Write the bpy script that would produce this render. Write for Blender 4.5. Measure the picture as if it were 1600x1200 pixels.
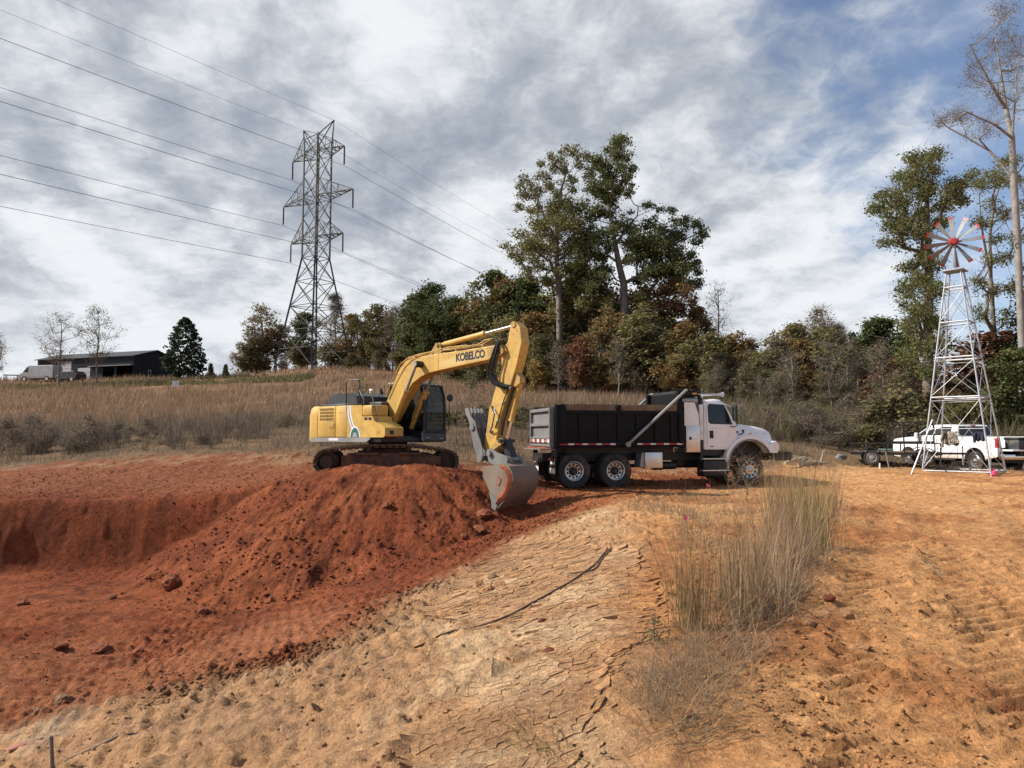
import bpy, bmesh, math, random
import numpy as np
from mathutils import Vector, Matrix

for _o in list(bpy.data.objects):
    bpy.data.objects.remove(_o)
scene = bpy.context.scene
COL = scene.collection
R = math.radians
PI = math.pi

# ------------------------------------------------------------------ camera
EYE = 1.65
FPX = 1111.0                                   # focal length in 1600-px units
PITCH = math.atan(80 / FPX)
cam = bpy.data.cameras.new('camera')
cam.sensor_width = 36.0
cam.lens = FPX / 1600 * 36.0
cam.clip_start = 0.05
cam.clip_end = 5000
cam_o = bpy.data.objects.new('camera', cam)
COL.objects.link(cam_o)
cam_o.location = (0, 0, EYE)
cam_o.rotation_euler = (PI / 2 + PITCH, 0, 0)
scene.camera = cam_o

# ------------------------------------------------------------------ sun, sky, exposure
SUN_DIR = Vector((-0.99, -0.03, 0.0)).normalized() * math.cos(R(39)) + Vector((0, 0, math.sin(R(39))))
sun = bpy.data.lights.new('sun', 'SUN')
sun.energy = 5.0
sun.angle = R(0.8)
sun.color = (1.0, 0.94, 0.84)
sun_o = bpy.data.objects.new('sun', sun)
COL.objects.link(sun_o)
sun_o.rotation_euler = SUN_DIR.to_track_quat('Z', 'Y').to_euler()

world = bpy.data.worlds.new('World')
scene.world = world
world.use_nodes = True


class NT:
    """tiny node-tree helper"""
    def __init__(s, tree):
        s.t = tree
        s.n = tree.nodes
        s.l = tree.links

    def node(s, typ, **kw):
        n = s.n.new(typ)
        for k, v in kw.items():
            setattr(n, k, v)
        return n

    def put(s, sock, v):
        if isinstance(v, bpy.types.NodeSocket):
            s.l.new(v, sock)
        elif isinstance(v, (tuple, list)) and len(v) == 3 and sock.type == 'RGBA':
            sock.default_value = (*v, 1)
        else:
            sock.default_value = v

    def math(s, op, a, b=None, c=None, clamp=False):
        n = s.node('ShaderNodeMath', operation=op, use_clamp=clamp)
        for i, v in enumerate((a, b, c)):
            if v is not None:
                s.put(n.inputs[i], v)
        return n.outputs[0]

    def vmath(s, op, a, b=None):
        n = s.node('ShaderNodeVectorMath', operation=op)
        s.put(n.inputs[0], a)
        if b is not None:
            s.put(n.inputs[1], b)
        return n.outputs[0]

    def noise(s, vec, scale, detail=4, rough=.55, dist=0.0, col=False):
        n = s.node('ShaderNodeTexNoise')
        if vec is not None:
            s.put(n.inputs['Vector'], vec)
        n.inputs['Scale'].default_value = scale
        n.inputs['Detail'].default_value = detail
        n.inputs['Roughness'].default_value = rough
        n.inputs['Distortion'].default_value = dist
        return n.outputs[1 if col else 0]

    def ramp(s, fac, lo, hi, a=0.0, b=1.0, smooth=True):
        n = s.node('ShaderNodeMapRange', interpolation_type='SMOOTHSTEP' if smooth else 'LINEAR')
        s.put(n.inputs[0], fac)
        for i, v in enumerate((lo, hi, a, b)):
            s.put(n.inputs[i + 1], v)
        return n.outputs[0]

    def mix(s, fac, a, b, blend='MIX'):
        n = s.node('ShaderNodeMix', data_type='RGBA', blend_type=blend)
        s.put(n.inputs[0], fac)
        s.put(n.inputs[6], a)
        s.put(n.inputs[7], b)
        return n.outputs[2]


def build_world():
    w = NT(world.node_tree)
    w.n.clear()
    out = w.node('ShaderNodeOutputWorld')
    bg = w.node('ShaderNodeBackground')
    bg.inputs[1].default_value = 0.1
    w.l.new(bg.outputs[0], out.inputs[0])
    sky = w.node('ShaderNodeTexSky', sky_type='NISHITA')
    sky.sun_disc = False
    sky.sun_elevation = R(39)
    sky.sun_rotation = math.atan2(SUN_DIR.x, SUN_DIR.y)
    sky.air_density = 1.0
    sky.dust_density = 0.6
    sky.ozone_density = 2.2
    tc = w.node('ShaderNodeTexCoord')
    sp = w.node('ShaderNodeSeparateXYZ')
    w.l.new(tc.outputs['Generated'], sp.inputs[0])
    x, y, z = sp.outputs
    den = w.math('ADD', w.math('MAXIMUM', z, 0.0), 0.30)
    u = w.math('DIVIDE', x, den)
    v = w.math('DIVIDE', y, den)
    cv = w.node('ShaderNodeCombineXYZ')
    w.put(cv.inputs[0], u)
    w.put(cv.inputs[1], v)
    cv.inputs[2].default_value = 5.3
    p = cv.outputs[0]
    wn = w.noise(p, 3.2, 4, .6, col=True)
    wv = w.vmath('SUBTRACT', wn, (0.5, 0.5, 0.5))
    wv = w.vmath('MULTIPLY', wv, (0.13, 0.13, 0.0))
    p2 = w.vmath('ADD', p, wv)
    body = w.noise(p2, 1.15, 2, .45)               # big cloud banks: light / dark bases
    det = w.noise(p2, 3.1, 10, .60)                # billows
    p3 = w.vmath('ADD', p2, (0.075, 0.02, 0.0))
    det2 = w.noise(p3, 3.1, 10, .60)               # same billows, shifted towards the sun: lit and shaded flanks
    fine = w.noise(p2, 12.0, 6, .60)
    # coverage: overcast on the left, breaking up to the right
    g = w.math('SUBTRACT', u, w.math('MULTIPLY', v, 0.85))
    bias = w.ramp(g, -0.95, -0.15, 0.27, -0.14)
    cov = w.math('ADD', w.math('ADD', w.math('MULTIPLY', det, .80), w.math('MULTIPLY', fine, .28)), bias)
    mask = w.ramp(cov, 0.36, 0.68, 0.0, 1.0)
    mask = w.math('ADD', w.math('MULTIPLY', mask, .80), 0.18, clamp=True)
    # brightness of the cloud
    rel = w.math('SUBTRACT', det, det2)
    br = w.math('ADD', w.math('MULTIPLY', body, 1.15), w.math('ADD', w.math('MULTIPLY', det, -.35), w.math('MULTIPLY', fine, .30)))
    br = w.math('ADD', br, w.math('MULTIPLY', rel, 1.7))
    br = w.ramp(br, 0.15, 0.74, 0.0, 1.0, False)
    br = w.math('ADD', w.math('MULTIPLY', br, .72), w.math('MULTIPLY', w.ramp(br, .25, .85), .28))
    cloud = w.mix(br, (2.8, 3.15, 3.7), (7.2, 7.4, 7.6))
    skyc = w.mix(1.0, sky.outputs[0], (0.92, 1.0, 1.12), 'MULTIPLY')
    col = w.mix(mask, skyc, cloud)
    # towards the horizon everything is thicker and a little brighter
    hz = w.ramp(z, 0.02, 0.30, 0.35, 0.0)
    col = w.mix(hz, col, (6.4, 6.7, 7.2))
    w.l.new(col, bg.inputs[0])


build_world()
vs = scene.view_settings
vs.view_transform = 'Standard'
vs.look = 'None'
vs.exposure = 0.32
vs.gamma = 1.0
vs.use_curve_mapping = False
scene.render.engine = 'CYCLES'
cy = scene.cycles
cy.use_denoising = True
cy.max_bounces = 6
cy.diffuse_bounces = 3
cy.glossy_bounces = 3
cy.transmission_bounces = 4
cy.transparent_max_bounces = 8
cy.caustics_reflective = False
cy.caustics_refractive = False
cy.use_adaptive_sampling = True
cy.adaptive_threshold = 0.02
rng = np.random.default_rng(11)
random.seed(11)


# ------------------------------------------------------------------ object helpers
def tag(o, label=None, cat=None, group=None, kind=None):
    if label:
        o['label'] = label
    if cat:
        o['category'] = cat
    if group:
        o['group'] = group
    if kind:
        o['kind'] = kind
    return o


def empty(name, loc=(0, 0, 0), rz=0.0, label=None, cat=None, group=None):
    o = bpy.data.objects.new(name, None)
    COL.objects.link(o)
    o.location = loc
    o.rotation_euler = (0, 0, rz)
    return tag(o, label, cat, group)


def link_mesh(name, me, mat=None, parent=None):
    o = bpy.data.objects.new(name, me)
    COL.objects.link(o)
    if mat is not None and not me.materials:
        me.materials.append(mat)
    if parent is not None:
        o.parent = parent
    return o


def copy_tree(o, parent=None):
    c = o.copy()
    COL.objects.link(c)
    c.parent = parent
    for ch in list(o.children):
        copy_tree(ch, c)
    return c


class MB:
    """collects shapes into one mesh"""
    def __init__(s):
        s.v = []
        s.f = []

    def add(s, vs, fs):
        b = len(s.v)
        s.v += [tuple(q) for q in vs]
        s.f += [tuple(b + i for i in q) for q in fs]
        return s

    def box(s, c, d, rot=None, bev=0.0):
        """box with centre c, size d; bev > 0 chamfers the long edges"""
        hx, hy, hz = d[0] / 2, d[1] / 2, d[2] / 2
        if bev > 0:
            bm = bmesh.new()
            bmesh.ops.create_cube(bm, size=1.0)
            for q in bm.verts:
                q.co = Vector((q.co.x * d[0], q.co.y * d[1], q.co.z * d[2]))
            bmesh.ops.bevel(bm, geom=bm.edges[:], offset=min(bev, .45 * min(d)), segments=2, affect='EDGES', profile=.5)
            vs = [q.co.copy() for q in bm.verts]
            bm.verts.index_update()
            fs = [tuple(q.index for q in fc.verts) for fc in bm.faces]
            bm.free()
        else:
            vs = [Vector((x * hx, y * hy, z * hz)) for x in (-1, 1) for y in (-1, 1) for z in (-1, 1)]
            fs = [(0, 1, 3, 2), (4, 6, 7, 5), (0, 4, 5, 1), (2, 3, 7, 6), (0, 2, 6, 4), (1, 5, 7, 3)]
        m = rot if rot is not None else Matrix.Identity(3)
        c = Vector(c)
        return s.add([m @ q + c for q in vs], fs)

    def b2(s, x0, x1, y0, y1, z0, z1, bev=0.0):
        return s.box(((x0 + x1) / 2, (y0 + y1) / 2, (z0 + z1) / 2), (abs(x1 - x0), abs(y1 - y0), abs(z1 - z0)), None, bev)

    def bar(s, a, b, w, h=None, up=(0, 0, 1)):
        """square bar from a to b"""
        h = h or w
        a, b = Vector(a), Vector(b)
        d = b - a
        L = d.length
        if L < 1e-6:
            return s
        d.normalize()
        u = Vector(up)
        if abs(d.dot(u)) > .98:
            u = Vector((1, 0, 0))
        sx = d.cross(u).normalized()
        sz = sx.cross(d).normalized()
        m = Matrix((d, sx, sz)).transposed()
        return s.box((a + b) / 2, (L, w, h), m)

    def tube(s, pts, r, n=8, cap=True):
        """round tube through pts; r scalar or list"""
        pts = [Vector(q) for q in pts]
        k = len(pts)
        rr = r if isinstance(r, (list, tuple)) else [r] * k
        vs, fs = [], []
        prev = None
        for i, q in enumerate(pts):
            d = (pts[min(i + 1, k - 1)] - pts[max(i - 1, 0)])
            d = d.normalized() if d.length > 1e-9 else Vector((0, 0, 1))
            u = prev if prev is not None else (Vector((0, 0, 1)) if abs(d.z) < .9 else Vector((1, 0, 0)))
            sx = d.cross(u)
            if sx.length < 1e-6:
                sx = d.cross(Vector((0, 1, 0)))
            sx.normalize()
            su = sx.cross(d).normalized()
            prev = su
            for j in range(n):
                t = 2 * PI * j / n
                vs.append(q + (sx * math.cos(t) + su * math.sin(t)) * rr[i])
        for i in range(k - 1):
            for j in range(n):
                j2 = (j + 1) % n
                fs.append((i * n + j, i * n + j2, (i + 1) * n + j2, (i + 1) * n + j))
        if cap:
            fs.append(tuple(range(n - 1, -1, -1)))
            fs.append(tuple((k - 1) * n + j for j in range(n)))
        return s.add(vs, fs)

    def prism(s, prof, y0, y1, axis='y'):
        """closed 2-D profile (x,z) extruded along y (or axis)"""
        n = len(prof)
        def mk(a, b, t):
            return {'y': (a, t, b), 'x': (t, a, b), 'z': (a, b, t)}[axis]
        vs = [mk(a, b, y0) for a, b in prof] + [mk(a, b, y1) for a, b in prof]
        fs = [tuple(range(n)), tuple(range(2 * n - 1, n - 1, -1))]
        fs += [(i, i + n, (i + 1) % n + n, (i + 1) % n) for i in range(n)]
        return s.add(vs, fs)

    def lathe(s, prof, c=(0, 0, 0), axis='y', n=24, cap=True):
        """profile of (along axis, radius) turned round an axis through c"""
        vs, fs = [], []
        k = len(prof)
        for a, r in prof:
            for j in range(n):
                t = 2 * PI * j / n
                p, q = r * math.cos(t), r * math.sin(t)
                e = {'y': (p, a, q), 'x': (a, p, q), 'z': (p, q, a)}[axis]
                vs.append((c[0] + e[0], c[1] + e[1], c[2] + e[2]))
        for i in range(k - 1):
            for j in range(n):
                j2 = (j + 1) % n
                fs.append((i * n + j, i * n + j2, (i + 1) * n + j2, (i + 1) * n + j))
        if cap:
            fs.append(tuple(range(n)))
            fs.append(tuple((k - 1) * n + j for j in range(n)))
        return s.add(vs, fs)

    def mesh(s, name, smooth=None):
        me = bpy.data.meshes.new(name)
        me.from_pydata(s.v, [], s.f)
        me.update()
        bm = bmesh.new()
        bm.from_mesh(me)
        bmesh.ops.recalc_face_normals(bm, faces=bm.faces[:])
        bm.to_mesh(me)
        bm.free()
        if smooth:
            me.shade_smooth()
            me.set_sharp_from_angle(angle=R(smooth))
        return me

    def build(s, name, mat, parent=None, smooth=35):
        return link_mesh(name, s.mesh(name, smooth), mat, parent)


def np_mesh(name, V, F, col=None, smooth=False):
    """mesh from numpy verts (n,3) and faces (m,k), with optional point colours (n,3)"""
    me = bpy.data.meshes.new(name)
    n, (m, k) = len(V), F.shape
    me.vertices.add(n)
    me.vertices.foreach_set('co', np.ascontiguousarray(V, np.float32).ravel())
    me.loops.add(m * k)
    me.loops.foreach_set('vertex_index', np.ascontiguousarray(F, np.int32).ravel())
    me.polygons.add(m)
    me.polygons.foreach_set('loop_start', np.arange(0, m * k, k, dtype=np.int32))
    if smooth:
        me.polygons.foreach_set('use_smooth', np.ones(m, bool))
    me.update(calc_edges=True)
    if col is not None:
        a = me.attributes.new('col', 'FLOAT_COLOR', 'POINT')
        c4 = np.ones((n, 4), np.float32)
        c4[:, :3] = col
        a.data.foreach_set('color', c4.ravel())
    return me


# ------------------------------------------------------------------ materials
def principled(name):
    m = bpy.data.materials.new(name)
    m.use_nodes = True
    t = NT(m.node_tree)
    b = next(n for n in t.n if n.type == 'BSDF_PRINCIPLED')
    return m, t, b


def objco(t):
    return t.node('ShaderNodeTexCoord').outputs['Object']


def mat(name, c, rough=.5, metal=0.0, dirt=None, dirt_amt=0.0, dirt_scale=2.5, var=.12, bump=0.0, bump_scale=40,
        coat=0.0, spec=.5, zdirt=None, chips=None):
    """painted / metal / rubber surface: slight colour drift, patches of dust, fine relief"""
    m, t, b = principled(name)
    co = objco(t)
    n1 = t.noise(co, 1.7, 5, .6)
    lo = tuple(x * (1 - var) for x in c)
    hi = tuple(min(1, x * (1 + var)) for x in c)
    col = t.mix(t.ramp(n1, .3, .7), lo, hi)
    r = rough
    if dirt is not None and dirt_amt > 0:
        n2 = t.noise(co, dirt_scale, 9, .68, .4)
        f = t.ramp(n2, .62 - .3 * dirt_amt, .80 - .2 * dirt_amt, 0.0, min(1.0, .45 + .5 * dirt_amt))
        if zdirt:                                     # mud splashed on from below (local height)
            sp = t.node('ShaderNodeSeparateXYZ')
            t.l.new(co, sp.inputs[0])
            zf = t.ramp(t.math('ADD', sp.outputs[2], t.math('MULTIPLY', n2, -.5)), zdirt[0] - .25, zdirt[1] - .25, .85, 0.0)
            f = t.math('MAXIMUM', f, zf)
        col = t.mix(f, col, dirt)
        r = t.ramp(f, 0, 1, rough, .9, False)
    if chips is not None:                             # chipped and scratched paint, rusty beneath
        sc = t.vmath('MULTIPLY', co, (1.0, 1.0, 3.5))
        n3 = t.math('ADD', t.math('MULTIPLY', t.noise(co, 7.0, 3, .6), .5), t.math('MULTIPLY', t.noise(sc, 26.0, 5, .7, .5), .5))
        col = t.mix(t.ramp(n3, .585, .62, 0.0, .85), col, chips)
        n4 = t.noise(t.vmath('MULTIPLY', co, (5.0, 5.0, .7)), 2.2, 6, .65)
        col = t.mix(t.ramp(n4, .52, .75, 0.0, .35), col, tuple(q * .45 for q in c))
    t.put(b.inputs['Base Color'], col)
    t.put(b.inputs['Roughness'], r)
    b.inputs['Metallic'].default_value = metal
    b.inputs['Coat Weight'].default_value = coat
    b.inputs['Coat Roughness'].default_value = .15
    b.inputs['Specular IOR Level'].default_value = spec
    if bump > 0:
        bn = t.node('ShaderNodeBump')
        bn.inputs['Strength'].default_value = bump
        bn.inputs['Distance'].default_value = .02
        t.put(bn.inputs['Height'], t.noise(co, bump_scale, 6, .65))
        t.l.new(bn.outputs[0], b.inputs['Normal'])
    return m


def mat_attr(name, rough=.9, trans=0.0, var=.25, scale=3.0, spec=.2):
    """colour from the mesh's 'col' attribute, drifting a little from place to place; for leaves, grass, bark"""
    m, t, b = principled(name)
    a = t.node('ShaderNodeAttribute', attribute_name='col')
    n = t.noise(objco(t), scale, 4, .6)
    k = t.ramp(n, .25, .75, 1 - var, 1 + var)
    mul = t.vmath('MULTIPLY', a.outputs['Color'], (1, 1, 1))
    sc = t.node('ShaderNodeVectorMath', operation='SCALE')
    t.l.new(mul, sc.inputs[0])
    t.put(sc.inputs['Scale'], k)
    c = sc.outputs[0]
    t.l.new(c, b.inputs['Base Color'])
    b.inputs['Roughness'].default_value = rough
    b.inputs['Specular IOR Level'].default_value = spec
    if trans > 0:
        tr = t.node('ShaderNodeBsdfTranslucent')
        t.l.new(c, tr.inputs[0])
        mx = t.node('ShaderNodeMixShader')
        mx.inputs[0].default_value = trans
        out = next(q for q in t.n if q.type == 'OUTPUT_MATERIAL')
        t.l.new(b.outputs[0], mx.inputs[1])
        t.l.new(tr.outputs[0], mx.inputs[2])
        t.l.new(mx.outputs[0], out.inputs[0])
    return m


def glass(name, tint=(.03, .035, .035), rough=.04, see=.35):
    """dark vehicle glass: partly see-through, mirror-like at grazing angles"""
    m, t, b = principled(name)
    b.inputs['Base Color'].default_value = (*tint, 1)
    b.inputs['Roughness'].default_value = rough
    b.inputs['Specular IOR Level'].default_value = .6
    tr = t.node('ShaderNodeBsdfTransparent')
    tr.inputs[0].default_value = (.62, .68, .66, 1)
    mx = t.node('ShaderNodeMixShader')
    mx.inputs[0].default_value = see
    out = next(q for q in t.n if q.type == 'OUTPUT_MATERIAL')
    t.l.new(b.outputs[0], mx.inputs[1])
    t.l.new(tr.outputs[0], mx.inputs[2])
    t.l.new(mx.outputs[0], out.inputs[0])
    return m


CLAY = (.24, .062, .026)
DUST = (.40, .24, .13)
M = {}
M['yellow'] = mat('yellow_paint', (.56, .35, .082), .48, dirt=(.34, .19, .08), dirt_amt=.45, dirt_scale=3.2, var=.14, coat=.04, chips=(.13, .07, .04))
M['faded_yellow'] = mat('faded_yellow_paint', (.56, .41, .16), .5, dirt=(.40, .26, .10), dirt_amt=.4, dirt_scale=3, var=.1)
M['yellow_dark'] = mat('worn_yellow_paint', (.42, .265, .07), .5, dirt=(.20, .12, .06), dirt_amt=.6, var=.14)
M['black'] = mat('black_steel', (.012, .012, .013), .5, dirt=(.10, .07, .05), dirt_amt=.22, var=.3)
M['bed'] = mat('black_bed_paint', (.0035, .0035, .004), .62, dirt=(.012, .010, .009), dirt_amt=.25, dirt_scale=1.2, var=.3, spec=.25)
M['charcoal'] = mat('charcoal_paint', (.04, .045, .05), .4, dirt=(.22, .17, .12), dirt_amt=.35, var=.2)
M['rubber'] = mat('tyre_rubber', (.022, .021, .020), .8, dirt=(.17, .11, .075), dirt_amt=.55, dirt_scale=3, var=.2)
M['hose'] = mat('hydraulic_hose', (.010, .010, .010), .45, var=.2)
M['track'] = mat('track_steel', (.045, .034, .028), .62, .5, dirt=(.13, .055, .03), dirt_amt=.7, dirt_scale=4, var=.3, bump=.4)
M['trackmud'] = mat('muddy_track_frame', (.05, .03, .022), .85, dirt=(.17, .07, .035), dirt_amt=.8, dirt_scale=3, var=.3, bump=.5)
M['shoe'] = mat('track_shoe_steel', (.11, .085, .06), .55, .4, dirt=(.20, .12, .07), dirt_amt=.7, dirt_scale=6, var=.3)
M['bucket'] = mat('bucket_steel', (.21, .165, .125), .6, .2, dirt=(.22, .12, .075), dirt_amt=.55, dirt_scale=2.2, var=.2, bump=.25)
M['bucket_clay'] = mat('clay_crust', CLAY, .95, var=.3, bump=.9, bump_scale=12)
M['thumb'] = mat('grey_thumb_steel', (.19, .19, .185), .6, .3, dirt=(.24, .15, .1), dirt_amt=.4, var=.2, bump=.2)
M['chrome'] = mat('chrome_rod', (.75, .74, .72), .18, 1.0, var=.05)
M['alu'] = mat('aluminium', (.62, .61, .59), .38, .85, dirt=DUST, dirt_amt=.3, var=.12)
M['alu_rim'] = mat('polished_rim', (.50, .49, .47), .28, .9, dirt=(.3, .2, .13), dirt_amt=.2, dirt_scale=3, var=.12)
M['blade'] = mat('dull_zinc_sheet', (.22, .225, .23), .6, .4, dirt=(.15, .13, .11), dirt_amt=.4, var=.2)
M['grey_steel'] = mat('grey_steel', (.30, .30, .29), .5, .5, dirt=DUST, dirt_amt=.35, var=.2)
M['galv'] = mat('galvanised_steel', (.40, .41, .43), .5, .6, dirt=(.24, .21, .18), dirt_amt=.3, dirt_scale=3, var=.16)
M['white'] = mat('white_paint', (.80, .79, .77), .32, dirt=(.50, .38, .27), dirt_amt=.25, dirt_scale=1.3, var=.03, coat=.35, zdirt=(.55, 1.1))
M['white2'] = mat('white_truck_paint', (.84, .84, .84), .3, dirt=(.45, .30, .20), dirt_amt=.15, dirt_scale=1.5, var=.03, coat=.4, zdirt=(.45, .85))
M['van'] = mat('dusty_silver_paint', (.40, .40, .40), .4, dirt=(.28, .24, .2), dirt_amt=.4, var=.1, zdirt=(.5, 1.0))
M['grey_paint'] = mat('light_grey_paint', (.17, .17, .175), .6, dirt=(.20, .15, .11), dirt_amt=.45, var=.12)
M['red'] = mat('red_paint', (.34, .03, .035), .45, dirt=(.2, .08, .06), dirt_amt=.2, var=.15)
M['tape_red'] = mat('red_reflector', (.36, .02, .02), .5, dirt=(.15, .06, .04), dirt_amt=.3)
M['tape_white'] = mat('white_reflector', (.70, .68, .65), .5, dirt=DUST, dirt_amt=.3)
M['red_lens'] = mat('red_lens', (.45, .012, .015), .15, coat=.6)
M['amber'] = mat('amber_lens', (.75, .25, .03), .2, coat=.5)
M['clear_lens'] = mat('clear_lens', (.65, .66, .68), .12, .3, coat=.5)
M['wood'] = mat('weathered_plank', (.19, .125, .075), .85, dirt=(.10, .07, .05), dirt_amt=.5, dirt_scale=5, var=.25, bump=.4, bump_scale=18)
M['glass'] = glass('vehicle_glass', see=.55)
M['dark_glass'] = glass('tinted_glass', (.012, .014, .015), see=.12)
M['pink'] = mat('pink_plastic', (.85, .09, .22), .6, var=.1)
M['decal_white'] = mat('white_decal', (.72, .74, .74), .5, var=.05)
M['decal_teal'] = mat('teal_decal', (.02, .12, .11), .5, var=.15)
M['decal_dark'] = mat('dark_lettering', (.014, .014, .018), .55, var=.1)
M['decal_grey'] = mat('grey_decal', (.30, .31, .33), .5, var=.1)
M['navy'] = mat('navy_metal_siding', (.016, .018, .025), .55, .1, dirt=(.03, .03, .034), dirt_amt=.3, var=.2, spec=.2)
M['roof'] = mat('dark_metal_roof', (.030, .031, .035), .5, .3, var=.15)
M['shade_interior'] = mat('barn_interior', (.030, .027, .025), .9, var=.3)
M['bark'] = mat('bark', (.16, .125, .10), .95, dirt=(.28, .25, .22), dirt_amt=.5, dirt_scale=2.5, var=.3, bump=.7, bump_scale=9)
M['pale_bark'] = mat('pale_bark', (.27, .25, .23), .9, dirt=(.17, .14, .12), dirt_amt=.5, dirt_scale=2.0, var=.2, bump=.5, bump_scale=8)
M['tower'] = mat('weathered_tower_steel', (.075, .075, .075), .6, .5, var=.2)
M['wire'] = mat('wire', (.07, .07, .075), .6, .4, var=.1)
M['leaf'] = mat_attr('leaves', .7, .38, .25, .7)
M['grass'] = mat_attr('dry_grass', .85, .30, .2, .5)
M['dirt_obj'] = mat('clay_clod', (.225, .066, .028), .98, dirt=(.29, .10, .045), dirt_amt=.5, dirt_scale=3, var=.3, bump=.9, bump_scale=14)
M['tan_clod'] = mat('tan_clod', (.44, .22, .095), .98, dirt=(.50, .29, .14), dirt_amt=.5, dirt_scale=3, var=.25, bump=.9, bump_scale=14)
M['grey_clod'] = mat('brown_clod', (.26, .145, .075), .98, dirt=(.34, .20, .105), dirt_amt=.5, dirt_scale=3, var=.3, bump=.9, bump_scale=14)


# ------------------------------------------------------------------ numpy noise
_perm = np.random.default_rng(5).permutation(512).astype(np.int64)
_perm = np.concatenate([_perm, _perm])
_gr = np.random.default_rng(6).uniform(-1, 1, 512).astype(np.float64)


def vnoise(x, y):
    xi, yi = np.floor(x).astype(np.int64), np.floor(y).astype(np.int64)
    fx, fy = x - xi, y - yi
    u, v = fx * fx * fx * (fx * (fx * 6 - 15) + 10), fy * fy * fy * (fy * (fy * 6 - 15) + 10)
    def h(a, b):
        return _gr[_perm[(_perm[a & 511] + b) & 511] & 511]
    a, b, c, d = h(xi, yi), h(xi + 1, yi), h(xi, yi + 1), h(xi + 1, yi + 1)
    return (a * (1 - u) + b * u) * (1 - v) + (c * (1 - u) + d * u) * v


def fbm(x, y, s=1.0, o=4, g=.5, off=0.0):
    r = np.zeros_like(x, dtype=np.float64)
    a, t = 1.0, 0.0
    for i in range(o):
        r += a * vnoise(x * s + off + 17.3 * i, y * s - off + 9.1 * i)
        t += a
        a *= g
        s *= 2.03
    return r / t


def sstep(a, b, x):
    t = np.clip((x - a) / (b - a), 0, 1)
    return t * t * (3 - 2 * t)


def smax(a, b, k):
    h = np.clip(.5 + .5 * (a - b) / k, 0, 1)
    return b * (1 - h) + a * h + k * h * (1 - h)


# ------------------------------------------------------------------ terrain height
CP, SP = math.cos(PITCH), math.sin(PITCH)


def ray(px, py):
    a, b = (px - 800) / FPX, (600 - py) / FPX
    return Vector((a, CP - b * SP, SP + b * CP))


def at(px, py, Y):
    """world point seen at photo pixel (px,py) when it stands Y metres ahead"""
    r = ray(px, py)
    return Vector((0, 0, EYE)) + r * (Y / r.y)


# anchor heights of the untouched ground: field, hill, bench, yard
_A = [(*at(150, 597, 118),), (*at(20, 597, 116),), (*at(-200, 600, 116),), (*at(490, 577, 115),), (*at(400, 588, 112),), (*at(300, 612, 85),), (*at(60, 615, 85),),
      (*at(-250, 625, 80),), (*at(600, 582, 105),), (*at(720, 595, 90),), (*at(300, 660, 50),), (*at(60, 668, 50),), (*at(-250, 690, 48),), (*at(560, 640, 50),),
      (*at(800, 622, 62),), (*at(970, 604, 74),), (*at(900, 640, 47),), (*at(1050, 640, 52),), (*at(1250, 650, 58),), (*at(1400, 655, 50),), (*at(1550, 655, 48),),
      (*at(1750, 660, 46),), (*at(200, 708, 31),), (*at(0, 728, 31),), (*at(-200, 745, 30),), (*at(400, 700, 30),), (*at(480, 700, 28.5),), (*at(600, 700, 29),),
      (*at(760, 698, 30),), (*at(900, 705, 31),), (*at(1050, 722, 29),), (*at(1250, 700, 36),), (*at(1350, 715, 32),), (*at(1250, 728, 28.5),),
      (*at(1441, 737, 26.7),), (*at(1546, 740, 26.3),), (*at(1600, 738, 28),), (*at(1527, 736, 30.3),), (*at(1420, 733, 33),), (*at(1700, 738, 30),),
      (1.6, 22.9, 0), (3, 23.5, 0), (6, 24.3, 0), (9, 25, .02), (12, 25.5, .1), (5, 20, 0), (10, 20, 0), (15, 21, .05), (4.5, 16, 0), (9, 15, 0), (15, 14, 0), (25, 20, .1),
      (3, 10, 0), (6, 10, 0), (12, 8, 0), (2, 5, 0), (5, 4, 0), (1, 2, 0), (3, 0, 0), (8, 0, 0), (20, 5, 0), (0, -6, 0), (-10, -6, .2), (10, -10, 0), (30, 0, .3), (-30, -20, .5), (30, -30, 0),
      (-4, 23, .45), (-6, 23.4, .42), (-2, 22.7, .42), (-4.5, 24.5, .5), (-3.4, 21.6, .45), (-9, 22.6, -.1), (-13, 22.6, -.2), (-18, 22.5, -.15), (-25, 22, 0), (-8, 25.5, .42), (-13, 26.5, .35), (-18, 27, .2),
      (-25, 15, .2), (-30, 5, .4), (0, 26, .35), (.4, 22.6, .05), (-40, 30, .8), (60, 30, 1), (60, 60, 4), (-90, 60, 3), (-120, 120, 11), (0, 160, 13), (-60, 180, 12), (80, 120, 9), (60, 90, 7),
      (0, 300, 14), (-200, 300, 13), (200, 300, 12), (-300, 0, 3), (300, 0, 1), (0, -200, 0), (0, 700, 15), (500, 500, 12), (-500, 500, 13), (-400, -300, 1), (400, -300, 1)]
_A = np.array(_A, float)


def _kern(d2):
    return np.sqrt(d2 + 4.0)


_K = _kern(((_A[:, None, :2] - _A[None, :, :2]) ** 2).sum(-1))
_n = len(_A)
_S = np.zeros((_n + 1, _n + 1))
_S[:_n, :_n] = _K + np.eye(_n) * -.02
_S[_n, :_n] = 1
_S[:_n, _n] = 1
_W = np.linalg.solve(_S, np.append(_A[:, 2], 0))


def base_h(X, Y):
    z = np.full(X.shape, _W[_n])
    for i in range(_n):
        z += _W[i] * np.sqrt((X - _A[i, 0]) ** 2 + (Y - _A[i, 1]) ** 2 + 4.0)
    return z


def ridge_x(Y):
    return .245 + .163 * Y + .25 * np.sin(Y * .55 + .6)


def seg_d(X, Y, a, b):
    dx, dy = b[0] - a[0], b[1] - a[1]
    t = np.clip(((X - a[0]) * dx + (Y - a[1]) * dy) / (dx * dx + dy * dy), 0, 1)
    return np.hypot(X - a[0] - t * dx, Y - a[1] - t * dy), t


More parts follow.
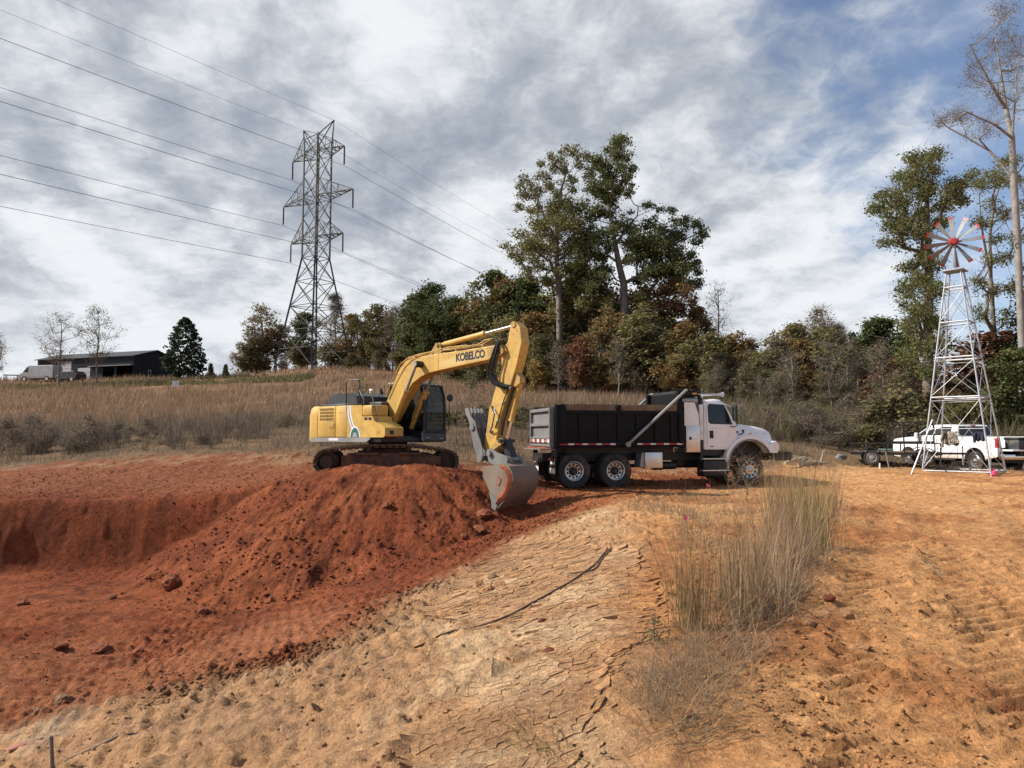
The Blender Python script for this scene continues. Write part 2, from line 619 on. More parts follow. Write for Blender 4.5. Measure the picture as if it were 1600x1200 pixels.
CRACK = []                                            # outline of the cracked mud, filled in below


def poly_in(X, Y, pts):
    ins = np.zeros(X.shape, bool)
    dist = np.full(X.shape, 1e9)
    n = len(pts)
    for i in range(n):
        a, b = pts[i], pts[(i + 1) % n]
        c = ((a[1] > Y) != (b[1] > Y)) & (X < (b[0] - a[0]) * (Y - a[1]) / (b[1] - a[1] + 1e-12) + a[0])
        ins ^= c
        dist = np.minimum(dist, seg_d(X, Y, a, b)[0])
    return np.where(ins, dist, -dist)


def crack_mask(X, Y):
    if not CRACK:
        return 0.0
    m = np.zeros(X.shape)
    k = (Y > 2) & (Y < 20) & (np.abs(X) < 8)
    m[k] = sstep(.02, .22, poly_in(X[k], Y[k], CRACK) + .25 * fbm(X[k], Y[k], 1.4, 3, .5, 5.5))
    return m


MOUND = [(-6.4, 21.3, .30), (-5.2, 20.75, .66), (-4.5, 20.6, .80), (-3.5, 20.5, .74), (-2.6, 20.45, .80), (-1.5, 20.7, .60), (-.7, 21.1, .28)]


def height(X, Y, fine=True):
    X = np.asarray(X, float)
    Y = np.asarray(Y, float)
    z = base_h(X, Y)
    # flat bearing under the machine and the yard
    # the bank: falls from the grass ridge down to the pit floor
    xr = ridge_x(np.clip(Y, -10, 24))
    d = xr - X
    bank = np.where(d > 0, -.27 * np.maximum(d - .5 * (1 - np.exp(-np.maximum(d, 0) / .5)), 0), 0)
    bank = np.maximum(bank, -2.25 + .05 * np.minimum(bank + 2.25, 0))
    low = smax(bank, np.full_like(bank, -2.25), .25)
    # where the dug ground applies
    rim = 21.9 + .30 * np.sin(X * .30 + 1.0) + .10 * fbm(X, Y * 1.5, .8, 4, .55) - .05 * np.maximum(-9 - X, 0) - .02 * np.maximum(-9 - X, 0) ** 2
    wid = .85 + sstep(-3.5, 1.0, X) * 2.8
    t = np.clip((Y - (rim - wid)) / wid, 0, 1)
    t = t * t * (3 - 2 * t) * (1 - sstep(-3.5, 1, X)) + sstep(0, 1, t) * sstep(-3.5, 1, X)
    inside = (1 - t) * (1 - sstep(.0, 1.0, -Y - 4.)) * sstep(-30, -24, X)
    dug = np.where(d > -.2, 1.0, 0.0) * sstep(-.2, .5, d)
    z = z + (low - z) * inside * dug
    # spoil mound in front of the tracks
    mnd = np.full(X.shape, -9.0)
    for a, b in zip(MOUND[:-1], MOUND[1:]):
        dd, tt = seg_d(X, Y, a, b)
        zz = a[2] + (b[2] - a[2]) * tt
        mnd = np.maximum(mnd, zz - .63 * np.maximum(dd - .35 * (1 - np.exp(-dd / .35)), 0))
    near = (Y > 12) & (Y < 25) & (X > -14) & (X < 4)
    ang = np.arctan2(Y - 21.0, X + 3.5)
    gul = fbm(ang * 3.0, np.hypot(X + 3.5, Y - 21) * .25, 2.2, 4, .55)
    mnd = mnd + (gul * .15 + fbm(X, Y, 1.1, 5, .55, 3.3) * .22) * sstep(.0, 1.2, 1.0 - mnd)
    # keep the bearing surface of the tracks clear
    clear = sstep(21.35, 20.8, Y)
    mnd = np.where(Y > 20.8, mnd * clear + (-9) * (1 - clear) * 0 + np.minimum(mnd, .42) * (1 - clear), mnd)
    z = np.where(near & (mnd > z - .6), smax(mnd, z, .12), z)
    if fine:
        nearf = 1 - sstep(30, 45, Y)
        redz = inside * dug
        z_plain = z.copy()
        z = z + nearf * fbm(X, Y, .35, 3, .5, 8.0) * .05
        z = z + nearf * (fbm(X, Y, 1.6, 4, .55) * .045 + np.abs(fbm(X, Y, 5.0, 3, .55, 2.0)) * .04 * (.5 + .5 * redz) + fbm(X, Y, 14.0, 3, .6) * .016)
        wall = inside * (1 - inside) * 4 * dug * sstep(-3, -6, X)
        z = z + wall * (fbm(X * .6, Y * 2.2 + X * .25, 2.2, 4, .6, 4.0) * .20)
        # crumbly, broken surface
        z = z + nearf * np.maximum(fbm(X, Y, 7.5, 3, .6, 6.0) - .12, 0) * .10 * (.35 + sstep(-.1, .3, fbm(X, Y, .7, 2, .5, 3.0)))
        # soft swells on the lower bank
        sw = sstep(1.8, 4.0, d) * sstep(12.5, 9.0, Y)
        z = z + sw * (np.abs(fbm(X, Y, 1.3, 2, .5, 12.0)) * -.085 + .02)
        # ruts and cleat prints across the yard
        for cx, sl, wdt, ph in ((2.8, .53, .24, 0.), (1.85, .53, .20, 1.3), (4.1, .56, .26, 2.1), (3.3, .50, .12, .6)):
            q = X - (cx + sl * (Y - 4) + .10 * np.sin(Y * .4 + ph))
            band = np.exp(-(q / wdt) ** 4) * sstep(2, 3.5, Y) * (1 - sstep(15, 20, Y)) * sstep(-.35, .15, fbm(X, Y, .55, 2, .5, ph) + .15)
            cl_ = np.sin((Y - .55 * q + .04 * fbm(X, Y, 2.5, 2, .5, 3.0)) * 2 * PI / .24 + ph)
            z = z * (1 - .75 * band * (np.abs(z) < .3)) + band * (-.025 + .034 * np.sign(cl_) * np.clip(np.abs(cl_) * 2.2, 0, 1) * (.4 + .6 * np.clip(.5 + fbm(X, Y, 3.0, 2, .5, 1.0), 0, 1)))
        # long scraped wheel tracks on the pit floor, running across
        fl = redz * sstep(16, 13.5, Y) * sstep(0.8, -.8, X)
        v = Y - .16 * X
        z = z + fl * (.035 * np.sin(v * 2 * PI / 1.1) + .012 * np.sign(np.sin((X + .3 * v) * 2 * PI / .19)) * sstep(-.1, .25, np.sin(v * 2 * PI / 1.1 + 1.0)))
        z = z + sstep(30, 60, Y) * fbm(X, Y, .06, 3) * .5
        cm = crack_mask(X, Y)
        z = z_plain + (z - z_plain) * (1 - .82 * cm) - .035 * cm
    return z


def h1(x, y, fine=True):
    return float(height(np.array([x]), np.array([y]), fine)[0])


def ground_at(px, py, y0=1.5, y1=140):
    """world point where the ray through a photo pixel meets the ground"""
    r = ray(px, py)
    Y = np.concatenate([np.arange(y0, 30, .04), np.arange(30, y1, .25)])
    X = r.x / r.y * Y
    Z = EYE + r.z / r.y * Y
    g = height(X, Y, False)
    k = np.nonzero(Z <= g)[0]
    i = k[0] if len(k) else len(Y) - 1
    return Vector((X[i], Y[i], g[i]))


CRACK += [tuple(ground_at(*q)[:2]) for q in ((650, 965), (770, 850), (900, 835), (1000, 865), (1050, 930), (1020, 1000), (975, 1060), (930, 1130), (900, 1230), (560, 1230), (640, 1130), (760, 1060), (830, 1010), (720, 985))]


def spaced(segs):
    out = [segs[0][0]]
    for a, b, s in segs:
        n = max(1, int(round((b - a) / s)))
        out += list(a + (b - a) * np.arange(1, n + 1) / n)
    return np.array(out)


def grow(a, b, s, k=1.25):
    out = [a]
    while out[-1] < b:
        out.append(out[-1] + s)
        s *= k
    return out


_ys = np.concatenate([[-y for y in grow(1.0, 900, .6)][::-1], spaced([(-1., 2., .15), (2, 8, .026), (8, 14, .045), (14, 25, .065), (25, 36, .22), (36, 70, .6), (70, 135, 1.3)])[1:], grow(135, 1500, 2)[1:]])
_xp = np.concatenate([spaced([(7, 18, .085), (18, 40, .4), (40, 110, 1.6)])[1:], grow(110, 1500, 3)[1:]])
_xn = np.concatenate([spaced([(7, 18, .07), (18, 40, .4), (40, 110, 1.6)])[1:], grow(110, 1500, 3)[1:]])
_xs = np.concatenate([-_xn[::-1], spaced([(-7, 7, .032)]), _xp])
GX, GY = np.meshgrid(_xs, _ys)
GZ = height(GX, GY)


def poly_d(X, Y, pts):
    """signed distance to an open polyline going left to right: positive on its far (+Y) side"""
    best = np.full(X.shape, 1e9)
    sg = np.zeros(X.shape)
    for a, b in zip(pts[:-1], pts[1:]):
        d, _ = seg_d(X, Y, a, b)
        cr = (b[0] - a[0]) * (Y - a[1]) - (b[1] - a[1]) * (X - a[0])
        m = d < best
        sg = np.where(m, np.sign(cr), sg)
        best = np.minimum(best, d)
    return best * sg


BND = [ground_at(*q) for q in ((-260, 1190), (42, 1133), (140, 1100), (233, 1090), (354, 1067), (430, 1048), (500, 1029), (560, 988), (640, 932), (700, 903), (760, 872), (830, 835), (900, 805), (960, 785), (1040, 770), (1130, 762))]
EDGE = [Vector((-60, 33, 0)), Vector((-30, 30.5, 0))] + [ground_at(*q) for q in ((0, 733), (130, 722), (300, 710))] + [Vector((-8.5, 27.6, 0)), Vector((-5, 27.0, 0)), Vector((-1, 26.6, 0)), Vector((3, 27.2, 0)), Vector((8, 28.2, 0)), Vector((11.5, 28.6, 0)), Vector((14, 28.4, 0)), Vector((18, 28.2, 0)), Vector((24, 28.5, 0)), Vector((60, 28, 0))]


def lerp3(a, b, t):
    return a + (b - a) * t[..., None]


def c3(*v):
    return np.array(v, float)


def soil_colour(X, Y):
    n1 = fbm(X, Y, .5, 5, .55, 1.0)
    n2 = fbm(X, Y, 2.2, 4, .6, 4.0)
    n3 = fbm(X, Y, 9.0, 3, .6, 7.0)
    dB = poly_d(X, Y, BND)
    dE = poly_d(X, Y, EDGE)
    shp = X.shape + (3,)
    # yard: orange-tan packed clay with redder scuffed patches
    c = np.broadcast_to(c3(.61, .305, .125), shp).copy()
    c = lerp3(c, c3(.40, .165, .064), sstep(.05, .45, n1 + .35 * n2) * .85)
    c = lerp3(c, c3(.62, .35, .16), sstep(.15, .55, -n1 + .5 * n3) * .6)
    c = lerp3(c, c3(.40, .17, .068), np.exp(-((Y - 10.5 + 2 * n1) / 3.0) ** 2) * sstep(-.5, .3, n2) * .4)
    # mud bank: paler, duller
    xr = ridge_x(np.clip(Y, -10, 24))
    bank = sstep(-.1, .9, xr - X + .5 * n1)
    cb = np.broadcast_to(c3(.51, .285, .143), shp).copy()
    cb = lerp3(cb, c3(.61, .40, .225), sstep(.0, .45, n1 * .8 + n2 * .5))
    cb = lerp3(cb, c3(.40, .23, .125), sstep(.05, .5, -n1 * .7 + n2 * .6 + .1))
    pale = sstep(-4.2, -5.6, X) * sstep(9.5, 7.5, Y)
    cb = lerp3(cb, c3(.50, .38, .27), pale * sstep(-.3, .3, n2) * .9)
    c = lerp3(c, cb, bank)
    # red clay of the pit, the mound and the bench
    cr = np.broadcast_to(c3(.215, .057, .023), shp).copy()
    cr = lerp3(cr, c3(.275, .083, .034), sstep(-.05, .4, n1 + .5 * n2))
    cr = lerp3(cr, c3(.165, .048, .022), sstep(.0, .4, -n2 * .8 + n3 * .5))
    flo = sstep(15.0, 11.5, Y) * sstep(.6, -.8, X)
    cr = lerp3(cr, c3(.33, .125, .058), flo * sstep(-.35, .35, n1 + n3 * .6))
    bench = sstep(21.6, 23.5, Y) * sstep(-4.5, -7.5, X)
    cr = lerp3(cr, c3(.245, .088, .042), bench * .8)
    road = sstep(-1.0, 3.0, X)
    cr = lerp3(cr, c3(.36, .135, .052), road * sstep(-.4, .3, n1 + n2 * .3) * .9)
    red = sstep(-.55, .55, dB + .5 * n2 + .5 * n1 + .25 * n3) * sstep(10.5, 6.5, X + n1 * 3)
    c = lerp3(c, cr, red)
    # brown clods along the edge of the red
    bl = np.exp(-((dB + .25 + .3 * n2) / .38) ** 2) * sstep(2.0, -.5, X) * sstep(-.4, .2, n1 + n2)
    c = lerp3(c, c3(.19, .105, .058), bl * .5)
    # pale scraped strip before the grass
    tan = np.exp(-((dE + .7 + .9 * n1) / .8) ** 2)
    c = lerp3(c, c3(.34, .21, .115), tan * sstep(-.2, .3, n2 + .05) * .75)
    # field
    fl = sstep(-.5, .6, dE + .9 * n2 + .5 * n1)
    cf = lerp3(np.broadcast_to(c3(.135, .092, .055), shp), c3(.22, .135, .075), sstep(-.3, .4, n1))
    cf = lerp3(cf, c3(.27, .155, .085), sstep(48, 65, Y) * .8)
    c = lerp3(c, cf, fl)
    return np.clip(c * (1 + .20 * n3[..., None] + .10 * n2[..., None]), .01, .8)


def ground_material():
    m, t, b = principled('bare_clay_ground')
    a = t.node('ShaderNodeAttribute', attribute_name='col')
    co = objco(t)
    n1 = t.noise(co, 6.0, 8, .65)
    n2 = t.noise(co, 34.0, 6, .7)
    n3 = t.noise(co, 140.0, 3, .6)
    k = t.math('ADD', t.ramp(n1, .3, .7, .74, 1.26), t.ramp(n2, .3, .7, -.24, .24))
    sc = t.node('ShaderNodeVectorMath', operation='SCALE')
    t.l.new(a.outputs['Color'], sc.inputs[0])
    t.put(sc.inputs['Scale'], k)
    t.l.new(sc.outputs[0], b.inputs['Base Color'])
    b.inputs['Roughness'].default_value = .95
    b.inputs['Specular IOR Level'].default_value = .15
    hgt = t.math('ADD', t.math('MULTIPLY', n1, 1.0), t.math('ADD', t.math('MULTIPLY', n2, .42), t.math('MULTIPLY', n3, .10)))
    bn = t.node('ShaderNodeBump')
    bn.inputs['Strength'].default_value = 1.0
    bn.inputs['Distance'].default_value = .11
    t.put(bn.inputs['Height'], hgt)
    t.l.new(bn.outputs[0], b.inputs['Normal'])
    return m


M['ground'] = ground_material()


def build_ground():
    ny, nx = GX.shape
    V = np.stack([GX, GY, GZ], -1).reshape(-1, 3)
    i = np.arange(ny * nx).reshape(ny, nx)
    F = np.stack([i[:-1, :-1], i[:-1, 1:], i[1:, 1:], i[1:, :-1]], -1).reshape(-1, 4)
    me = np_mesh('ground', V, F, soil_colour(GX, GY).reshape(-1, 3), True)
    o = link_mesh('ground', me, M['ground'])
    tag(o, kind='structure')
    return o


GROUND = build_ground()


# ------------------------------------------------------------------ text lettering as mesh
def lettering(name, text, size, mat_, parent, loc, rot, bold=.0, sx=1.0, extr=.004, spacing=1.0):
    cu = bpy.data.curves.new(name, 'FONT')
    cu.body = text
    cu.size = size
    cu.align_x = 'CENTER'
    cu.align_y = 'CENTER'
    cu.offset = bold
    cu.extrude = extr
    cu.resolution_u = 3
    cu.space_character = spacing
    tmp = bpy.data.objects.new(name, cu)
    COL.objects.link(tmp)
    bpy.context.view_layer.update()
    me = bpy.data.meshes.new_from_object(tmp.evaluated_get(bpy.context.evaluated_depsgraph_get()))
    bpy.data.objects.remove(tmp)
    me.name = name
    o = link_mesh(name, me, mat_, parent)
    o.location = loc
    o.rotation_euler = rot
    o.scale = (sx, 1, 1)
    return o


def rotz_children(objs, a):
    for o in objs:
        o.rotation_euler = (0, 0, a)


def arc(cx, cz, r, a0, a1, n):
    return [(cx + r * math.cos(R(a0 + (a1 - a0) * i / n)), cz + r * math.sin(R(a0 + (a1 - a0) * i / n))) for i in range(n + 1)]


def build_excavator():
    root = empty('excavator', (-4.0, 23.0, .45), 0,
                 'yellow crawler excavator parked on the red dirt mound', 'excavator')
    UP = R(-40)
    TR = R(9)
    up = []

    def U(o):
        o.rotation_euler[2] = UP
        return o
    # ---- undercarriage: two tracks
    def track_path(n_unit=None):
        top = [(-1.72, .78), (-1.2, .84), (-.4, .90), (.2, .91), (.9, .88), (1.5, .80), (1.82, .76)]
        pts = list(top)
        pts += arc(1.80, .40, .36, 84, -84, 8)
        pts += [(1.5, .035), (.8, .03), (0, .03), (-.8, .03), (-1.5, .035)]
        pts += arc(-1.78, .40, .37, -84, -275, 8)
        return pts
    path = track_path()
    P2 = [Vector((a, 0, b)) for a, b in path]
    P2.append(P2[0].copy())
    cum = [0]
    for a, b in zip(P2[:-1], P2[1:]):
        cum.append(cum[-1] + (b - a).length)
    N = 47
    shoe_mb = MB()
    shoe_mb.b2(-.094, .094, -.30, .30, -.016, .012)
    shoe_mb.b2(-.075, .075, -.10, .10, -.085, -.016)
    shoe_mb.prism([(-.085, .012), (-.05, .012), (-.06, .042), (-.075, .042)], -.30, .30)
    shoe_mb.prism([(.0, .012), (.03, .012), (.022, .036), (.008, .036)], -.30, .30)
    shoe_me = shoe_mb.mesh('track_shoe', 30)
    shoe_me.materials.append(M['shoe'])
    for sy in (-1, 1):
        yc = sy * 1.2
        fr = MB()
        fr.prism([(-1.35, .25), (1.40, .25), (1.50, .42), (1.40, .60), (.7, .66), (-.7, .66), (-1.35, .58)], yc - .19, yc + .19)
        fr.b2(-1.0, -.25, yc - .27, yc + .27, .60, .68, .02)
        fr.b2(.35, 1.05, yc - .27, yc + .27, .60, .68, .02)
        fr.b2(-.9, .9, yc - .2 if sy < 0 else yc - .6, yc + .6 if sy < 0 else yc + .2, .40, .62)
        fr.b2(.95, 1.62, yc - .23, yc + .23, .30, .56, .02)
        tk = fr.build('track', M['trackmud'], root)
        tk.rotation_euler = (0, 0, TR)
        sp = MB()
        sp.lathe([(-.10, .0), (-.10, .16), (-.06, .30), (-.03, .335), (.03, .335), (.06, .30), (.10, .16), (.10, 0)], (-1.78, yc, .40), 'y', 22)
        sp.lathe([(-.24, .0), (-.24, .19), (-.19, .21), (.0, .21), (.19, .21), (.24, .19), (.24, 0)], (-1.78, yc, .40), 'y', 20)
        sp.build('drive_sprocket', M['track'], tk)
        idl = MB()
        idl.lathe([(-.12, 0), (-.12, .20), (-.09, .31), (.09, .31), (.12, .20), (.12, 0)], (1.80, yc, .40), 'y', 22)
        idl.build('idler', M['track'], tk)
        for k in range(7):
            ro = MB()
            ro.lathe([(-.22, 0), (-.22, .07), (-.16, .12), (.16, .12), (.22, .07), (.22, 0)], (-1.25 + k * .42, yc, .16), 'y', 12)
            ro.build('roller', M['track'], tk)
        for k in (-.55, .65):
            ro = MB()
            ro.lathe([(-.25, 0), (-.25, .07), (.25, .07), (.25, 0)], (k, yc, .79), 'y', 12)
            ro.build('carrier_roller', M['track'], tk)
        for i in range(N):
            s = cum[-1] * i / N
            j = max(q for q in range(len(cum) - 1) if cum[q] <= s)
            u = (s - cum[j]) / max(1e-6, cum[j + 1] - cum[j])
            p = P2[j].lerp(P2[j + 1], u)
            d = (P2[j + 1] - P2[j]).normalized()
            nrm = Vector((-d.z, 0, d.x))
            o = link_mesh('track_shoe', shoe_me, None, tk)
            # outward normal on the far side of the loop from its centre
            if nrm.dot(p - Vector((0, 0, .42))) < 0:
                nrm = -nrm
            yx = nrm.cross(d)
            o.matrix_local = Matrix(((d.x, yx.x, nrm.x, p.x), (d.y, yx.y, nrm.y, yc), (d.z, yx.z, nrm.z, p.z), (0, 0, 0, 1)))
    car = MB()
    car.b2(-.75, .75, -1.0, 1.0, .48, .80, .05)
    car.lathe([(.78, 0), (.78, .62), (1.0, .62), (1.0, 0)], (0, 0, 0), 'z', 26)
    o = car.build('undercarriage_frame', M['trackmud'], root)
    o.rotation_euler = (0, 0, TR)
    # ---- revolving deck
    d = MB()
    d.b2(-2.0, 1.20, -1.28, 1.30, .98, 1.12, .02)
    d.b2(.2, 1.05, -.52, .34, .98, 1.18, .02)
    U(d.build('deck', M['black'], root))
    sk = MB()                                          # grey skirt under the doors
    sk.prism([(-2.2, .99), (.62, .99), (.80, 1.08), (.80, 1.13), (-2.2, 1.13)], -1.385, -1.34)
    U(sk.build('side_skirt', M['grey_steel'], root))
    st = MB()
    st.b2(-1.25, -.75, -1.389, -1.386, 1.03, 1.11)
    U(st.build('yellow_marker_plate', M['tape_white'], root))
    # counterweight, rounded in plan
    cw = MB()
    prof = [(-1.95, -1.34), (-2.25, -1.34), (-2.42, -1.30), (-2.6, -1.10), (-2.75, -.7), (-2.82, -.2), (-2.82, .2), (-2.75, .7), (-2.6, 1.10), (-2.42, 1.30), (-2.25, 1.34), (-1.95, 1.34)]
    n = len(prof)
    vs, fs = [], []
    for z, k in ((.98, .03), (1.06, .0), (1.85, .0), (2.06, .04), (2.14, .12)):
        for a, b in prof:
            vs.append((a + k * (1 if a < -2.0 else 0), b * (1 - k * .5), z))
    for i in range(4):
        for j in range(n - 1):
            fs.append((i * n + j, i * n + j + 1, (i + 1) * n + j + 1, (i + 1) * n + j))
        fs.append((i * n + n - 1, i * n, (i + 1) * n, (i + 1) * n + n - 1))
    fs += [tuple(range(n)), tuple(4 * n + j for j in range(n))]
    cw.add(vs, fs)
    U(cw.build('counterweight', M['yellow'], root))
    # engine bay side doors (right side)
    def door(name, x0, x1, z0, z1, y=-1.34, m='yellow'):
        b = MB()
        b.b2(x0, x1, y, y + .10, z0, z1, .035)
        return U(b.build(name, M[m], root))
    d1 = door('radiator_door', -1.945, -.99, 1.135, 2.13)
    d2 = door('pump_door', -.975, -.40, 1.135, 2.13)
    # vents of the radiator door: framed slots
    for k in range(4):
        z = 2.03 - k * .105
        v = MB()
        v.b2(-1.80, -1.08, -1.346, -1.335, z - .033, z + .033)
        v.build('vent', M['decal_dark'], d1)
        for j in range(12):
            s_ = MB()
            xx = -1.79 + j * .0625
            s_.bar((xx, -1.350, z - .033), (xx + .03, -1.350, z + .033), .012, .02)
            s_.build('vent_bar', M['yellow_dark'], d1) if j % 3 == 0 else s_.build('vent_bar', M['yellow'], d1)
    lt = MB()
    lt.b2(-1.25, -1.03, -1.352, -1.338, 1.42, 1.60, .008)
    lt.build('latch', M['yellow_dark'], d1)
    lr = MB()
    for q in ((-1.90, -1.04, 1.20, 1.212), (-1.90, -1.04, 1.70, 1.708)):
        lr.b2(q[0], q[1], -1.344, -1.338, q[2], q[3])
    lr.build('door_crease', M['yellow_dark'], d1)
    # fuel tank and stepped tool box in front of the doors
    ft = MB()
    ft.prism([(-.385, 1.135), (.36, 1.135), (.36, 2.12), (-.30, 2.14), (-.385, 2.10)], -1.34, -.62)
    tank = U(ft.build('fuel_tank', M['yellow'], root))
    bx = MB()
    bx.box((.56, -1.0, 1.95), (.50, .66, .33), None, .05)
    U(bx.build('upper_box', M['yellow'], root))
    sb = MB()
    sb.prism([(.37, 1.135), (1.36, 1.135), (1.44, 1.18), (1.44, 1.42), (1.30, 1.50), (.95, 1.62), (.86, 1.775), (.37, 1.775)], -1.34, -.62)
    tb = U(sb.build('tool_box', M['yellow'], root))
    g = MB()
    g.b2(.42, .82, -1.15, -.72, 1.777, 1.79)
    g.build('step_tread', M['yellow_dark'], tb)
    g = MB()
    g.b2(.48, .62, -1.346, -1.338, 1.66, 1.74)
    g.b2(.68, .82, -1.346, -1.338, 1.66, 1.74)
    g.build('step_slot', M['decal_dark'], tb)
    g = MB()
    g.b2(1.06, 1.20, -1.346, -1.338, 1.24, 1.34)
    g.build('vent', M['yellow_dark'], tb)
    g = MB()
    g.b2(1.441, 1.446, -1.15, -1.0, 1.22, 1.34)
    g.build('warning_plate', M['decal_dark'], tb)
    # decals: curved white-grey band and the round teal emblem
    for r0, r1, mm in ((1.12, 1.17, 'decal_white'), (1.17, 1.24, 'decal_grey'), (1.24, 1.28, 'decal_white'), (1.34, 1.36, 'decal_grey')):
        m = MB()
        vs, fs = [], []
        for i in range(15):
            a = R(180 + 48 * i / 14)
            for r in (r0, r1):
                vs.append((.92 + r * math.cos(a), -1.3425, 2.12 + r * math.sin(a)))
        m.add(vs, [(2 * i, 2 * i + 1, 2 * i + 3, 2 * i + 2) for i in range(14)])
        m.build('stripe', M[mm], tank, None)
    for r, mm, y in ((.25, 'decal_white', -1.3445), (.21, 'decal_teal', -1.3465), (.11, 'decal_grey', -1.3485)):
        m = MB()
        pts = [(.03 + r * math.cos(R(a)), y, 1.145 + 1.35 * r * math.sin(R(a))) for a in range(0, 181, 12)]
        m.add(pts, [tuple(range(len(pts)))])
        m.build('emblem', M[mm], tank, None)
    # engine hood: dark, on top, behind
    hd = MB()
    hd.prism([(-2.05, 2.13), (-1.98, 2.46), (-1.82, 2.56), (-.75, 2.56), (-.55, 2.46), (-.5, 2.13)], -.85, .95)
    hood = U(hd.build('engine_hood', M['charcoal'], root))
    for y in (-.45, .05, .55):
        q = MB()
        q.b2(-1.95, -.75, y - .04, y + .04, 2.55, 2.575, .008)
        q.build('hood_rib', M['charcoal'], hood)
    hb = MB()
    hb.b2(-.48, .25, -.5, .95, 2.0, 2.26, .04)
    hb.b2(-1.95, -.5, -1.2, -.86, 2.10, 2.20, .03)
    U(hb.build('engine_cover', M['charcoal'], root))
    inn = MB()
    inn.b2(-1.9, .0, -1.22, 1.2, 1.13, 2.08)
    inn.b2(.0, .30, -.60, .36, 1.13, 2.0)
    U(inn.build('engine_bay', M['black'], root))
    mf = MB()
    mf.tube([(-.9, .45, 2.40), (-.9, .45, 2.62), (-.95, .45, 2.74)], [.06, .06, .055], 12)
    U(mf.build('exhaust', M['black'], root))
    ls = MB()
    ls.b2(-1.95, -.4, 1.27, 1.345, 1.135, 2.13, .03)
    U(ls.build('left_door', M['yellow'], root))
    # handrails
    rail = MB()
    rail.tube([(-.62, -1.2, 2.10), (-.62, -1.2, 2.86), (-.58, -1.18, 2.93), (-.12, -1.1, 2.93), (-.08, -1.1, 2.86), (-.08, -1.1, 2.12)], .020, 8)
    U(rail.build('hood_handrail', M['black'], root))
    rail = MB()
    rail.tube([(.42, -1.28, 1.14), (.42, -1.30, 1.9), (.35, -1.27, 2.3), (.05, -1.2, 2.58), (-.20, -1.14, 2.50)], .017, 8)
    rail.tube([(1.05, -1.30, 1.14), (1.03, -1.31, 1.75), (.80, -1.28, 2.28), (.62, -1.2, 2.55), (.60, -1.2, 2.62)], .017, 8)
    U(rail.build('step_handrail', M['charcoal'], root))
    lm = MB()
    lm.tube([(.60, -1.2, 2.48), (.60, -1.2, 2.62)], .05, 10)
    lm.lathe([(0, .0), (.01, .055), (.06, .05), (.09, .02), (.09, 0)], (.60, -1.2, 2.56), 'x', 12)
    U(lm.build('work_light', M['alu'], root))
    # ---- cab
    X0, X1, Y0, Y1 = -.45, 1.22, .36, 1.34
    cabp = MB()
    cabp.prism([(X0, 1.12), (X1 + .02, 1.12), (X1 + .06, 1.28), (X1 + .05, 1.34), (X0, 1.34)], Y0, Y1)
    cabp.prism([(X0, 2.88), (X1 - .45, 2.90), (X1 - .16, 2.83), (X1 - .12, 2.78), (X1 - .45, 2.83), (X0, 2.80)], Y0 + .01, Y1 - .01)
    for y in (Y0 + .045, Y1 - .045):
        cabp.tube([(X1 + .03, y, 1.30), (X1 + .06, y, 1.9), (X1 + .0, y, 2.45), (X1 - .10, y, 2.72), (X1 - .28, y, 2.83), (X1 - .5, y, 2.86)], .052, 8)
        cabp.bar((X0 + .05, y, 1.3), (X0 + .05, y, 2.85), .10, .10)
        cabp.bar((.38, y, 1.3), (.38, y, 2.85), .08, .08)
    cabp.bar((X1 - .12, Y0, 2.78), (X1 - .12, Y1, 2.78), .09, .07)
    cabp.bar((X1 + .05, Y0, 1.33), (X1 + .05, Y1, 1.33), .09, .10)
    cabp.bar((X1 + .055, Y0 + .05, 1.66), (X1 + .055, Y1 - .05, 1.66), .03, .03)
    cabp.b2(X0, .38, Y0 + .005, Y0 + .05, 1.3, 1.95)
    cabp.b2(X0, .38, Y1 - .05, Y1 - .005, 1.3, 1.95)
    cabp.b2(X0, X0 + .04, Y0, Y1, 1.3, 2.0)
    cab = U(cabp.build('cab', M['black'], root))
    rf = MB()
    rf.b2(X0 - .02, X1 - .5, Y0 - .005, Y1 + .005, 2.86, 2.94, .03)
    rf.build('cab_roof', M['grey_steel'], cab)
    nm = MB()
    nm.prism([(X1 + .025, 1.0), (X1 + .085, 1.02), (X1 + .09, 1.16), (X1 + .06, 1.27), (X1 + .025, 1.27)], Y0 - .05, Y1)
    nm.build('front_panel', M['charcoal'], cab)
    wn = MB()
    prev = [(X1 + .045, 1.38), (X1 + .07, 1.9), (X1 + .01, 2.45), (X1 - .09, 2.71)]
    vs = [(a, y, b) for a, b in prev for y in (Y0 + .09, Y1 - .09)]
    wn.add(vs, [(0, 1, 3, 2), (2, 3, 5, 4), (4, 5, 7, 6)])
    wn.build('windscreen', M['glass'], cab)
    wn = MB()
    wn.add([(.42, Y0 + .045, 1.38), (X1, Y0 + .045, 1.38), (X1 + .02, Y0 + .045, 1.9), (X1 - .05, Y0 + .045, 2.5), (X1 - .2, Y0 + .045, 2.78), (.42, Y0 + .045, 2.80)], [(0, 1, 2, 3, 4, 5)])
    wn.add([(X0 + .1, Y0 + .045, 2.0), (.34, Y0 + .045, 2.0), (.34, Y0 + .045, 2.80), (X0 + .1, Y0 + .045, 2.80)], [(0, 1, 2, 3)])
    wn.build('side_window', M['glass'], cab)
    wn = MB()
    wn.add([(.42, Y1 - .045, 1.38), (X1, Y1 - .045, 1.38), (X1 + .02, Y1 - .045, 1.9), (X1 - .05, Y1 - .045, 2.5), (X1 - .2, Y1 - .045, 2.78), (.42, Y1 - .045, 2.80)], [(0, 1, 2, 3, 4, 5)])
    wn.build('door_window', M['glass'], cab)
    wn = MB()
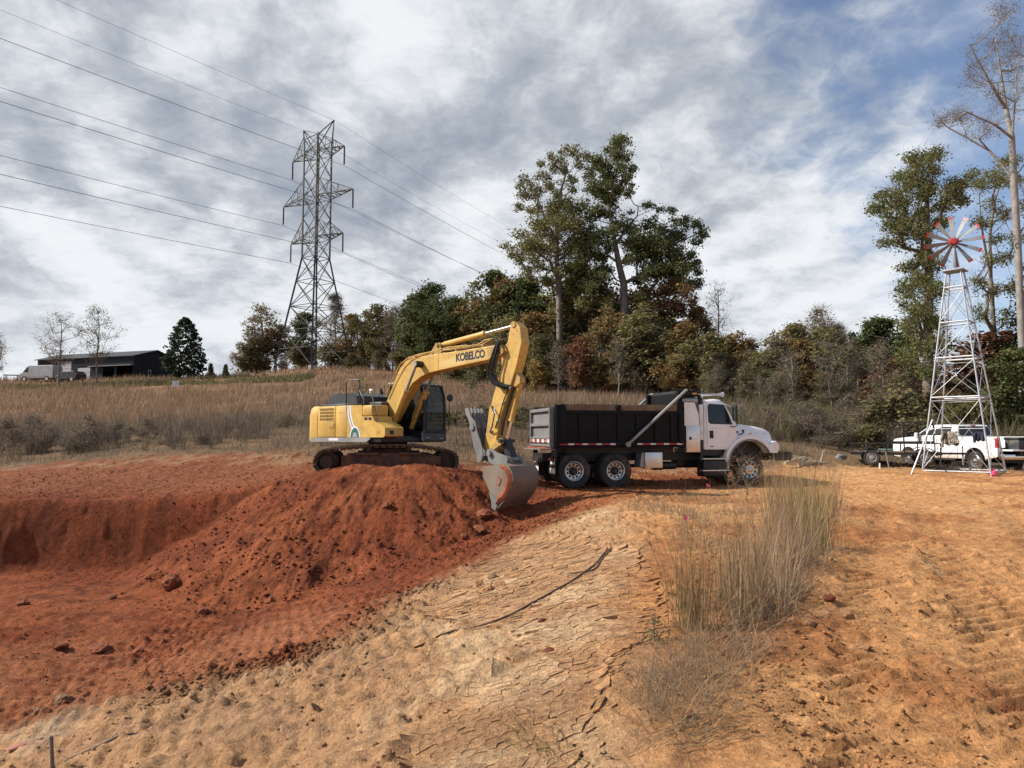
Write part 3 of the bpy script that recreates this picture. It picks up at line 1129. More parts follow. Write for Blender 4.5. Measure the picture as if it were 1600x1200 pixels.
    wn.add([(X0 + .03, Y0 + .08, 2.02), (X0 + .03, Y1 - .08, 2.02), (X0 + .03, Y1 - .08, 2.82), (X0 + .03, Y0 + .08, 2.82)], [(0, 1, 2, 3)])
    wn.build('rear_window', M['glass'], cab)
    se = MB()
    se.box((.25, .85, 1.62), (.55, .52, .14), None, .05)
    se.box((.02, .85, 2.0), (.14, .50, .78), Matrix.Rotation(R(-8), 3, 'Y'), .05)
    se.box((.55, .52, 1.70), (.4, .12, .12), None, .03)
    se.box((.55, 1.18, 1.70), (.4, .12, .12), None, .03)
    se.tube([(.72, .52, 1.75), (.74, .52, 1.96)], .025, 8)
    se.tube([(.72, 1.18, 1.75), (.74, 1.18, 1.96)], .025, 8)
    se.build('operator_seat', M['black'], cab)
    mr = MB()
    mr.tube([(X1 + .10, Y1 + .03, 1.36), (X1 + .14, Y1 + .06, 1.40), (X1 + .14, Y1 + .08, 2.2), (X1 + .12, Y1 + .10, 2.40)], .014, 8)
    arm_ = mr.build('mirror_stay', M['black'], cab)
    mr = MB()
    mr.lathe([(-.05, 0), (-.05, .045), (-.03, .105), (.0, .12), (.03, .12), (.035, .10), (.035, 0)], (X1 + .10, Y1 + .13, 2.42), 'x', 18)
    mr.build('mirror', M['black'], cab)
    for y0_, y1_, z_ in ((.46, .62, 1.12), (1.02, 1.20, 1.10)):
        pl = MB()
        pl.b2(X1 + .089, X1 + .0935, y0_, y1_, z_ - .018, z_ + .018)
        pl.build('worn_badge', M['decal_grey'], cab)
    # ---- boom
    btop = [(-.14, 1.62), (-.16, 1.84), (.09, 2.16), (.41, 2.67), (.73, 3.22), (1.06, 3.49), (1.39, 3.58), (1.73, 3.61), (2.5, 3.64), (3.41, 3.66), (4.43, 3.70), (4.86, 3.72), (4.99, 3.66), (5.04, 3.54)]
    bbot = [(5.0, 3.42), (4.88, 3.37), (4.43, 3.31), (3.42, 3.22), (2.51, 3.13), (2.1, 3.08), (1.74, 2.98), (1.37, 2.80), (1.06, 2.50), (.85, 2.28), (.58, 1.92), (.36, 1.66), (.16, 1.53), (.0, 1.53)]
    bm_ = MB()
    bm_.prism(btop + bbot, -.205, .205)
    boom = U(bm_.build('boom', M['yellow'], root, None))
    bv = boom.modifiers.new('bevel', 'BEVEL')
    bv.width = .018
    bv.segments = 2
    bv.limit_method = 'ANGLE'
    bv.angle_limit = R(50)
    w = MB()
    w.b2(2.50, 2.512, -.2085, .2085, 3.14, 3.638)
    w.prism([(4.52, 3.335), (4.86, 3.38), (4.98, 3.44), (5.01, 3.54), (4.96, 3.64), (4.84, 3.69), (4.46, 3.68)], -.222, .222)
    w.build('weld_plate', M['yellow_dark'], boom)
    lettering('maker_lettering', 'KOBELCO', .315, M['decal_dark'], boom, (3.82, -.2085, 3.475), (R(90), R(-2.5), 0), .012, .84, .002, .94)
    pl = MB()
    pl.prism([(2.56, 3.20), (4.40, 3.36), (4.40, 3.64), (2.56, 3.40)], -.2065, -.2055)
    pl.build('faded_panel', M['faded_yellow'], boom)
    for y in (-.11, .0, .11):
        hp = MB()
        hp.tube([(-.02, y, 1.95), (.08, y, 2.28), (.35, y, 2.72), (.68, y, 3.30), (1.03, y, 3.58), (1.38, y, 3.67), (1.8, y, 3.70), (2.3, y, 3.73), (3.4, y * 1.2, 3.76), (4.1, y * 1.3, 3.80), (4.35, y * 1.3, 3.90), (4.75, y * 1.3, 3.92)], .020, 6)
        hp.build('hydraulic_pipe', M['yellow_dark'], boom)
    for y in (-.18, -.05):
        hp = MB()
        hp.tube([(.20, y - .10, 2.42), (.55, y - .12, 3.0), (.90, y - .12, 3.42), (1.25, y - .10, 3.60), (1.7, y - .06, 3.68), (2.3, y - .05, 3.72), (2.9, y - .03, 3.80), (3.7, y - .03, 3.80)], .017, 6)
        hp.build('hydraulic_pipe', M['yellow'], boom)
    for x, z in ((.45, 2.80), (1.42, 3.62), (2.2, 3.66), (3.2, 3.69), (4.25, 3.73)):
        cl = MB()
        cl.b2(x - .03, x + .03, -.17, .17, z - .05, z + .065, .01)
        cl.build('pipe_clamp', M['yellow_dark'], boom)
    pn = MB()
    pn.lathe([(-.46, 0), (-.46, .085), (-.40, .10), (.40, .10), (.46, .085), (.46, 0)], (1.78, 0, 3.36), 'y', 18)
    pn.build('boom_cylinder_pin', M['black'], boom)
    pn = MB()
    pn.lathe([(-.31, 0), (-.31, .10), (.31, .10), (.31, 0)], (5.06, 0, 3.52), 'y', 18)
    pn.build('arm_pin', M['yellow_dark'], boom)
    pn = MB()
    pn.prism([(2.0, 3.60), (2.62, 3.63), (2.50, 3.96), (2.34, 3.98)], -.15, -.10)
    pn.prism([(2.0, 3.60), (2.62, 3.63), (2.50, 3.96), (2.34, 3.98)], .10, .15)
    pn.lathe([(-.2, 0), (-.2, .055), (.2, .055), (.2, 0)], (2.40, 0, 3.92), 'y', 14)
    pn.build('arm_cylinder_bracket', M['yellow_dark'], boom)
    tr = MB()
    for y in (-.42, .30):
        tr.prism([(-.35, 1.1), (.95, 1.1), (.78, 1.36), (.30, 1.60), (.14, 1.86), (-.12, 1.86), (-.30, 1.5)], y, y + .09)
    U(tr.build('boom_bracket', M['black'], root))

    def cylinder(name, a, b, frac, rb, rr, y, m='yellow', parent=root):
        a = Vector((a[0], y, a[1]))
        b = Vector((b[0], y, b[1]))
        c = a.lerp(b, frac)
        k = MB()
        k.tube([a, a.lerp(b, .05), a.lerp(b, .06), c.lerp(a, .05), c.lerp(a, .045), c], [rb * .8, rb * .8, rb, rb, rb * 1.15, rb * 1.15], 16)
        k.lathe([(y - rb * 1.05, 0), (y - rb * 1.05, rb * .95), (y + rb * 1.05, rb * .95), (y + rb * 1.05, 0)], (a.x, 0, a.z), 'y', 16)
        o = U(k.build(name, M[m], parent))
        k = MB()
        k.tube([c, b], rr, 12)
        k.lathe([(y - rb * .9, 0), (y - rb * .9, rb * .85), (y + rb * .9, rb * .85), (y + rb * .9, 0)], (b.x, 0, b.z), 'y', 16)
        k.build('rod', M['chrome'] if name != 'boom_cylinder' else M['grey_steel'], o)
        return o
    for y in (-.42, .42):
        bc = cylinder('boom_cylinder', (.56, 1.26), (1.78, 3.36), .63, .088, .048, y)
        hs = MB()
        sy = -1 if y < 0 else 1
        hs.tube([(.75, y - sy * .10, 1.55), (.88, y - sy * .14, 1.85), (1.08, y - sy * .13, 2.2), (1.32, y - sy * .11, 2.52)], .02, 6)
        hs.build('cylinder_pipe', M['yellow_dark'], bc)
    cylinder('arm_cylinder', (2.40, 3.92), (5.42, 4.24), .60, .085, .05, 0)
    # ---- arm
    aprof = [(5.32, 4.25), (5.38, 4.33), (5.48, 4.31), (5.65, 4.14), (5.71, 3.72), (5.54, 3.14), (5.34, 2.62), (4.93, 1.64), (4.80, 1.10), (4.80, .82), (4.70, .68), (4.48, .66), (4.35, .78), (4.35, .98), (4.49, 1.66), (4.66, 2.24), (4.99, 3.10), (4.98, 3.36), (5.0, 3.58), (5.20, 3.76)]
    am = MB()
    am.prism(aprof, -.175, .175)
    armo = U(am.build('arm', M['yellow'], root, None))
    bv = armo.modifiers.new('bevel', 'BEVEL')
    bv.width = .018
    bv.segments = 2
    bv.limit_method = 'ANGLE'
    bv.angle_limit = R(45)
    k = MB()
    k.lathe([(-.20, 0), (-.20, .085), (.20, .085), (.20, 0)], (5.42, 0, 4.24), 'y', 16)
    k.build('rod_pin', M['yellow_dark'], armo)
    for q in ([(4.98, 3.40), (5.14, 3.36), (5.22, 3.52), (5.14, 3.68), (4.99, 3.66)], [(5.30, 2.44), (5.60, 2.62), (5.60, 2.78), (5.46, 2.90)], [(4.40, 1.38), (4.52, 1.45), (4.60, 1.95), (4.50, 2.05)]):
        k = MB()
        wd = .235 if q[0][0] == 4.98 else .12
        k.prism(q, -wd, wd)
        k.build('bracket', M['yellow_dark'], armo)
    cylinder('bucket_cylinder', (5.54, 2.70), (5.02, 1.02), .66, .080, .048, 0)
    for j in range(6):
        y = -.21 - .03 * (j % 3)
        d_ = .045 * j
        hs = MB()
        hs.tube([(4.62, y + .06, 3.88), (4.86, y - .02, 3.90), (5.04 - d_ * .3, y - .08, 3.78), (5.02 - d_ * .8, y - .12, 3.45), (4.90 - d_, y - .13, 3.10), (4.88 - d_, y - .12, 2.86), (4.98 - d_ * .6, y - .10, 2.68 - d_ * .3), (5.16 - d_ * .3, y - .04, 2.58 - d_ * .35), (5.32 - d_ * .5, y + .02, 2.56 - d_ * .5)], .022, 7)
        hs.build('hydraulic_hose', M['hose'], armo)
    hs = MB()
    hs.tube([(5.28, -.20, 2.50), (5.10, -.21, 2.15), (4.94, -.20, 1.75), (4.78, -.20, 1.40)], .018, 6)
    hs.tube([(4.60, -.05, 2.02), (4.66, -.22, 2.0), (4.84, -.30, 1.78), (4.76, -.30, 1.45), (4.62, -.24, 1.28)], .018, 6)
    hs.build('thumb_hose', M['hose'], armo)
    hs = MB()
    for x, z in ((5.30, 2.50), (5.06, 2.10), (4.86, 1.6), (4.62, 1.30)):
        hs.box((x, -.195, z), (.09, .05, .07), None, .01)
    hs.build('hose_fitting', M['grey_steel'], armo)
    m = MB()
    m.b2(4.66, 4.76, -.1785, -.176, 1.80, 1.96)
    m.build('notice_plate', M['decal_white'], armo)
    ch = MB()
    ch.tube([(5.40, -.10, 2.55), (5.02, -.12, 1.55), (4.94, -.12, 1.2)], .035, 8)
    ch.build('hose_bundle', M['hose'], armo)
    # linkage
    for y in (-.22, .18):
        lk = MB()
        lk.prism([(5.06, 1.10), (4.96, 1.12), (4.62, .90), (4.58, .80), (4.66, .76), (5.08, .98)], y, y + .045)
        U(lk.build('tipping_link', M['yellow_dark'], root))
    lk = MB()
    lk.prism([(4.92, 1.08), (5.06, 1.12), (5.12, 1.02), (5.30, .62), (5.24, .52), (5.12, .54)], -.13, .13)
    lk.lathe([(-.30, 0), (-.30, .06), (.30, .06), (.30, 0)], (5.02, 0, 1.04), 'y', 14)
    U(lk.build('bucket_link', M['black'], root))
    cp = MB()                                          # quick coupler
    for y in (-.26, .20):
        cp.prism([(4.52, .80), (4.66, .84), (4.90, .72), (5.30, .62), (5.42, .50), (5.36, .40), (4.86, .36), (4.62, .44), (4.50, .62)], y, y + .06)
    cp.b2(4.62, 5.3, -.2, .2, .44, .52)
    cp.lathe([(-.34, 0), (-.34, .075), (.34, .075), (.34, 0)], (4.64, 0, .70), 'y', 16)
    cp.lathe([(-.34, 0), (-.34, .07), (.34, .07), (.34, 0)], (5.28, 0, .54), 'y', 16)
    U(cp.build('quick_coupler', M['thumb'], root))
    # ---- bucket
    lip = (4.98, -.86)
    back = [(4.90, .37), (5.13, .42), (5.37, .44), (5.58, .38), (5.70, .22), (5.735, .02), (5.68, -.18), (5.58, -.36), (5.42, -.54), (5.24, -.72), (5.06, -.88)]
    side = [(4.66, .36), (4.64, .08), (4.80, -.15), (4.92, -.36), (4.97, -.62), lip] + back[::-1]
    bk = MB()
    W2 = .56
    for y in (-W2, W2 - .035):
        bk.prism(side, y, y + .035)
    inner = [(a - .035 * (1 if i > 2 else .3), b - .02) for i, (a, b) in enumerate(back)]
    n = len(back)
    vs = [(a, y, b) for y in (-W2 + .002, W2 - .002) for a, b in back] + [(a, y, b) for y in (-W2 + .002, W2 - .002) for a, b in inner]
    fs = []
    for i in range(n - 1):
        fs += [(i, i + 1, n + i + 1, n + i), (2 * n + i, 3 * n + i, 3 * n + i + 1, 2 * n + i + 1)]
    fs += [(0, n, 3 * n, 2 * n), (n - 1, 3 * n - 1, 4 * n - 1, 2 * n - 1)]
    bk.add(vs, fs)
    bucket = U(bk.build('bucket', M['bucket'], root))
    ea = MB()
    for y in (-.24, .18):
        ea.prism([(4.76, .36), (4.70, .60), (4.80, .66), (5.0, .56), (5.2, .64), (5.34, .60), (5.44, .42)], y, y + .06)
    ea.build('bucket_ear', M['thumb'], bucket)
    cut = MB()
    for y in (-W2 - .022, W2):
        cut.prism([(4.90, -.33), (5.06, -.42), (5.24, -.60), (5.10, -.84), (4.985, -.865), (4.975, -.62)], y, y + .022)
    cut.build('side_cutter', M['thumb'], bucket)
    for j, y in enumerate((-.50, -.25, 0, .25, .50)):
        th = MB()
        th.add([(5.10, y - .05, -.80), (5.10, y + .05, -.80), (4.97, y - .05, -.76), (4.97, y + .05, -.76), (5.10, y - .045, -.93), (5.10, y + .045, -.93), (4.97, y - .045, -.92), (4.97, y + .045, -.92), (4.93, y - .025, -1.13), (4.93, y + .025, -1.13)],
               [(0, 1, 3, 2), (0, 4, 5, 1), (0, 2, 6, 4), (1, 5, 7, 3), (2, 3, 7, 6), (4, 8, 9, 5), (6, 7, 9, 8), (4, 6, 8), (5, 9, 7)])
        th.build('tooth', M['thumb'], bucket)
    pl = MB()                                          # drop-shaped wear plate and its square badge
    pl.prism([(5.28, .34), (5.42, .30), (5.55, .16), (5.58, -.02), (5.50, -.22), (5.30, -.46), (5.20, -.52), (5.05, -.30), (4.97, -.10), (4.97, .06), (5.06, .24), (5.16, .32)], -W2 - .010, -W2)
    pl.build('wear_plate', M['bucket'], bucket)
    pl = MB()
    cx, cz = 5.24, -.04
    pl.box((cx, -W2 - .016, cz), (.13, .014, .22), Matrix.Rotation(R(24), 3, 'Y'))
    bd = pl.build('badge', M['bucket_clay'], bucket)
    pl = MB()
    pl.box((cx, -W2 - .0215, cz), (.085, .008, .16), Matrix.Rotation(R(24), 3, 'Y'))
    pl.build('badge_face', M['bucket'], bucket)
    cl = MB()                                          # clay stuck along the rounded edge
    outer = [(5.30, .40), (5.46, .39), (5.60, .30), (5.69, .14), (5.70, -.04), (5.62, -.24), (5.46, -.46), (5.30, -.58), (5.16, -.66)]
    inn = [(5.30, .34), (5.42, .27), (5.50, .14), (5.52, .0), (5.44, -.18), (5.36, -.30), (5.30, -.38), (5.20, -.44), (5.14, -.58)]
    rr = random.Random(4)
    vs = [(a, -W2 - .014 - rr.random() * .01, b) for a, b in outer]
    mid = [((a[0] + b[0]) / 2 + rr.uniform(-.02, .02), -W2 - .045 - rr.random() * .03, (a[1] + b[1]) / 2 + rr.uniform(-.02, .02)) for a, b in zip(outer, inn)]
    vs += mid + [(a + rr.uniform(-.02, .02), -W2 - .012, b + rr.uniform(-.02, .02)) for a, b in inn]
    n = len(outer)
    fs = []
    for i in range(n - 1):
        fs += [(i, i + 1, n + i + 1, n + i), (n + i, n + i + 1, 2 * n + i + 1, 2 * n + i)]
    cl.add(vs, fs)
    cl.build('stuck_clay', M['bucket_clay'], bucket)
    # ---- thumb, folded against the arm
    tprof = [(3.80, 1.94), (3.92, 1.92), (3.98, 1.74), (4.16, 1.60), (4.24, 1.30), (4.36, 1.05), (4.44, .84), (4.46, .62), (4.44, .46), (4.26, .44), (4.22, .66), (4.10, .92), (4.03, 1.20), (3.97, 1.48), (3.88, 1.70)]
    thb = MB()
    for y in (-.36, -.06, .22):
        thb.prism(tprof, y, y + .035)
    for y in (-.36, -.21, -.06, .08, .22):
        thb.prism([(3.78, 1.96), (3.90, 1.97), (3.99, 1.76), (4.12, 1.60), (4.06, 1.40), (3.96, 1.50), (3.90, 1.66), (3.80, 1.80)], y - .004, y + .045)
    thb.prism([(3.98, 1.66), (4.10, 1.58), (4.14, 1.40), (4.04, 1.42)], -.36, .25)
    thb.prism([(4.10, .94), (4.2, .94), (4.12, 1.35), (4.02, 1.35)], -.34, .24)
    thb.lathe([(-.40, 0), (-.40, .085), (.30, .085), (.30, 0)], (4.06, 0, 1.42), 'y', 16)
    thb.lathe([(-.38, 0), (-.38, .07), (.28, .07), (.28, 0)], (4.38, 0, .56), 'y', 16)
    thb.b2(4.30, 4.70, -.12, .06, .50, .72)
    U(thb.build('thumb', M['thumb'], root))
    tc = MB()
    tc.tube([(4.62, 0, 2.08), (4.30, 0, 1.35)], .06, 12)
    tc.tube([(4.30, 0, 1.35), (4.16, 0, 1.10)], .035, 10)
    U(tc.build('thumb_cylinder', M['black'], root))
    return root


EXC = build_excavator()


# ------------------------------------------------------------------ wheels
def wheel_lathe(o_r, w, rim_r):
    """tyre profile as (along axle, radius), outer face at negative side"""
    h = w / 2
    return [(-h * .80, rim_r), (-h * .98, rim_r + (o_r - rim_r) * .35), (-h, rim_r + (o_r - rim_r) * .65), (-h * .90, o_r * .965), (-h * .72, o_r), (h * .72, o_r), (h * .90, o_r * .965), (h, rim_r + (o_r - rim_r) * .65), (h * .98, rim_r + (o_r - rim_r) * .35), (h * .8, rim_r)]


def add_wheel(root, x, y, z, r, w, rim, side, mat_rim, style='rear', n=36, rz=0.0):
    """wheel centred at (x,y,z); side = -1: outer face towards -y"""
    t = MB()
    t.lathe([(a * -side * -1, q) for a, q in wheel_lathe(r, w, rim)], (0, 0, 0), 'y', n, False)
    h = w / 2
    # tread grooves: shallow blocks round the crown
    blk = 34
    for i in range(blk):
        a = 2 * PI * i / blk
        m = Matrix.Rotation(-a, 3, 'Y')
        for yy in (-.30, .0, .30):
            t.box(m @ Vector((r * 1.002, yy * w, 0)), (r * .022, w * .22, 2 * PI * r / blk * .66), m)
    ty = t.build('tyre', M['rubber'], None, 40)
    ty.name = 'wheel'
    ty.parent = root
    ty.location = (x, y, z)
    ty.rotation_euler = (0, 0, rz)
    g = MB()
    s = side
    if style == 'rear':                                # dished outer dual with protruding hub
        g.lathe([(s * h * .86, rim * 1.03), (s * h * .90, rim * .98), (s * h * .80, rim * .90), (s * h * .2, rim * .84), (s * h * .12, rim * .45), (s * h * .12, .0)], (0, 0, 0), 'y', 30, False)
    else:
        g.lathe([(s * h * .86, rim * 1.03), (s * h * .92, rim * .97), (s * h * .72, rim * .88), (s * h * .62, rim * .62), (s * h * .98, rim * .52), (s * h * 1.0, rim * .0)], (0, 0, 0), 'y', 30, False)
    g.build('rim', mat_rim, ty)
    ho = MB()
    for i in range(10 if style == 'rear' else 10):
        a = 2 * PI * i / 10 + .3
        yy = s * h * (.165 if style == 'rear' else .70)
        rr = rim * (.66 if style == 'rear' else .74)
        ho.lathe([(yy - .006, 0), (yy - .006, rim * .13), (yy + .006 * 1, rim * .13), (yy + .006, 0)], (rr * math.cos(a), 0, rr * math.sin(a)), 'y', 10)
    ho.build('hand_hole', M['decal_dark'], ty)['kind'] = 'stuff'
    hb = MB()
    if style == 'rear':
        hb.lathe([(s * h * .1, rim * .44), (s * h * .5, rim * .42), (s * h * .62, rim * .30), (s * h * .95, rim * .27), (s * h * .95, 0)], (0, 0, 0), 'y', 20)
        hb.build('hub', M['black'], ty)
        nt = MB()
        for i in range(10):
            a = 2 * PI * i / 10
            nt.lathe([(s * h * .12, .018), (s * h * .32, .018), (s * h * .32, 0)], (rim * .48 * math.cos(a), 0, rim * .48 * math.sin(a)), 'y', 6)
        nt.build('wheel_nuts', M['black'], ty)['kind'] = 'stuff'
    else:
        hb.lathe([(s * h * .95, rim * .30), (s * h * 1.15, rim * .27), (s * h * 1.22, rim * .2), (s * h * 1.22, 0)], (0, 0, 0), 'y', 20)
        hb.build('hub', M['alu_rim'], ty)
    return ty


def build_dump_truck():
    root = empty('dump_truck', (3.7, 23.9, 0.0), R(14), 'dump truck with white cab and black dump bed beside the dirt mound', 'dump truck')
    B = lambda: MB()
    S = -1.25                                          # camera-side plane of the bed
    # chassis
    c = B()
    for y in (-.45, .38):
        c.b2(-2.9, 5.05, y, y + .07, .82, 1.06)
    c.b2(-2.95, -2.86, -.5, .5, .80, 1.08)
    c.b2(1.0, 1.1, -.4, .4, .84, 1.04)
    c.b2(3.0, 3.1, -.4, .4, .84, 1.04)
    c.tube([(-2.11, -1.0, .53), (-2.11, 1.0, .53)], .11, 12)
    c.tube([(-.73, -1.0, .53), (-.73, 1.0, .53)], .11, 12)
    c.tube([(4.04, -1.0, .50), (4.04, 1.0, .50)], .08, 12)
    c.box((-2.11, 0, .53), (.42, .46, .42), None, .12)
    c.box((-.73, 0, .53), (.42, .46, .42), None, .12)
    c.tube([(-.5, 0, .60), (2.6, 0, .72)], .06, 10)
    c.box((3.7, 0, .95), (1.4, .8, .6), None, .1)
    c.box((2.3, 0, .75), (.9, .5, .4), None, .1)
    c.b2(-2.2, 1.55, -.62, .62, 1.06, 1.26)
    for y in (-.55, .55):
        c.b2(-2.3, -.5, y - .06, y + .06, .58, .72)
    c.tube([(1.2, .3, .62), (1.55, .3, .62)], .16, 14)
    c.tube([(.9, -.7, .66), (1.55, -.7, .66)], .13, 14)
    c.build('chassis', M['black'], root)
    # dump bed
    b = B()
    x0, x1, z0, z1 = -2.62, 1.62, 1.30, 2.42
    b.b2(x0, x1, -1.18, 1.18, z0 - .04, z0 + .04)
    for y in (-1.20, 1.16):
        b.b2(x0, x1, y, y + .04, z0, z1)
    b.b2(x1 - .04, x1, -1.18, 1.18, z0, 2.62)
    b.b2(x0, x1, S, S + .09, 1.335, 1.44)                 # bottom rail
    b.b2(x0, x1, -S - .09, -S, 1.335, 1.44)
    b.b2(x0, x1, S, S + .10, z1 - .09, z1)             # top rail
    b.b2(x0, x1, -S - .10, -S, z1 - .09, z1)
    b.bar((x0, S + .02, 1.76), (x1, S + .02, 1.76), .035, .02)
    bed = b.build('dump_bed', M['bed'], root)
    for i, xx in enumerate((-2.50, -1.92, -1.28, -.64, .0, .64, 1.20, 1.54)):
        for sy in (-1, 1):
            w_ = .20 if i in (0, 7) else .10
            r = B()
            r.b2(xx - w_ / 2, xx + w_ / 2, sy * 1.19, sy * (1.245 if i not in (0, 7) else 1.262), 1.38, 2.36 if i not in (0, 7) else 2.50, .012)
            r.build('side_rib', M['bed'], bed)
    # corner posts and cab shield
    for y in (S, -S - .14):
        k = B()
        k.b2(-2.74, -2.60, y, y + .14, 1.25, 2.60, .015)
        k.build('rear_post', M['bed'], bed)
    k = B()
    k.b2(1.42, 1.60, S + .02, S + .16, 2.3, 3.08, .01)
    k.b2(1.42, 1.60, -S - .16, -S - .02, 2.3, 3.08, .01)
    k.b2(1.55, 1.61, S + .1, -S - .1, 2.42, 3.02)
    k.b2(1.58, 2.25, S + .08, -S - .08, 2.93, 2.98)
    k.build('cab_shield', M['bed'], bed)
    # sideboards
    for (a, e) in ((-2.58, -.72), (-.54, 1.40)):
        for sy in (-1, 1):
            k = B()
            k.b2(a, e, sy * 1.185 - .02, sy * 1.185 + .02, 2.425, 2.625, .006)
            k.build('sideboard', M['wood'], bed)
    for sy in (-1, 1):
        for a, e in ((-.71, -.55), (-2.59, -2.40)):
            k = B()
            k.b2(a, e, sy * 1.21 - .045, sy * 1.21 + .045, 2.43, 2.61, .01)
            k.build('board_pocket', M['bed'], bed)
    # tarp: housing, roll, swing arms
    k = B()
    k.b2(1.62, 1.80, -.92, 1.10, 2.80, 3.12, .03)
    k.b2(1.40, 2.20, S + .12, S + .15, 3.0, 3.13, .01)
    k.build('tarp_housing', M['black'], bed)
    k = B()
    k.tube([(2.08, S + .12, 3.02), (2.08, 1.10, 3.02)], .125, 18)
    k.tube([(1.85, S + .12, 3.05), (1.85, 1.10, 3.05)], .10, 14)
    k.build('tarp_roll', M['black'], bed)
    k = B()
    k.b2(2.0, 2.16, S + .113, S + .118, 2.98, 3.04)
    k.build('maker_plate', M['amber'], bed)
    for sy, a, e in ((-1, (-.36, 1.36), (1.68, 3.10)), (1, (-.36, 1.36), (1.68, 3.10))):
        k = B()
        y = sy * 1.31
        k.tube([(a[0], y, a[1]), (e[0], y, e[1])], .048, 10)
        k.lathe([(y - .05, 0), (y - .05, .085), (y + .05, .085), (y + .05, 0)], (a[0], 0, a[1]), 'y', 14)
        k.tube([(e[0], y, e[1]), (e[0] + .06, y * .96, e[1] + .02)], .04, 10)
        k.build('tarp_arm', M['grey_steel'], bed)
    # conspicuity tape
    segs = []
    xx = -2.60
    i = 0
    while xx < 1.58:
        w_ = .28 if i % 2 == 0 else .18
        if not (-.78 < xx < -.28):
            k = B()
            k.b2(xx, min(xx + w_, 1.6), S - .006, S - .001, 1.345, 1.395)
            k.build('reflector_tape', M['tape_red'] if i % 2 == 0 else M['tape_white'], bed)
        xx += w_
        i += 1
    # tailgate
    k = B()
    k.b2(-2.80, -2.765, -1.16, 1.16, 1.28, 2.52)
    for z, h in ((2.45, .14), (1.99, .14), (1.56, .10), (1.33, .12)):
        k.prism([(-2.80, z - h / 2), (-2.80, z + h / 2), (-2.90, z + h / 2 - .03), (-2.90, z - h / 2 + .03)], -1.16, 1.16)
    for y in (-1.14, 1.06):
        k.b2(-2.90, -2.80, y, y + .08, 1.28, 2.52)
    tg = k.build('tailgate', M['grey_paint'], root)
    k = B()
    for y in (-.95, -.72):
        for z in (1.47,):
            k.lathe([(-2.915, 0), (-2.915, .04), (-2.90, .045), (-2.90, 0)], (0, y, z), 'x', 12)
            k.lathe([(-2.915, 0), (-2.915, .04), (-2.90, .045), (-2.90, 0)], (0, -y, z), 'x', 12)
    k.build('tail_light', M['clear_lens'], tg)
    for i in range(8):
        k = B()
        y = -1.1 + i * .275
        k.b2(-2.906, -2.902, y, y + .25, 1.42, 1.52)
        k.build('reflector_tape', M['tape_red'] if i % 2 else M['tape_white'], tg)
    k = B()
    k.b2(-3.10, -2.75, -1.2, 1.2, 1.19, 1.225)
    k.build('spreader_apron', M['grey_paint'], root)
    k = B()
    rr = random.Random(3)
    n = 14
    vs, fs = [], []
    for i in range(n + 1):
        for j in range(5):
            vs.append((-3.06 + j * .07, -1.1 + i * 2.2 / n, 1.228 + (rr.random() * .06 if 0 < i < n and 0 < j < 4 else 0)))
    for i in range(n):
        for j in range(4):
            a = i * 5 + j
            fs.append((a, a + 1, a + 6, a + 5))
    k.add(vs, fs)
    k.build('spilled_clay', M['bucket_clay'], root)
    # rear end: hangers, light bar, flaps
    k = B()
    for y in (-1.10, 1.0):
        k.b2(-2.80, -2.66, y, y + .10, .82, 1.30)
    k.b2(-2.78, -2.72, -1.1, 1.1, .86, .98)
    k.b2(-3.0, -2.78, -.15, .15, .70, .90, .02)
    k.tube([(-2.85, -.5, .82), (-3.0, -.5, .82), (-3.02, -.5, .95)], .03, 8)
    k.build('rear_frame', M['black'], root)
    for y in (-1.22, .62):
        k = B()
        k.b2(-2.74, -2.725, y, y + .60, .42, .98)
        fl = k.build('mud_flap', M['black'], root)
        k = B()
        k.b2(-2.7445, -2.7415, y + .03, y + .57, .46, .62)
        k.b2(-2.7445, -2.7415, y + .06, y + .50, .74, .92)
        k.build('flap_plate', M['tape_white'], fl)
    k = B()
    for y in (-1.05, -.90, .85, 1.0):
        k.b2(-2.80, -2.783, y, y + .10, .87, .97)
    k.build('tail_light', M['red_lens'], root)
    # wheels
    for x in (-2.11, -.73):
        add_wheel(root, x, -1.06, .53, .53, .27, .300, -1, M['alu_rim'], 'rear')
        add_wheel(root, x, -.74, .53, .53, .27, .300, 1, M['grey_steel'], 'front', 24)
        add_wheel(root, x, 1.06, .53, .53, .27, .300, 1, M['alu_rim'], 'rear', 24)
        add_wheel(root, x, .74, .53, .53, .27, .300, -1, M['grey_steel'], 'front', 24)
    add_wheel(root, 4.04, -1.03, .51, .51, .29, .295, -1, M['alu_rim'], 'front')
    add_wheel(root, 4.04, 1.03, .51, .51, .29, .295, 1, M['alu_rim'], 'front', 24)
    # tool box, tank, exhaust, battery box behind and below the cab
    k = B()
    k.b2(.28, .88, -1.18, -.62, .60, 1.10, .012)
    k.build('step_box', M['alu'], root)
    k = B()
    k.prism([(.12, .66), (.28, .60), (.28, 1.08), (.20, 1.10)], -1.12, -.64)
    k.build('box_bracket', M['grey_steel'], root)
    k = B()
    k.prism([(1.68, 1.95), (2.20, 1.95), (2.20, 2.30), (2.06, 2.72), (1.68, 2.72)], -1.17, -.55)
    hx = k.build('hydraulic_tank', M['alu'], root)
    k = B()
    k.b2(1.72, 2.22, -1.2, -.55, 1.10, 1.955, .01)
    tb = k.build('tool_cabinet', M['alu'], root)
    k = B()
    k.b2(1.76, 2.18, -1.212, -1.198, 1.14, 1.90, .008)
    dr = k.build('cabinet_door', M['alu'], tb)
    k = B()
    k.b2(1.82, 1.90, -1.224, -1.211, 1.50, 1.60)
    k.build('latch', M['black'], tb)
    k = B()
    k.tube([(1.64, -1.0, 2.79), (2.2, -1.0, 2.80)], .10, 14)
    k.build('air_intake', M['galv'], root)
    k = B()
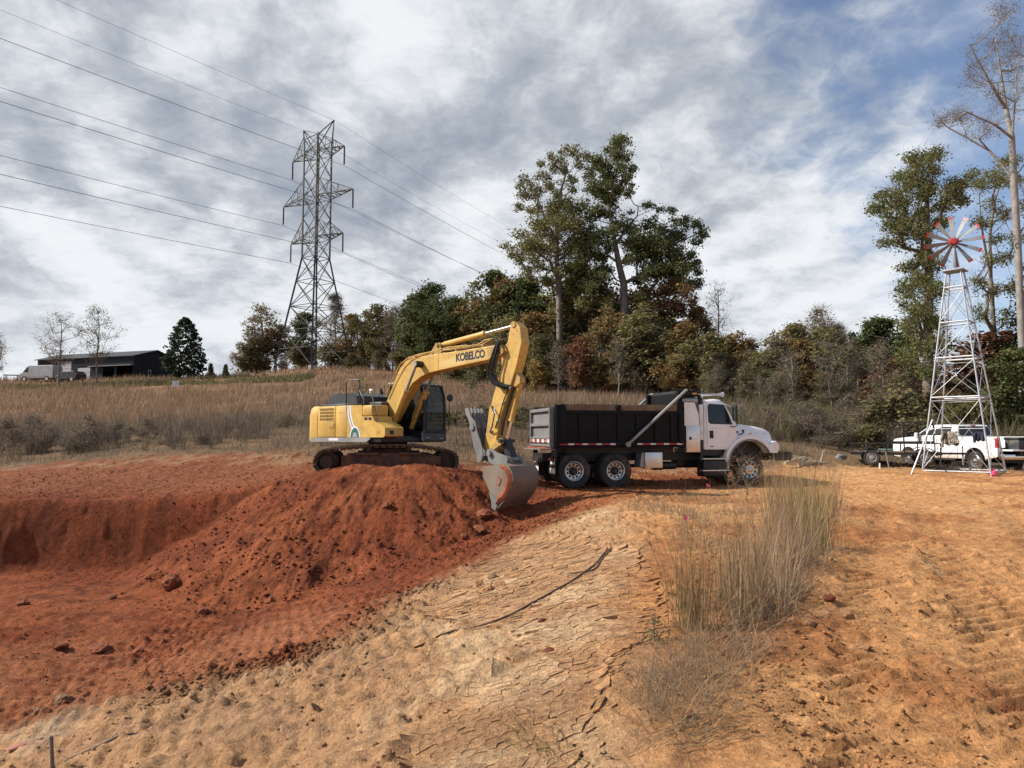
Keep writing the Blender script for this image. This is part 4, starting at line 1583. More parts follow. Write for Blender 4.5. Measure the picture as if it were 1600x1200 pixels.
    k.tube([(2.34, -1.02, .80), (2.34, -1.02, 1.5), (2.34, -1.02, 2.75)], .065, 14)
    k.tube([(2.34, -1.02, 2.72), (2.34, -1.02, 2.86), (2.28, -1.02, 2.96)], .07, 14)
    k.build('exhaust_stack', M['black'], root)
    k = B()
    k.tube([(2.34, -1.02, 1.50), (2.34, -1.02, 2.66)], .095, 16)
    k.build('heat_shield', M['alu'], root)
    k = B()
    k.tube([(2.15, -.72, 2.98), (3.25, -.72, 3.02)], .035, 8)
    k.lathe([(3.1, .02), (3.25, .05), (3.36, .09), (3.37, 0)], (0, -.72, 3.02), 'x', 12)
    k.tube([(2.15, .72, 2.98), (3.25, .72, 3.02)], .035, 8)
    k.lathe([(3.1, .02), (3.25, .05), (3.36, .09), (3.37, 0)], (0, .72, 3.02), 'x', 12)
    k.build('air_horn', M['alu'], root)
    # cab shell: lofted cross-sections along x
    def loft(name, secs, m, parent, smooth=40, cap=True):
        k = B()
        n = len(secs[0])
        vs = [q for s in secs for q in s]
        fs = []
        for i in range(len(secs) - 1):
            for j in range(n):
                j2 = (j + 1) % n
                fs.append((i * n + j, i * n + j2, (i + 1) * n + j2, (i + 1) * n + j))
        if cap:
            fs += [tuple(range(n)), tuple((len(secs) - 1) * n + j for j in range(n))]
        k.add(vs, fs)
        return k.build(name, m, parent, smooth)

    def sec(x, hw, zb, zt, rr=.10, taper=.0):
        """rounded-top section in the y-z plane; hw half width at the belt, taper narrows the top"""
        t = hw - taper
        pts = [(-hw, zb)]
        pts += [(-hw, zb + (zt - zb) * .45)]
        for a in (180, 150, 120, 90):
            pts.append((-t + rr + rr * math.cos(R(a)), zt - rr + rr * math.sin(R(a))))
        pts += [(-a, b) for a, b in pts[::-1]]
        return [(x, a, b) for a, b in pts]
    cab = loft('cab', [sec(2.42, 1.06, 1.20, 2.74, .12, .08), sec(2.47, 1.10, 1.18, 2.82, .12, .08), sec(2.9, 1.11, 1.18, 2.86, .14, .09), sec(3.10, 1.11, 1.18, 2.84, .14, .10), sec(3.24, 1.11, 1.18, 2.74, .12, .11),
                       sec(3.40, 1.10, 1.18, 2.46, .10, .09), sec(3.56, 1.09, 1.22, 2.18, .07, .06), sec(3.68, 1.06, 1.30, 1.98, .06, .04)], M['white'], root)
    # hood: lofted, sloping and rounding off at the nose
    hood = loft('hood', [sec(3.66, 1.05, 1.42, 2.03, .17, .10), sec(4.0, 1.04, 1.46, 2.01, .18, .11), sec(4.5, 1.02, 1.44, 1.95, .19, .12), sec(4.85, 1.0, 1.10, 1.88, .19, .13), sec(5.04, .97, 1.08, 1.80, .17, .13), sec(5.10, .94, 1.08, 1.70, .15, .12), sec(5.13, .88, 1.10, 1.58, .12, .12)], M['white'], root)
    # fender arches
    for sy in (-1, 1):
        k = B()
        oa = [(3.245, .55)] + arc(4.05, .70, .80, 183, 26, 16) + [(4.83, 1.06), (5.08, 1.06), (5.11, 1.30), (5.0, 1.45)] + arc(4.05, .70, .94, 40, 178, 14) + [(3.10, .55)]
        y0, y1 = (sy * .82, sy * 1.20)
        k.prism(oa, min(y0, y1), max(y0, y1))
        k.build('front_fender', M['white'], root, 50)
        k = B()
        ar = arc(4.05, .70, .825, 183, 26, 16)
        ir = arc(4.05, .70, .775, 183, 26, 16)
        k.prism(ar + ir[::-1], min(sy * 1.17, sy * 1.225), max(sy * 1.17, sy * 1.225))
        k.build('wheel_arch_trim', M['grey_paint'], root)
        k = B()
        k.prism([(3.55, .62), (4.0, .9), (4.6, .9), (4.75, 1.3), (4.3, 1.6), (3.6, 1.5)], min(sy * .55, sy * .79), max(sy * .55, sy * .79))
        k.build('wheel_well', M['black'], root)
        k = B()
        k.prism([(4.97, 1.20), (5.125, 1.14), (5.135, 1.30), (5.02, 1.46)], min(sy * .9, sy * 1.207), max(sy * .9, sy * 1.207))
        k.build('headlight', M['clear_lens'], root)
    k = B()
    k.b2(5.115, 5.16, -.55, .55, 1.12, 1.60, .02)
    gr = k.build('grille', M['alu'], root)
    for i in range(5):
        k = B()
        k.b2(5.155, 5.175, -.5, .5, 1.18 + i * .085, 1.215 + i * .085)
        k.build('grille_bar', M['black'], gr)
    k = B()
    k.prism([(4.92, .80), (5.60, .80), (5.66, .88), (5.66, 1.04), (5.58, 1.10), (4.92, 1.10)], -1.16, 1.16)
    k.build('front_bumper', M['black'], root)
    k = B()
    k.b2(4.55, 4.60, -1.206, -1.200, 1.70, 1.715)
    k.b2(3.88, 3.96, -1.0, -.995, 1.74, 1.84)
    k.build('hood_badge', M['decal_dark'], root)
    k = B()
    k.lathe([(-1.235, 0), (-1.235, .03), (-1.20, .04), (-1.2, 0)], (4.06, 0, 1.70), 'y', 10)
    k.build('marker_lamp', M['amber'], root)
    k = B()
    k.tube([(3.60, -1.20, 1.66), (3.68, -1.24, 1.68), (3.80, -1.23, 1.74)], .022, 6)
    k.build('hood_latch', M['black'], root)
    # door, window, handle
    k = B()
    dp = [(2.53, 1.22), (3.45, 1.22), (3.56, 1.36), (3.60, 1.98), (3.36, 2.42), (3.20, 2.71), (2.60, 2.73), (2.53, 2.62)]
    def shell(x, z):                                    # cab side plane leaning in above the belt
        return -1.115 + max(0.0, (z - 1.93)) * .098 - .004
    def panel(name, prof, off, m, parent, th=.012):
        q = B()
        n = len(prof)
        vs = [(x, shell(x, z) - off, z) for x, z in prof] + [(x, shell(x, z) - off + th, z) for x, z in prof]
        q.add(vs, [tuple(range(n)), tuple(range(2 * n - 1, n - 1, -1))] + [(i, i + n, (i + 1) % n + n, (i + 1) % n) for i in range(n)])
        return q.build(name, m, parent, None)
    low = [(2.53, 1.22), (3.45, 1.22), (3.56, 1.36), (3.60, 1.93), (2.53, 1.93)]
    door = panel('door', low, .008, M['white'], root)
    upd = panel('door_frame', [(2.53, 1.93), (3.60, 1.93), (3.585, 2.02), (3.37, 2.42), (3.21, 2.70), (2.60, 2.72), (2.53, 2.62)], .008, M['white'], root)
    gl = panel('door_window', [(2.60, 2.10), (2.66, 2.05), (3.18, 2.03), (3.18, 2.63), (2.66, 2.66), (2.60, 2.60)], .017, M['dark_glass'], upd)
    gl2 = panel('vent_window', [(3.215, 2.03), (3.42, 2.03), (3.28, 2.42), (3.215, 2.58)], .017, M['dark_glass'], upd)
    panel('window_seal', [(2.575, 2.08), (2.65, 2.02), (3.46, 2.0), (3.30, 2.42), (3.19, 2.66), (2.65, 2.69), (2.575, 2.62)], .012, M['black'], upd)
    k = B()
    k.b2(2.60, 2.74, -1.145, -1.118, 1.55, 1.80, .02)
    k.build('door_handle', M['black'], door)
    k = B()
    k.b2(2.60, 2.74, -1.131, -1.126, 1.27, 1.30)
    k.b2(3.62, 3.68, -1.10, -1.085, 1.72, 1.79)
    k.build('door_badge', M['decal_dark'], door)
    # windscreen
    k = B()
    k.add([(3.33, -.92, 2.60), (3.33, .92, 2.60), (3.60, .98, 2.10), (3.60, -.98, 2.10)], [(0, 1, 2, 3)])
    ws = k.build('windscreen', M['dark_glass'], root)
    ws.location = (.03, 0, .02)
    k = B()
    k.prism([(3.18, 2.76), (3.48, 2.63), (3.49, 2.60), (3.20, 2.72)], -.95, .95)
    k.build('sun_visor', M['white'], root)
    # mirror
    for sy in (-1, 1):
        k = B()
        k.b2(3.36, 3.46, sy * 1.36 - .09, sy * 1.36 + .09, 2.12, 2.62, .03)
        mr = k.build('mirror', M['white'] if sy > 0 else M['black'], root)
        k = B()
        k.tube([(3.34, sy * 1.09, 2.66), (3.43, sy * 1.32, 2.70), (3.46, sy * 1.38, 2.66), (3.47, sy * 1.38, 1.98), (3.42, sy * 1.32, 1.93), (3.36, sy * 1.10, 1.93)], .016, 8)
        k.build('mirror_bracket', M['black'], mr)
        k = B()
        k.b2(3.352, 3.358, sy * 1.36 - .08, sy * 1.36 + .08, 2.15, 2.58)
        k.build('mirror_glass', M['chrome'], mr)
    # steps
    k = B()
    k.b2(2.32, 3.24, -1.20, -.72, .30, .84, .05)
    k.build('fuel_tank', M['black'], root)
    for z in (.88, .50):
        k = B()
        k.b2(2.28, 3.26, -1.24, -1.02, z - .02, z + .02, .008)
        k.build('step', M['alu'], root)
    k = B()
    k.b2(3.25, 3.34, -1.18, -1.15, .45, .95)
    k.b2(2.4, 3.5, -1.0, 1.0, .98, 1.20)
    k.build('cab_mount', M['black'], root)
    return root


TRUCK = build_dump_truck()


# ------------------------------------------------------------------ windmill
def build_windmill():
    FL = at(1441, 737, 26.9)
    a = R(-46)
    ux = Vector((math.cos(a), math.sin(a), 0))
    uy = Vector((-math.sin(a), math.cos(a), 0))
    W = 2.2
    c = FL + ux * W / 2 + uy * W / 2
    z0 = min(h1(*(FL + ux * W * i + uy * W * j)[:2]) for i in (0, 1) for j in (0, 1))
    root = empty('windmill', (c.x, c.y, .27), a, 'galvanised garden windmill tower with red tipped blades beside the pickup', 'windmill')
    H = 7.65
    def hw(z):
        return 1.1 + (.235 - 1.1) * z / H
    cs = ((-1, -1), (1, -1), (1, 1), (-1, 1))
    def corner(k, z):
        q = hw(z)
        return Vector((cs[k % 4][0] * q, cs[k % 4][1] * q, z))
    for k in range(4):
        m = MB()
        m.tube([corner(k, -.12), corner(k, H)], .030, 10)
        m.build('leg', M['galv'], root)
    rungs = [.06, 2.8, 4.3, 5.65, 7.0]
    for k in range(4):
        for i, z in enumerate(rungs):
            m = MB()
            m.tube([corner(k, z), corner(k + 1, z)], .028 if i == 0 else .034, 8)
            m.build('rung', M['galv'], root)
            if i:
                m = MB()
                m.tube([corner(k, z - .13), corner(k + 1, z - .13)], .012, 6)
                m.build('rung', M['galv'], root)
        for z, zz in zip(rungs[:-1], rungs[1:]):
            for s in (0, 1):
                m = MB()
                m.tube([corner(k + s, z + .05), corner(k + 1 - s, zz - .12)], .011, 6)
                m.build('brace', M['galv'], root)
    m = MB()
    m.tube([corner(0, 1.62), corner(1, 1.62)], .016, 6)
    m.build('hanging_rail', M['galv'], root)
    m = MB()
    m.box((0, 0, H), (.72, .72, .05), None, .01)
    m.build('platform', M['grey_steel'], root)
    m = MB()
    m.tube([(0, 0, H), (0, 0, 8.80)], .05, 10)
    m.build('mast', M['galv'], root)
    # wheel faces the yard
    to = Vector((-c.x, -c.y, 0)).normalized()
    la = math.atan2(to.y, to.x) - a
    wl = empty('wheel', (0, 0, 8.78), la - R(0))
    wl.parent = root
    hub = MB()
    hub.lathe([(-.22, 0), (-.22, .12), (.05, .14), (.16, .14), (.24, .10), (.24, 0)], (0, 0, 0), 'x', 12)
    hub.box((.12, 0, .0), (.16, .34, .20), None, .02)
    hub.build('hub', M['red'], wl)
    gb = MB()
    gb.box((-.28, 0, -.02), (.36, .2, .26), None, .03)
    gb.build('gear_box', M['grey_steel'], wl)
    # each blade: pitched tapering sheet with a red tip, a real thickness
    def blade(r0, r1, w0, w1):
        m = MB()
        tw = R(32)
        vs = []
        for th in (-.005, .005):
            for r, w in ((r0, w0), (r1, w1)):
                for s in (-1, 1):
                    vs.append((th * math.cos(tw) + s * w / 2 * math.sin(tw), s * w / 2 * math.cos(tw) - th * math.sin(tw), r))
        m.add(vs, [(0, 1, 3, 2), (4, 6, 7, 5), (0, 4, 5, 1), (2, 3, 7, 6), (0, 2, 6, 4), (1, 5, 7, 3)])
        return m
    w_at = lambda r: .085 + .135 * (r - .16) / .8
    bme = blade(.16, .905, w_at(.16), w_at(.905)).mesh('blade')
    bme.materials.append(M['blade'])
    tme = blade(.905, .985, w_at(.905), w_at(.97)).mesh('blade_tip')
    tme.materials.append(M['red'])
    for i in range(12):
        b = link_mesh('blade', bme, None, wl)
        b.rotation_euler = (2 * PI * i / 12 + .06, 0, 0)
        link_mesh('blade_tip', tme, None, b)
    tl = MB()
    tl.tube([(-.4, 0, .0), (-1.15, 0, .04)], .02, 6)
    tl.prism([(-1.1, -.18), (-1.55, -.32), (-1.62, .36), (-1.1, .20)], -.006, .006)
    tl.build('tail_vane', M['galv'], wl)
    return root, c, a


WM, WMC, WMA = build_windmill()


def cloth(name, label, cat, px, py, Y, w, h, m, seed):
    """a garment hung over a bar: two hanging sheets with folds"""
    p = at(px, py, Y)
    rr = random.Random(seed)
    mb = MB()
    nx, nz = 9, 8
    ph = rr.random() * 6
    def pt(i, j, s):
        u = i / (nx - 1) - .5
        v = j / (nz - 1)
        wob = .03 * math.sin(u * 14 + ph + s) * v + .02 * math.sin(u * 25 + ph) * v
        tap = 1 - .18 * v * math.sin(ph) + .08 * math.sin(v * 5 + ph)
        return (u * w * tap, s * (.022 + .02 * v) + wob, -h * v * (.92 + .12 * math.sin(u * 7 + ph + s * 2)))
    for s in (-1, 1):
        vs = [pt(i, j, s) for j in range(nz) for i in range(nx)]
        mb.add(vs, [(j * nx + i, j * nx + i + 1, (j + 1) * nx + i + 1, (j + 1) * nx + i) for j in range(nz - 1) for i in range(nx - 1)])
    mb.add([pt(i, 0, s) for s in (-1, 1) for i in range(nx)], [(i, i + 1, nx + i + 1, nx + i) for i in range(nx - 1)])
    sl = [(-w * .38, -.03, -.05), (-w * .52, -.05, -h * .5), (-w * .50, -.04, -h * 1.15)]
    mb.tube(sl, [.05, .055, .045], 7)
    o = mb.build(name, m, None, 60)
    o.location = p
    o.rotation_euler = (0, 0, WMA)
    return tag(o, label, cat)


def camo_material():
    m, t, b = principled('camouflage_cloth')
    co = objco(t)
    n = t.noise(co, 9.0, 3, .6, .6)
    n2 = t.noise(co, 15.0, 3, .6, .4)
    c = t.mix(t.ramp(n, .47, .52), (.12, .11, .085), (.34, .31, .26))
    c = t.mix(t.ramp(n2, .56, .60), c, (.03, .028, .025))
    t.l.new(c, b.inputs['Base Color'])
    b.inputs['Roughness'].default_value = .95
    return m


# on the front rail of the windmill, 1.62 m up
_fr = [WMC + Vector((math.cos(WMA) * s - math.sin(WMA) * -.92, math.sin(WMA) * s + math.cos(WMA) * -.92, 0)) for s in (-.18, .62)]
cloth('shirt', 'camouflage shirt hung over the windmill rail before the pickup cab', 'shirt', 1484, 674, _fr[0].y - .02, .50, .52, camo_material(), 5)
cloth('jacket', 'dark navy jacket hung over the windmill rail near its right leg', 'jacket', 1531, 674, _fr[1].y - .02, .34, .36, mat('navy_cloth', (.02, .026, .045), .95, var=.3), 8)


def pole(name, label, cat, a, b, r, m, n=8):
    a, b = Vector(a), Vector(b)
    mb = MB()
    mb.tube([Vector((0, 0, 0)), (b - a) * .5, b - a], [r, r * .97, r * .9], n)
    o = mb.build(name, m)
    o.location = a
    return tag(o, label, cat)


pg = at(1424, 745, 26.2)
pole('pipe', 'silver pipe leaning against the left leg of the windmill', 'pipe', (pg.x, pg.y, h1(pg.x, pg.y) - .02), at(1457, 656, 26.4), .030, M['galv'])


# ------------------------------------------------------------------ pickup
def build_pickup():
    hd = R(100)
    wp = at(1527, 736, 30.3)
    f = Vector((math.cos(hd), math.sin(hd), 0))
    l = Vector((-math.sin(hd), math.cos(hd), 0))
    o_ = wp + f * 1.95 - l * .90
    root = empty('pickup_truck', (o_.x, o_.y, .14), hd, 'white crew cab pickup parked behind the windmill with tailgate lowered', 'pickup')
    def ar(cx, r, a0=180, a1=0, cz=.44, n=10):
        return arc(cx, cz, r, a0, a1, n)
    # cab and front: side profile with the front wheel arch cut out
    p = [(-1.02, .50), (1.40, .50)] + ar(1.95, .53) + [(2.52, .46), (2.92, .50), (2.98, .80), (2.96, 1.20), (2.86, 1.33), (2.3, 1.40), (1.62, 1.44), (-1.02, 1.44)]
    m = MB()
    m.prism(p, -1.0, 1.0)
    body = m.build('body', M['white2'], root, None)
    bv = body.modifiers.new('bevel', 'BEVEL')
    bv.width = .05
    bv.segments = 3
    bv.limit_method = 'ANGLE'
    bv.angle_limit = R(50)
    body.data.shade_smooth()
    body.data.set_sharp_from_angle(angle=R(40))
    # bed
    pb = [(-3.12, .62), (-2.52, .50)] + ar(-1.95, .55) + [(-1.36, .50), (-1.06, .50), (-1.06, 1.45), (-3.12, 1.45)]
    for s in (-1, 1):
        m = MB()
        m.prism(pb, min(s * .86, s * 1.01), max(s * .86, s * 1.01))
        sd = m.build('bed_side', M['white2'], root, None)
        bv = sd.modifiers.new('bevel', 'BEVEL')
        bv.width = .03
        bv.segments = 2
        bv.limit_method = 'ANGLE'
        bv.angle_limit = R(60)
        m = MB()
        m.b2(-3.10, -1.08, min(s * .87, s * 1.0), max(s * .87, s * 1.0), 1.452, 1.47)
        m.build('bed_rail_cap', M['black'], sd)
        m = MB()
        m.prism(arc(-1.95, .44, .545, 180, 0, 12) + [(-1.36, .44), (-2.54, .44)], min(s * .5, s * .86), max(s * .5, s * .86))
        m.build('wheel_well', M['black'], sd)
        m = MB()
        m.b2(-3.135, -3.0, min(s * .84, s * 1.014), max(s * .84, s * 1.014), .98, 1.40, .02)
        m.build('tail_light', M['red_lens'], root)
    m = MB()
    m.b2(-3.1, -1.05, -.86, .86, .82, .88)
    m.b2(-1.12, -1.06, -.86, .86, .86, 1.44)
    m.build('bed_floor', M['black'], root)
    m = MB()
    m.b2(-3.68, -3.12, -.84, .84, .86, .93, .02)
    m.build('tailgate', M['white2'], root)
    # greenhouse
    m = MB()
    base = [(-1.0, 1.43), (1.58, 1.43)]
    bw, tw = .955, .76
    q = [(-1.02, bw, 1.43), (1.60, bw, 1.43), (.82, tw, 1.955), (.4, tw, 1.985), (-.5, tw, 1.985), (-.84, tw, 1.955)]
    vs = [(x, -y, z) for x, y, z in q] + [(x, y, z) for x, y, z in q]
    n = len(q)
    m.add(vs, [tuple(range(n)), tuple(range(n, 2 * n))] + [(i, (i + 1) % n, n + (i + 1) % n, n + i) for i in range(n)])
    cab = m.build('cab', M['white2'], root, None)
    bv = cab.modifiers.new('bevel', 'BEVEL')
    bv.width = .04
    bv.segments = 3
    bv.limit_method = 'ANGLE'
    bv.angle_limit = R(20)
    def side_pane(name, pts, s):
        mm = MB()
        def yy(z):
            return bw + (tw - bw) * (z - 1.43) / .53
        vs = [(x, s * (yy(z) + .004), z) for x, z in pts] + [(x, s * (yy(z) - .02), z) for x, z in pts]
        k = len(pts)
        mm.add(vs, [tuple(range(k)), tuple(range(k, 2 * k))] + [(i, (i + 1) % k, k + (i + 1) % k, k + i) for i in range(k)])
        mm.build(name, M['dark_glass'], cab, None)
    for s in (-1, 1):
        side_pane('front_window', [(.42, 1.50), (1.38, 1.50), (.80, 1.89), (.42, 1.90)], s)
        side_pane('rear_door_window', [(-.62, 1.50), (.34, 1.50), (.34, 1.90), (-.56, 1.89)], s)
    def plane_pane(name, x0, z0, x1, z1, w0, w1, off):
        mm = MB()
        mm.add([(x0 + off, -w0, z0), (x0 + off, w0, z0), (x1 + off, w1, z1), (x1 + off, -w1, z1)], [(0, 1, 2, 3)])
        mm.build(name, M['dark_glass'], cab, None)
    plane_pane('rear_window', -1.0, 1.50, -.865, 1.90, .86, .72, -.012)
    plane_pane('windscreen', 1.50, 1.50, .90, 1.90, .86, .74, .012)
    m = MB()
    m.b2(-.90, -.84, -.12, .12, 1.935, 1.965, .008)
    m.build('brake_lamp', M['red_lens'], cab)
    for s in (-1, 1):
        m = MB()
        m.box((1.15, s * 1.15, 1.50), (.16, .20, .26), None, .04)
        m.bar((1.18, s * .95, 1.46), (1.15, s * 1.08, 1.46), .05, .05)
        m.build('wing_mirror', M['white2'], root)
        for x in (.44, -.60):
            m = MB()
            m.b2(x, x + .18, s * 1.005 - .015, s * 1.005 + .015, 1.20, 1.235, .006)
            m.build('door_handle', M['white2'], root)
        m = MB()
        for x in (1.30, .36, -.66):
            m.b2(x - .006, x + .006, s * 1.0015 - .001, s * 1.0015 + .001, .58, 1.42)
        m.b2(-.66, 1.30, s * 1.0015 - .001, s * 1.0015 + .001, .84, .85)
        m.build('door_seam', M['decal_grey'], root)
        m = MB()
        m.tube([(-.95, s * 1.0, .44), (1.35, s * 1.0, .44)], .05, 8)
        m.build('running_board', M['black'], root)
        m = MB()
        m.prism(arc(1.95, .44, .525, 180, 0, 12) + [(2.5, .44), (1.4, .44)], min(s * .5, s * .99), max(s * .5, s * .99))
        m.build('wheel_well', M['black'], root)
        for x in (-1.95, 1.95):
            add_wheel(root, x, s * .87, .42, .42, .28, .25, s, M['alu_rim'], 'front', 28)
    m = MB()
    m.b2(-3.40, -3.13, -.98, .98, .50, .74, .04)
    m.build('rear_bumper', M['chrome'], root)
    m = MB()
    m.b2(-3.46, -3.28, -.40, .40, .66, .752, .01)
    m.b2(2.9, 3.05, -.98, .98, .46, .74, .04)
    m.build('bumper_step', M['black'], root)
    m = MB()
    m.b2(2.95, 3.0, -.62, .62, .80, 1.24, .02)
    m.build('grille', M['alu'], root)
    for s in (-1, 1):
        m = MB()
        m.b2(2.82, 2.99, min(s * .66, s * .97), max(s * .66, s * .97), .92, 1.24, .03)
        m.build('headlight', M['clear_lens'], root)
    m = MB()
    m.b2(-2.9, 2.7, -.5, .5, .36, .56)
    m.b2(-2.02, -1.88, -.8, .8, .36, .48)
    m.b2(1.88, 2.02, -.8, .8, .36, .48)
    m.build('chassis', M['black'], root)
    # plastic storage box resting on the lowered tailgate
    bx = empty('storage_box', root.matrix_basis @ Vector((-3.30, -.12, .93)), hd, 'black lidded storage box resting on the lowered pickup tailgate', 'box')
    m = MB()
    m.b2(-.38, .30, -.62, .66, .0, .40, .04)
    m.build('bin', M['charcoal'], bx)
    m = MB()
    m.b2(-.41, .33, -.65, .69, .385, .50, .04)
    m.build('lid', M['black'], bx)
    for y in (-.3, .3):
        m = MB()
        m.b2(-.43, -.40, y - .05, y + .05, .30, .42, .01)
        m.build('latch', M['grey_steel'], bx)
    return root


build_pickup()


# ------------------------------------------------------------------ trailer
def build_trailer():
    c = at(1398, 737, 28.6)
    root = empty('utility_trailer', (c.x, c.y, h1(c.x, c.y)), R(-24), 'black open utility trailer with upright mesh gate left of the windmill', 'trailer')
    L, W = 1.55, .80
    m = MB()
    for y in (-W, W):
        m.b2(-L, L, y - .03, y + .03, .40, .50)
    for x in np.linspace(-L, L, 6):
        m.b2(x - .03, x + .03, -W, W, .41, .49)
    m.b2(L, L + .9, -.05, .05, .42, .50)
    m.build('frame', M['black'], root)
    for i in range(6):
        m = MB()
        y0 = -W + .04 + i * (2 * W - .08) / 6
        m.b2(-L + .02, L - .02, y0 + .006, y0 + (2 * W - .08) / 6 - .006, .502, .53)
        m.build('deck_plank', M['wood'], root)
    for y in (-W, W):
        m = MB()
        m.b2(-L, L, y - .022, y + .022, .83, .875)
        m.build('side_rail', M['black'], root)
        for x in np.linspace(-L + .03, L - .03, 6):
            m = MB()
            m.b2(x - .022, x + .022, y - .02, y + .02, .50, .83)
            m.build('rail_post', M['black'], root)
    m = MB()
    m.b2(-L - .02, -L + .02, -W, W, .83, .875)
    m.build('side_rail', M['black'], root)
    for x in (-.85, 1.0):
        for s in (-1, 1):
            add_wheel(root, x, s * .93, .30, .30, .20, .18, s, M['grey_steel'], 'front', 22)
            m = MB()
            m.prism(arc(x, .30, .40, 170, 10, 10) + arc(x, .30, .375, 10, 170, 10), min(s * .82, s * 1.05), max(s * .82, s * 1.05))
            m.build('mudguard', M['black'], root)
    # gate
    g = MB()
    gx0, gx1, gy = -.10, 1.50, W + .0
    for x in (gx0, gx0 + .53, gx0 + 1.07, gx1):
        g.b2(x - .025, x + .025, gy - .02, gy + .02, .88, 1.72)
    for z in (.90, 1.70):
        g.b2(gx0, gx1, gy - .021, gy + .021, z - .025, z + .025)
    gate = g.build('ramp_gate', M['black'], root)
    ms = MB()
    for i in range(26):
        x = gx0 + (gx1 - gx0) * (i + .5) / 26
        ms.bar((x, gy, .92), (x, gy, 1.68), .006)
    for i in range(14):
        z = .94 + .74 * i / 13
        ms.bar((gx0, gy, z), (gx1, gy, z), .006)
    mo = ms.build('mesh_panel', M['black'], gate)
    mo['kind'] = 'stuff'
    jk = MB()
    jk.tube([(L + .8, 0, .02), (L + .8, 0, .75)], .03, 8)
    jk.build('jack', M['grey_steel'], root)
    # green item on the deck
    b = MB()
    b.box((0, 0, .06), (.55, .22, .08), None, .03)
    o = b.build('folded_tarp', mat('pale_green_plastic', (.12, .20, .15), .7, var=.2))
    o.location = root.matrix_basis @ Vector((-.3, -.1, .53))
    o.rotation_euler = (0, 0, R(-20))
    tag(o, 'folded pale green tarp lying on the trailer deck', 'tarp')
    return root


build_trailer()
p0 = at(1390, 738, 27.6)
pole('stake', 'thin grey wooden stake standing before the trailer', 'stake', (p0.x, p0.y, h1(p0.x, p0.y) - .05), at(1384, 707, 27.6), .025, M['pale_bark'])
p0 = at(1375, 738, 27.6)
pole('post', 'short white post at the left wheel of the trailer', 'post', (p0.x, p0.y, h1(p0.x, p0.y) - .05), (p0.x, p0.y, h1(p0.x, p0.y) + .20), .035, M['tape_white'])
p0 = at(1551, 740, 25.4)
b = MB()
b.lathe([(0, .02), (.0, .10), (.06, .14), (.16, .13), (.22, .07), (.26, .045), (.28, 0)], (0, 0, 0), 'z', 14)
b.box((.02, 0, .27), (.12, .03, .03), None, .01)
o = b.build('jug', M['pink'])
o.location = (p0.x, p0.y, h1(p0.x, p0.y))
tag(o, 'small bright pink plastic jug at the right foot of the windmill', 'jug')


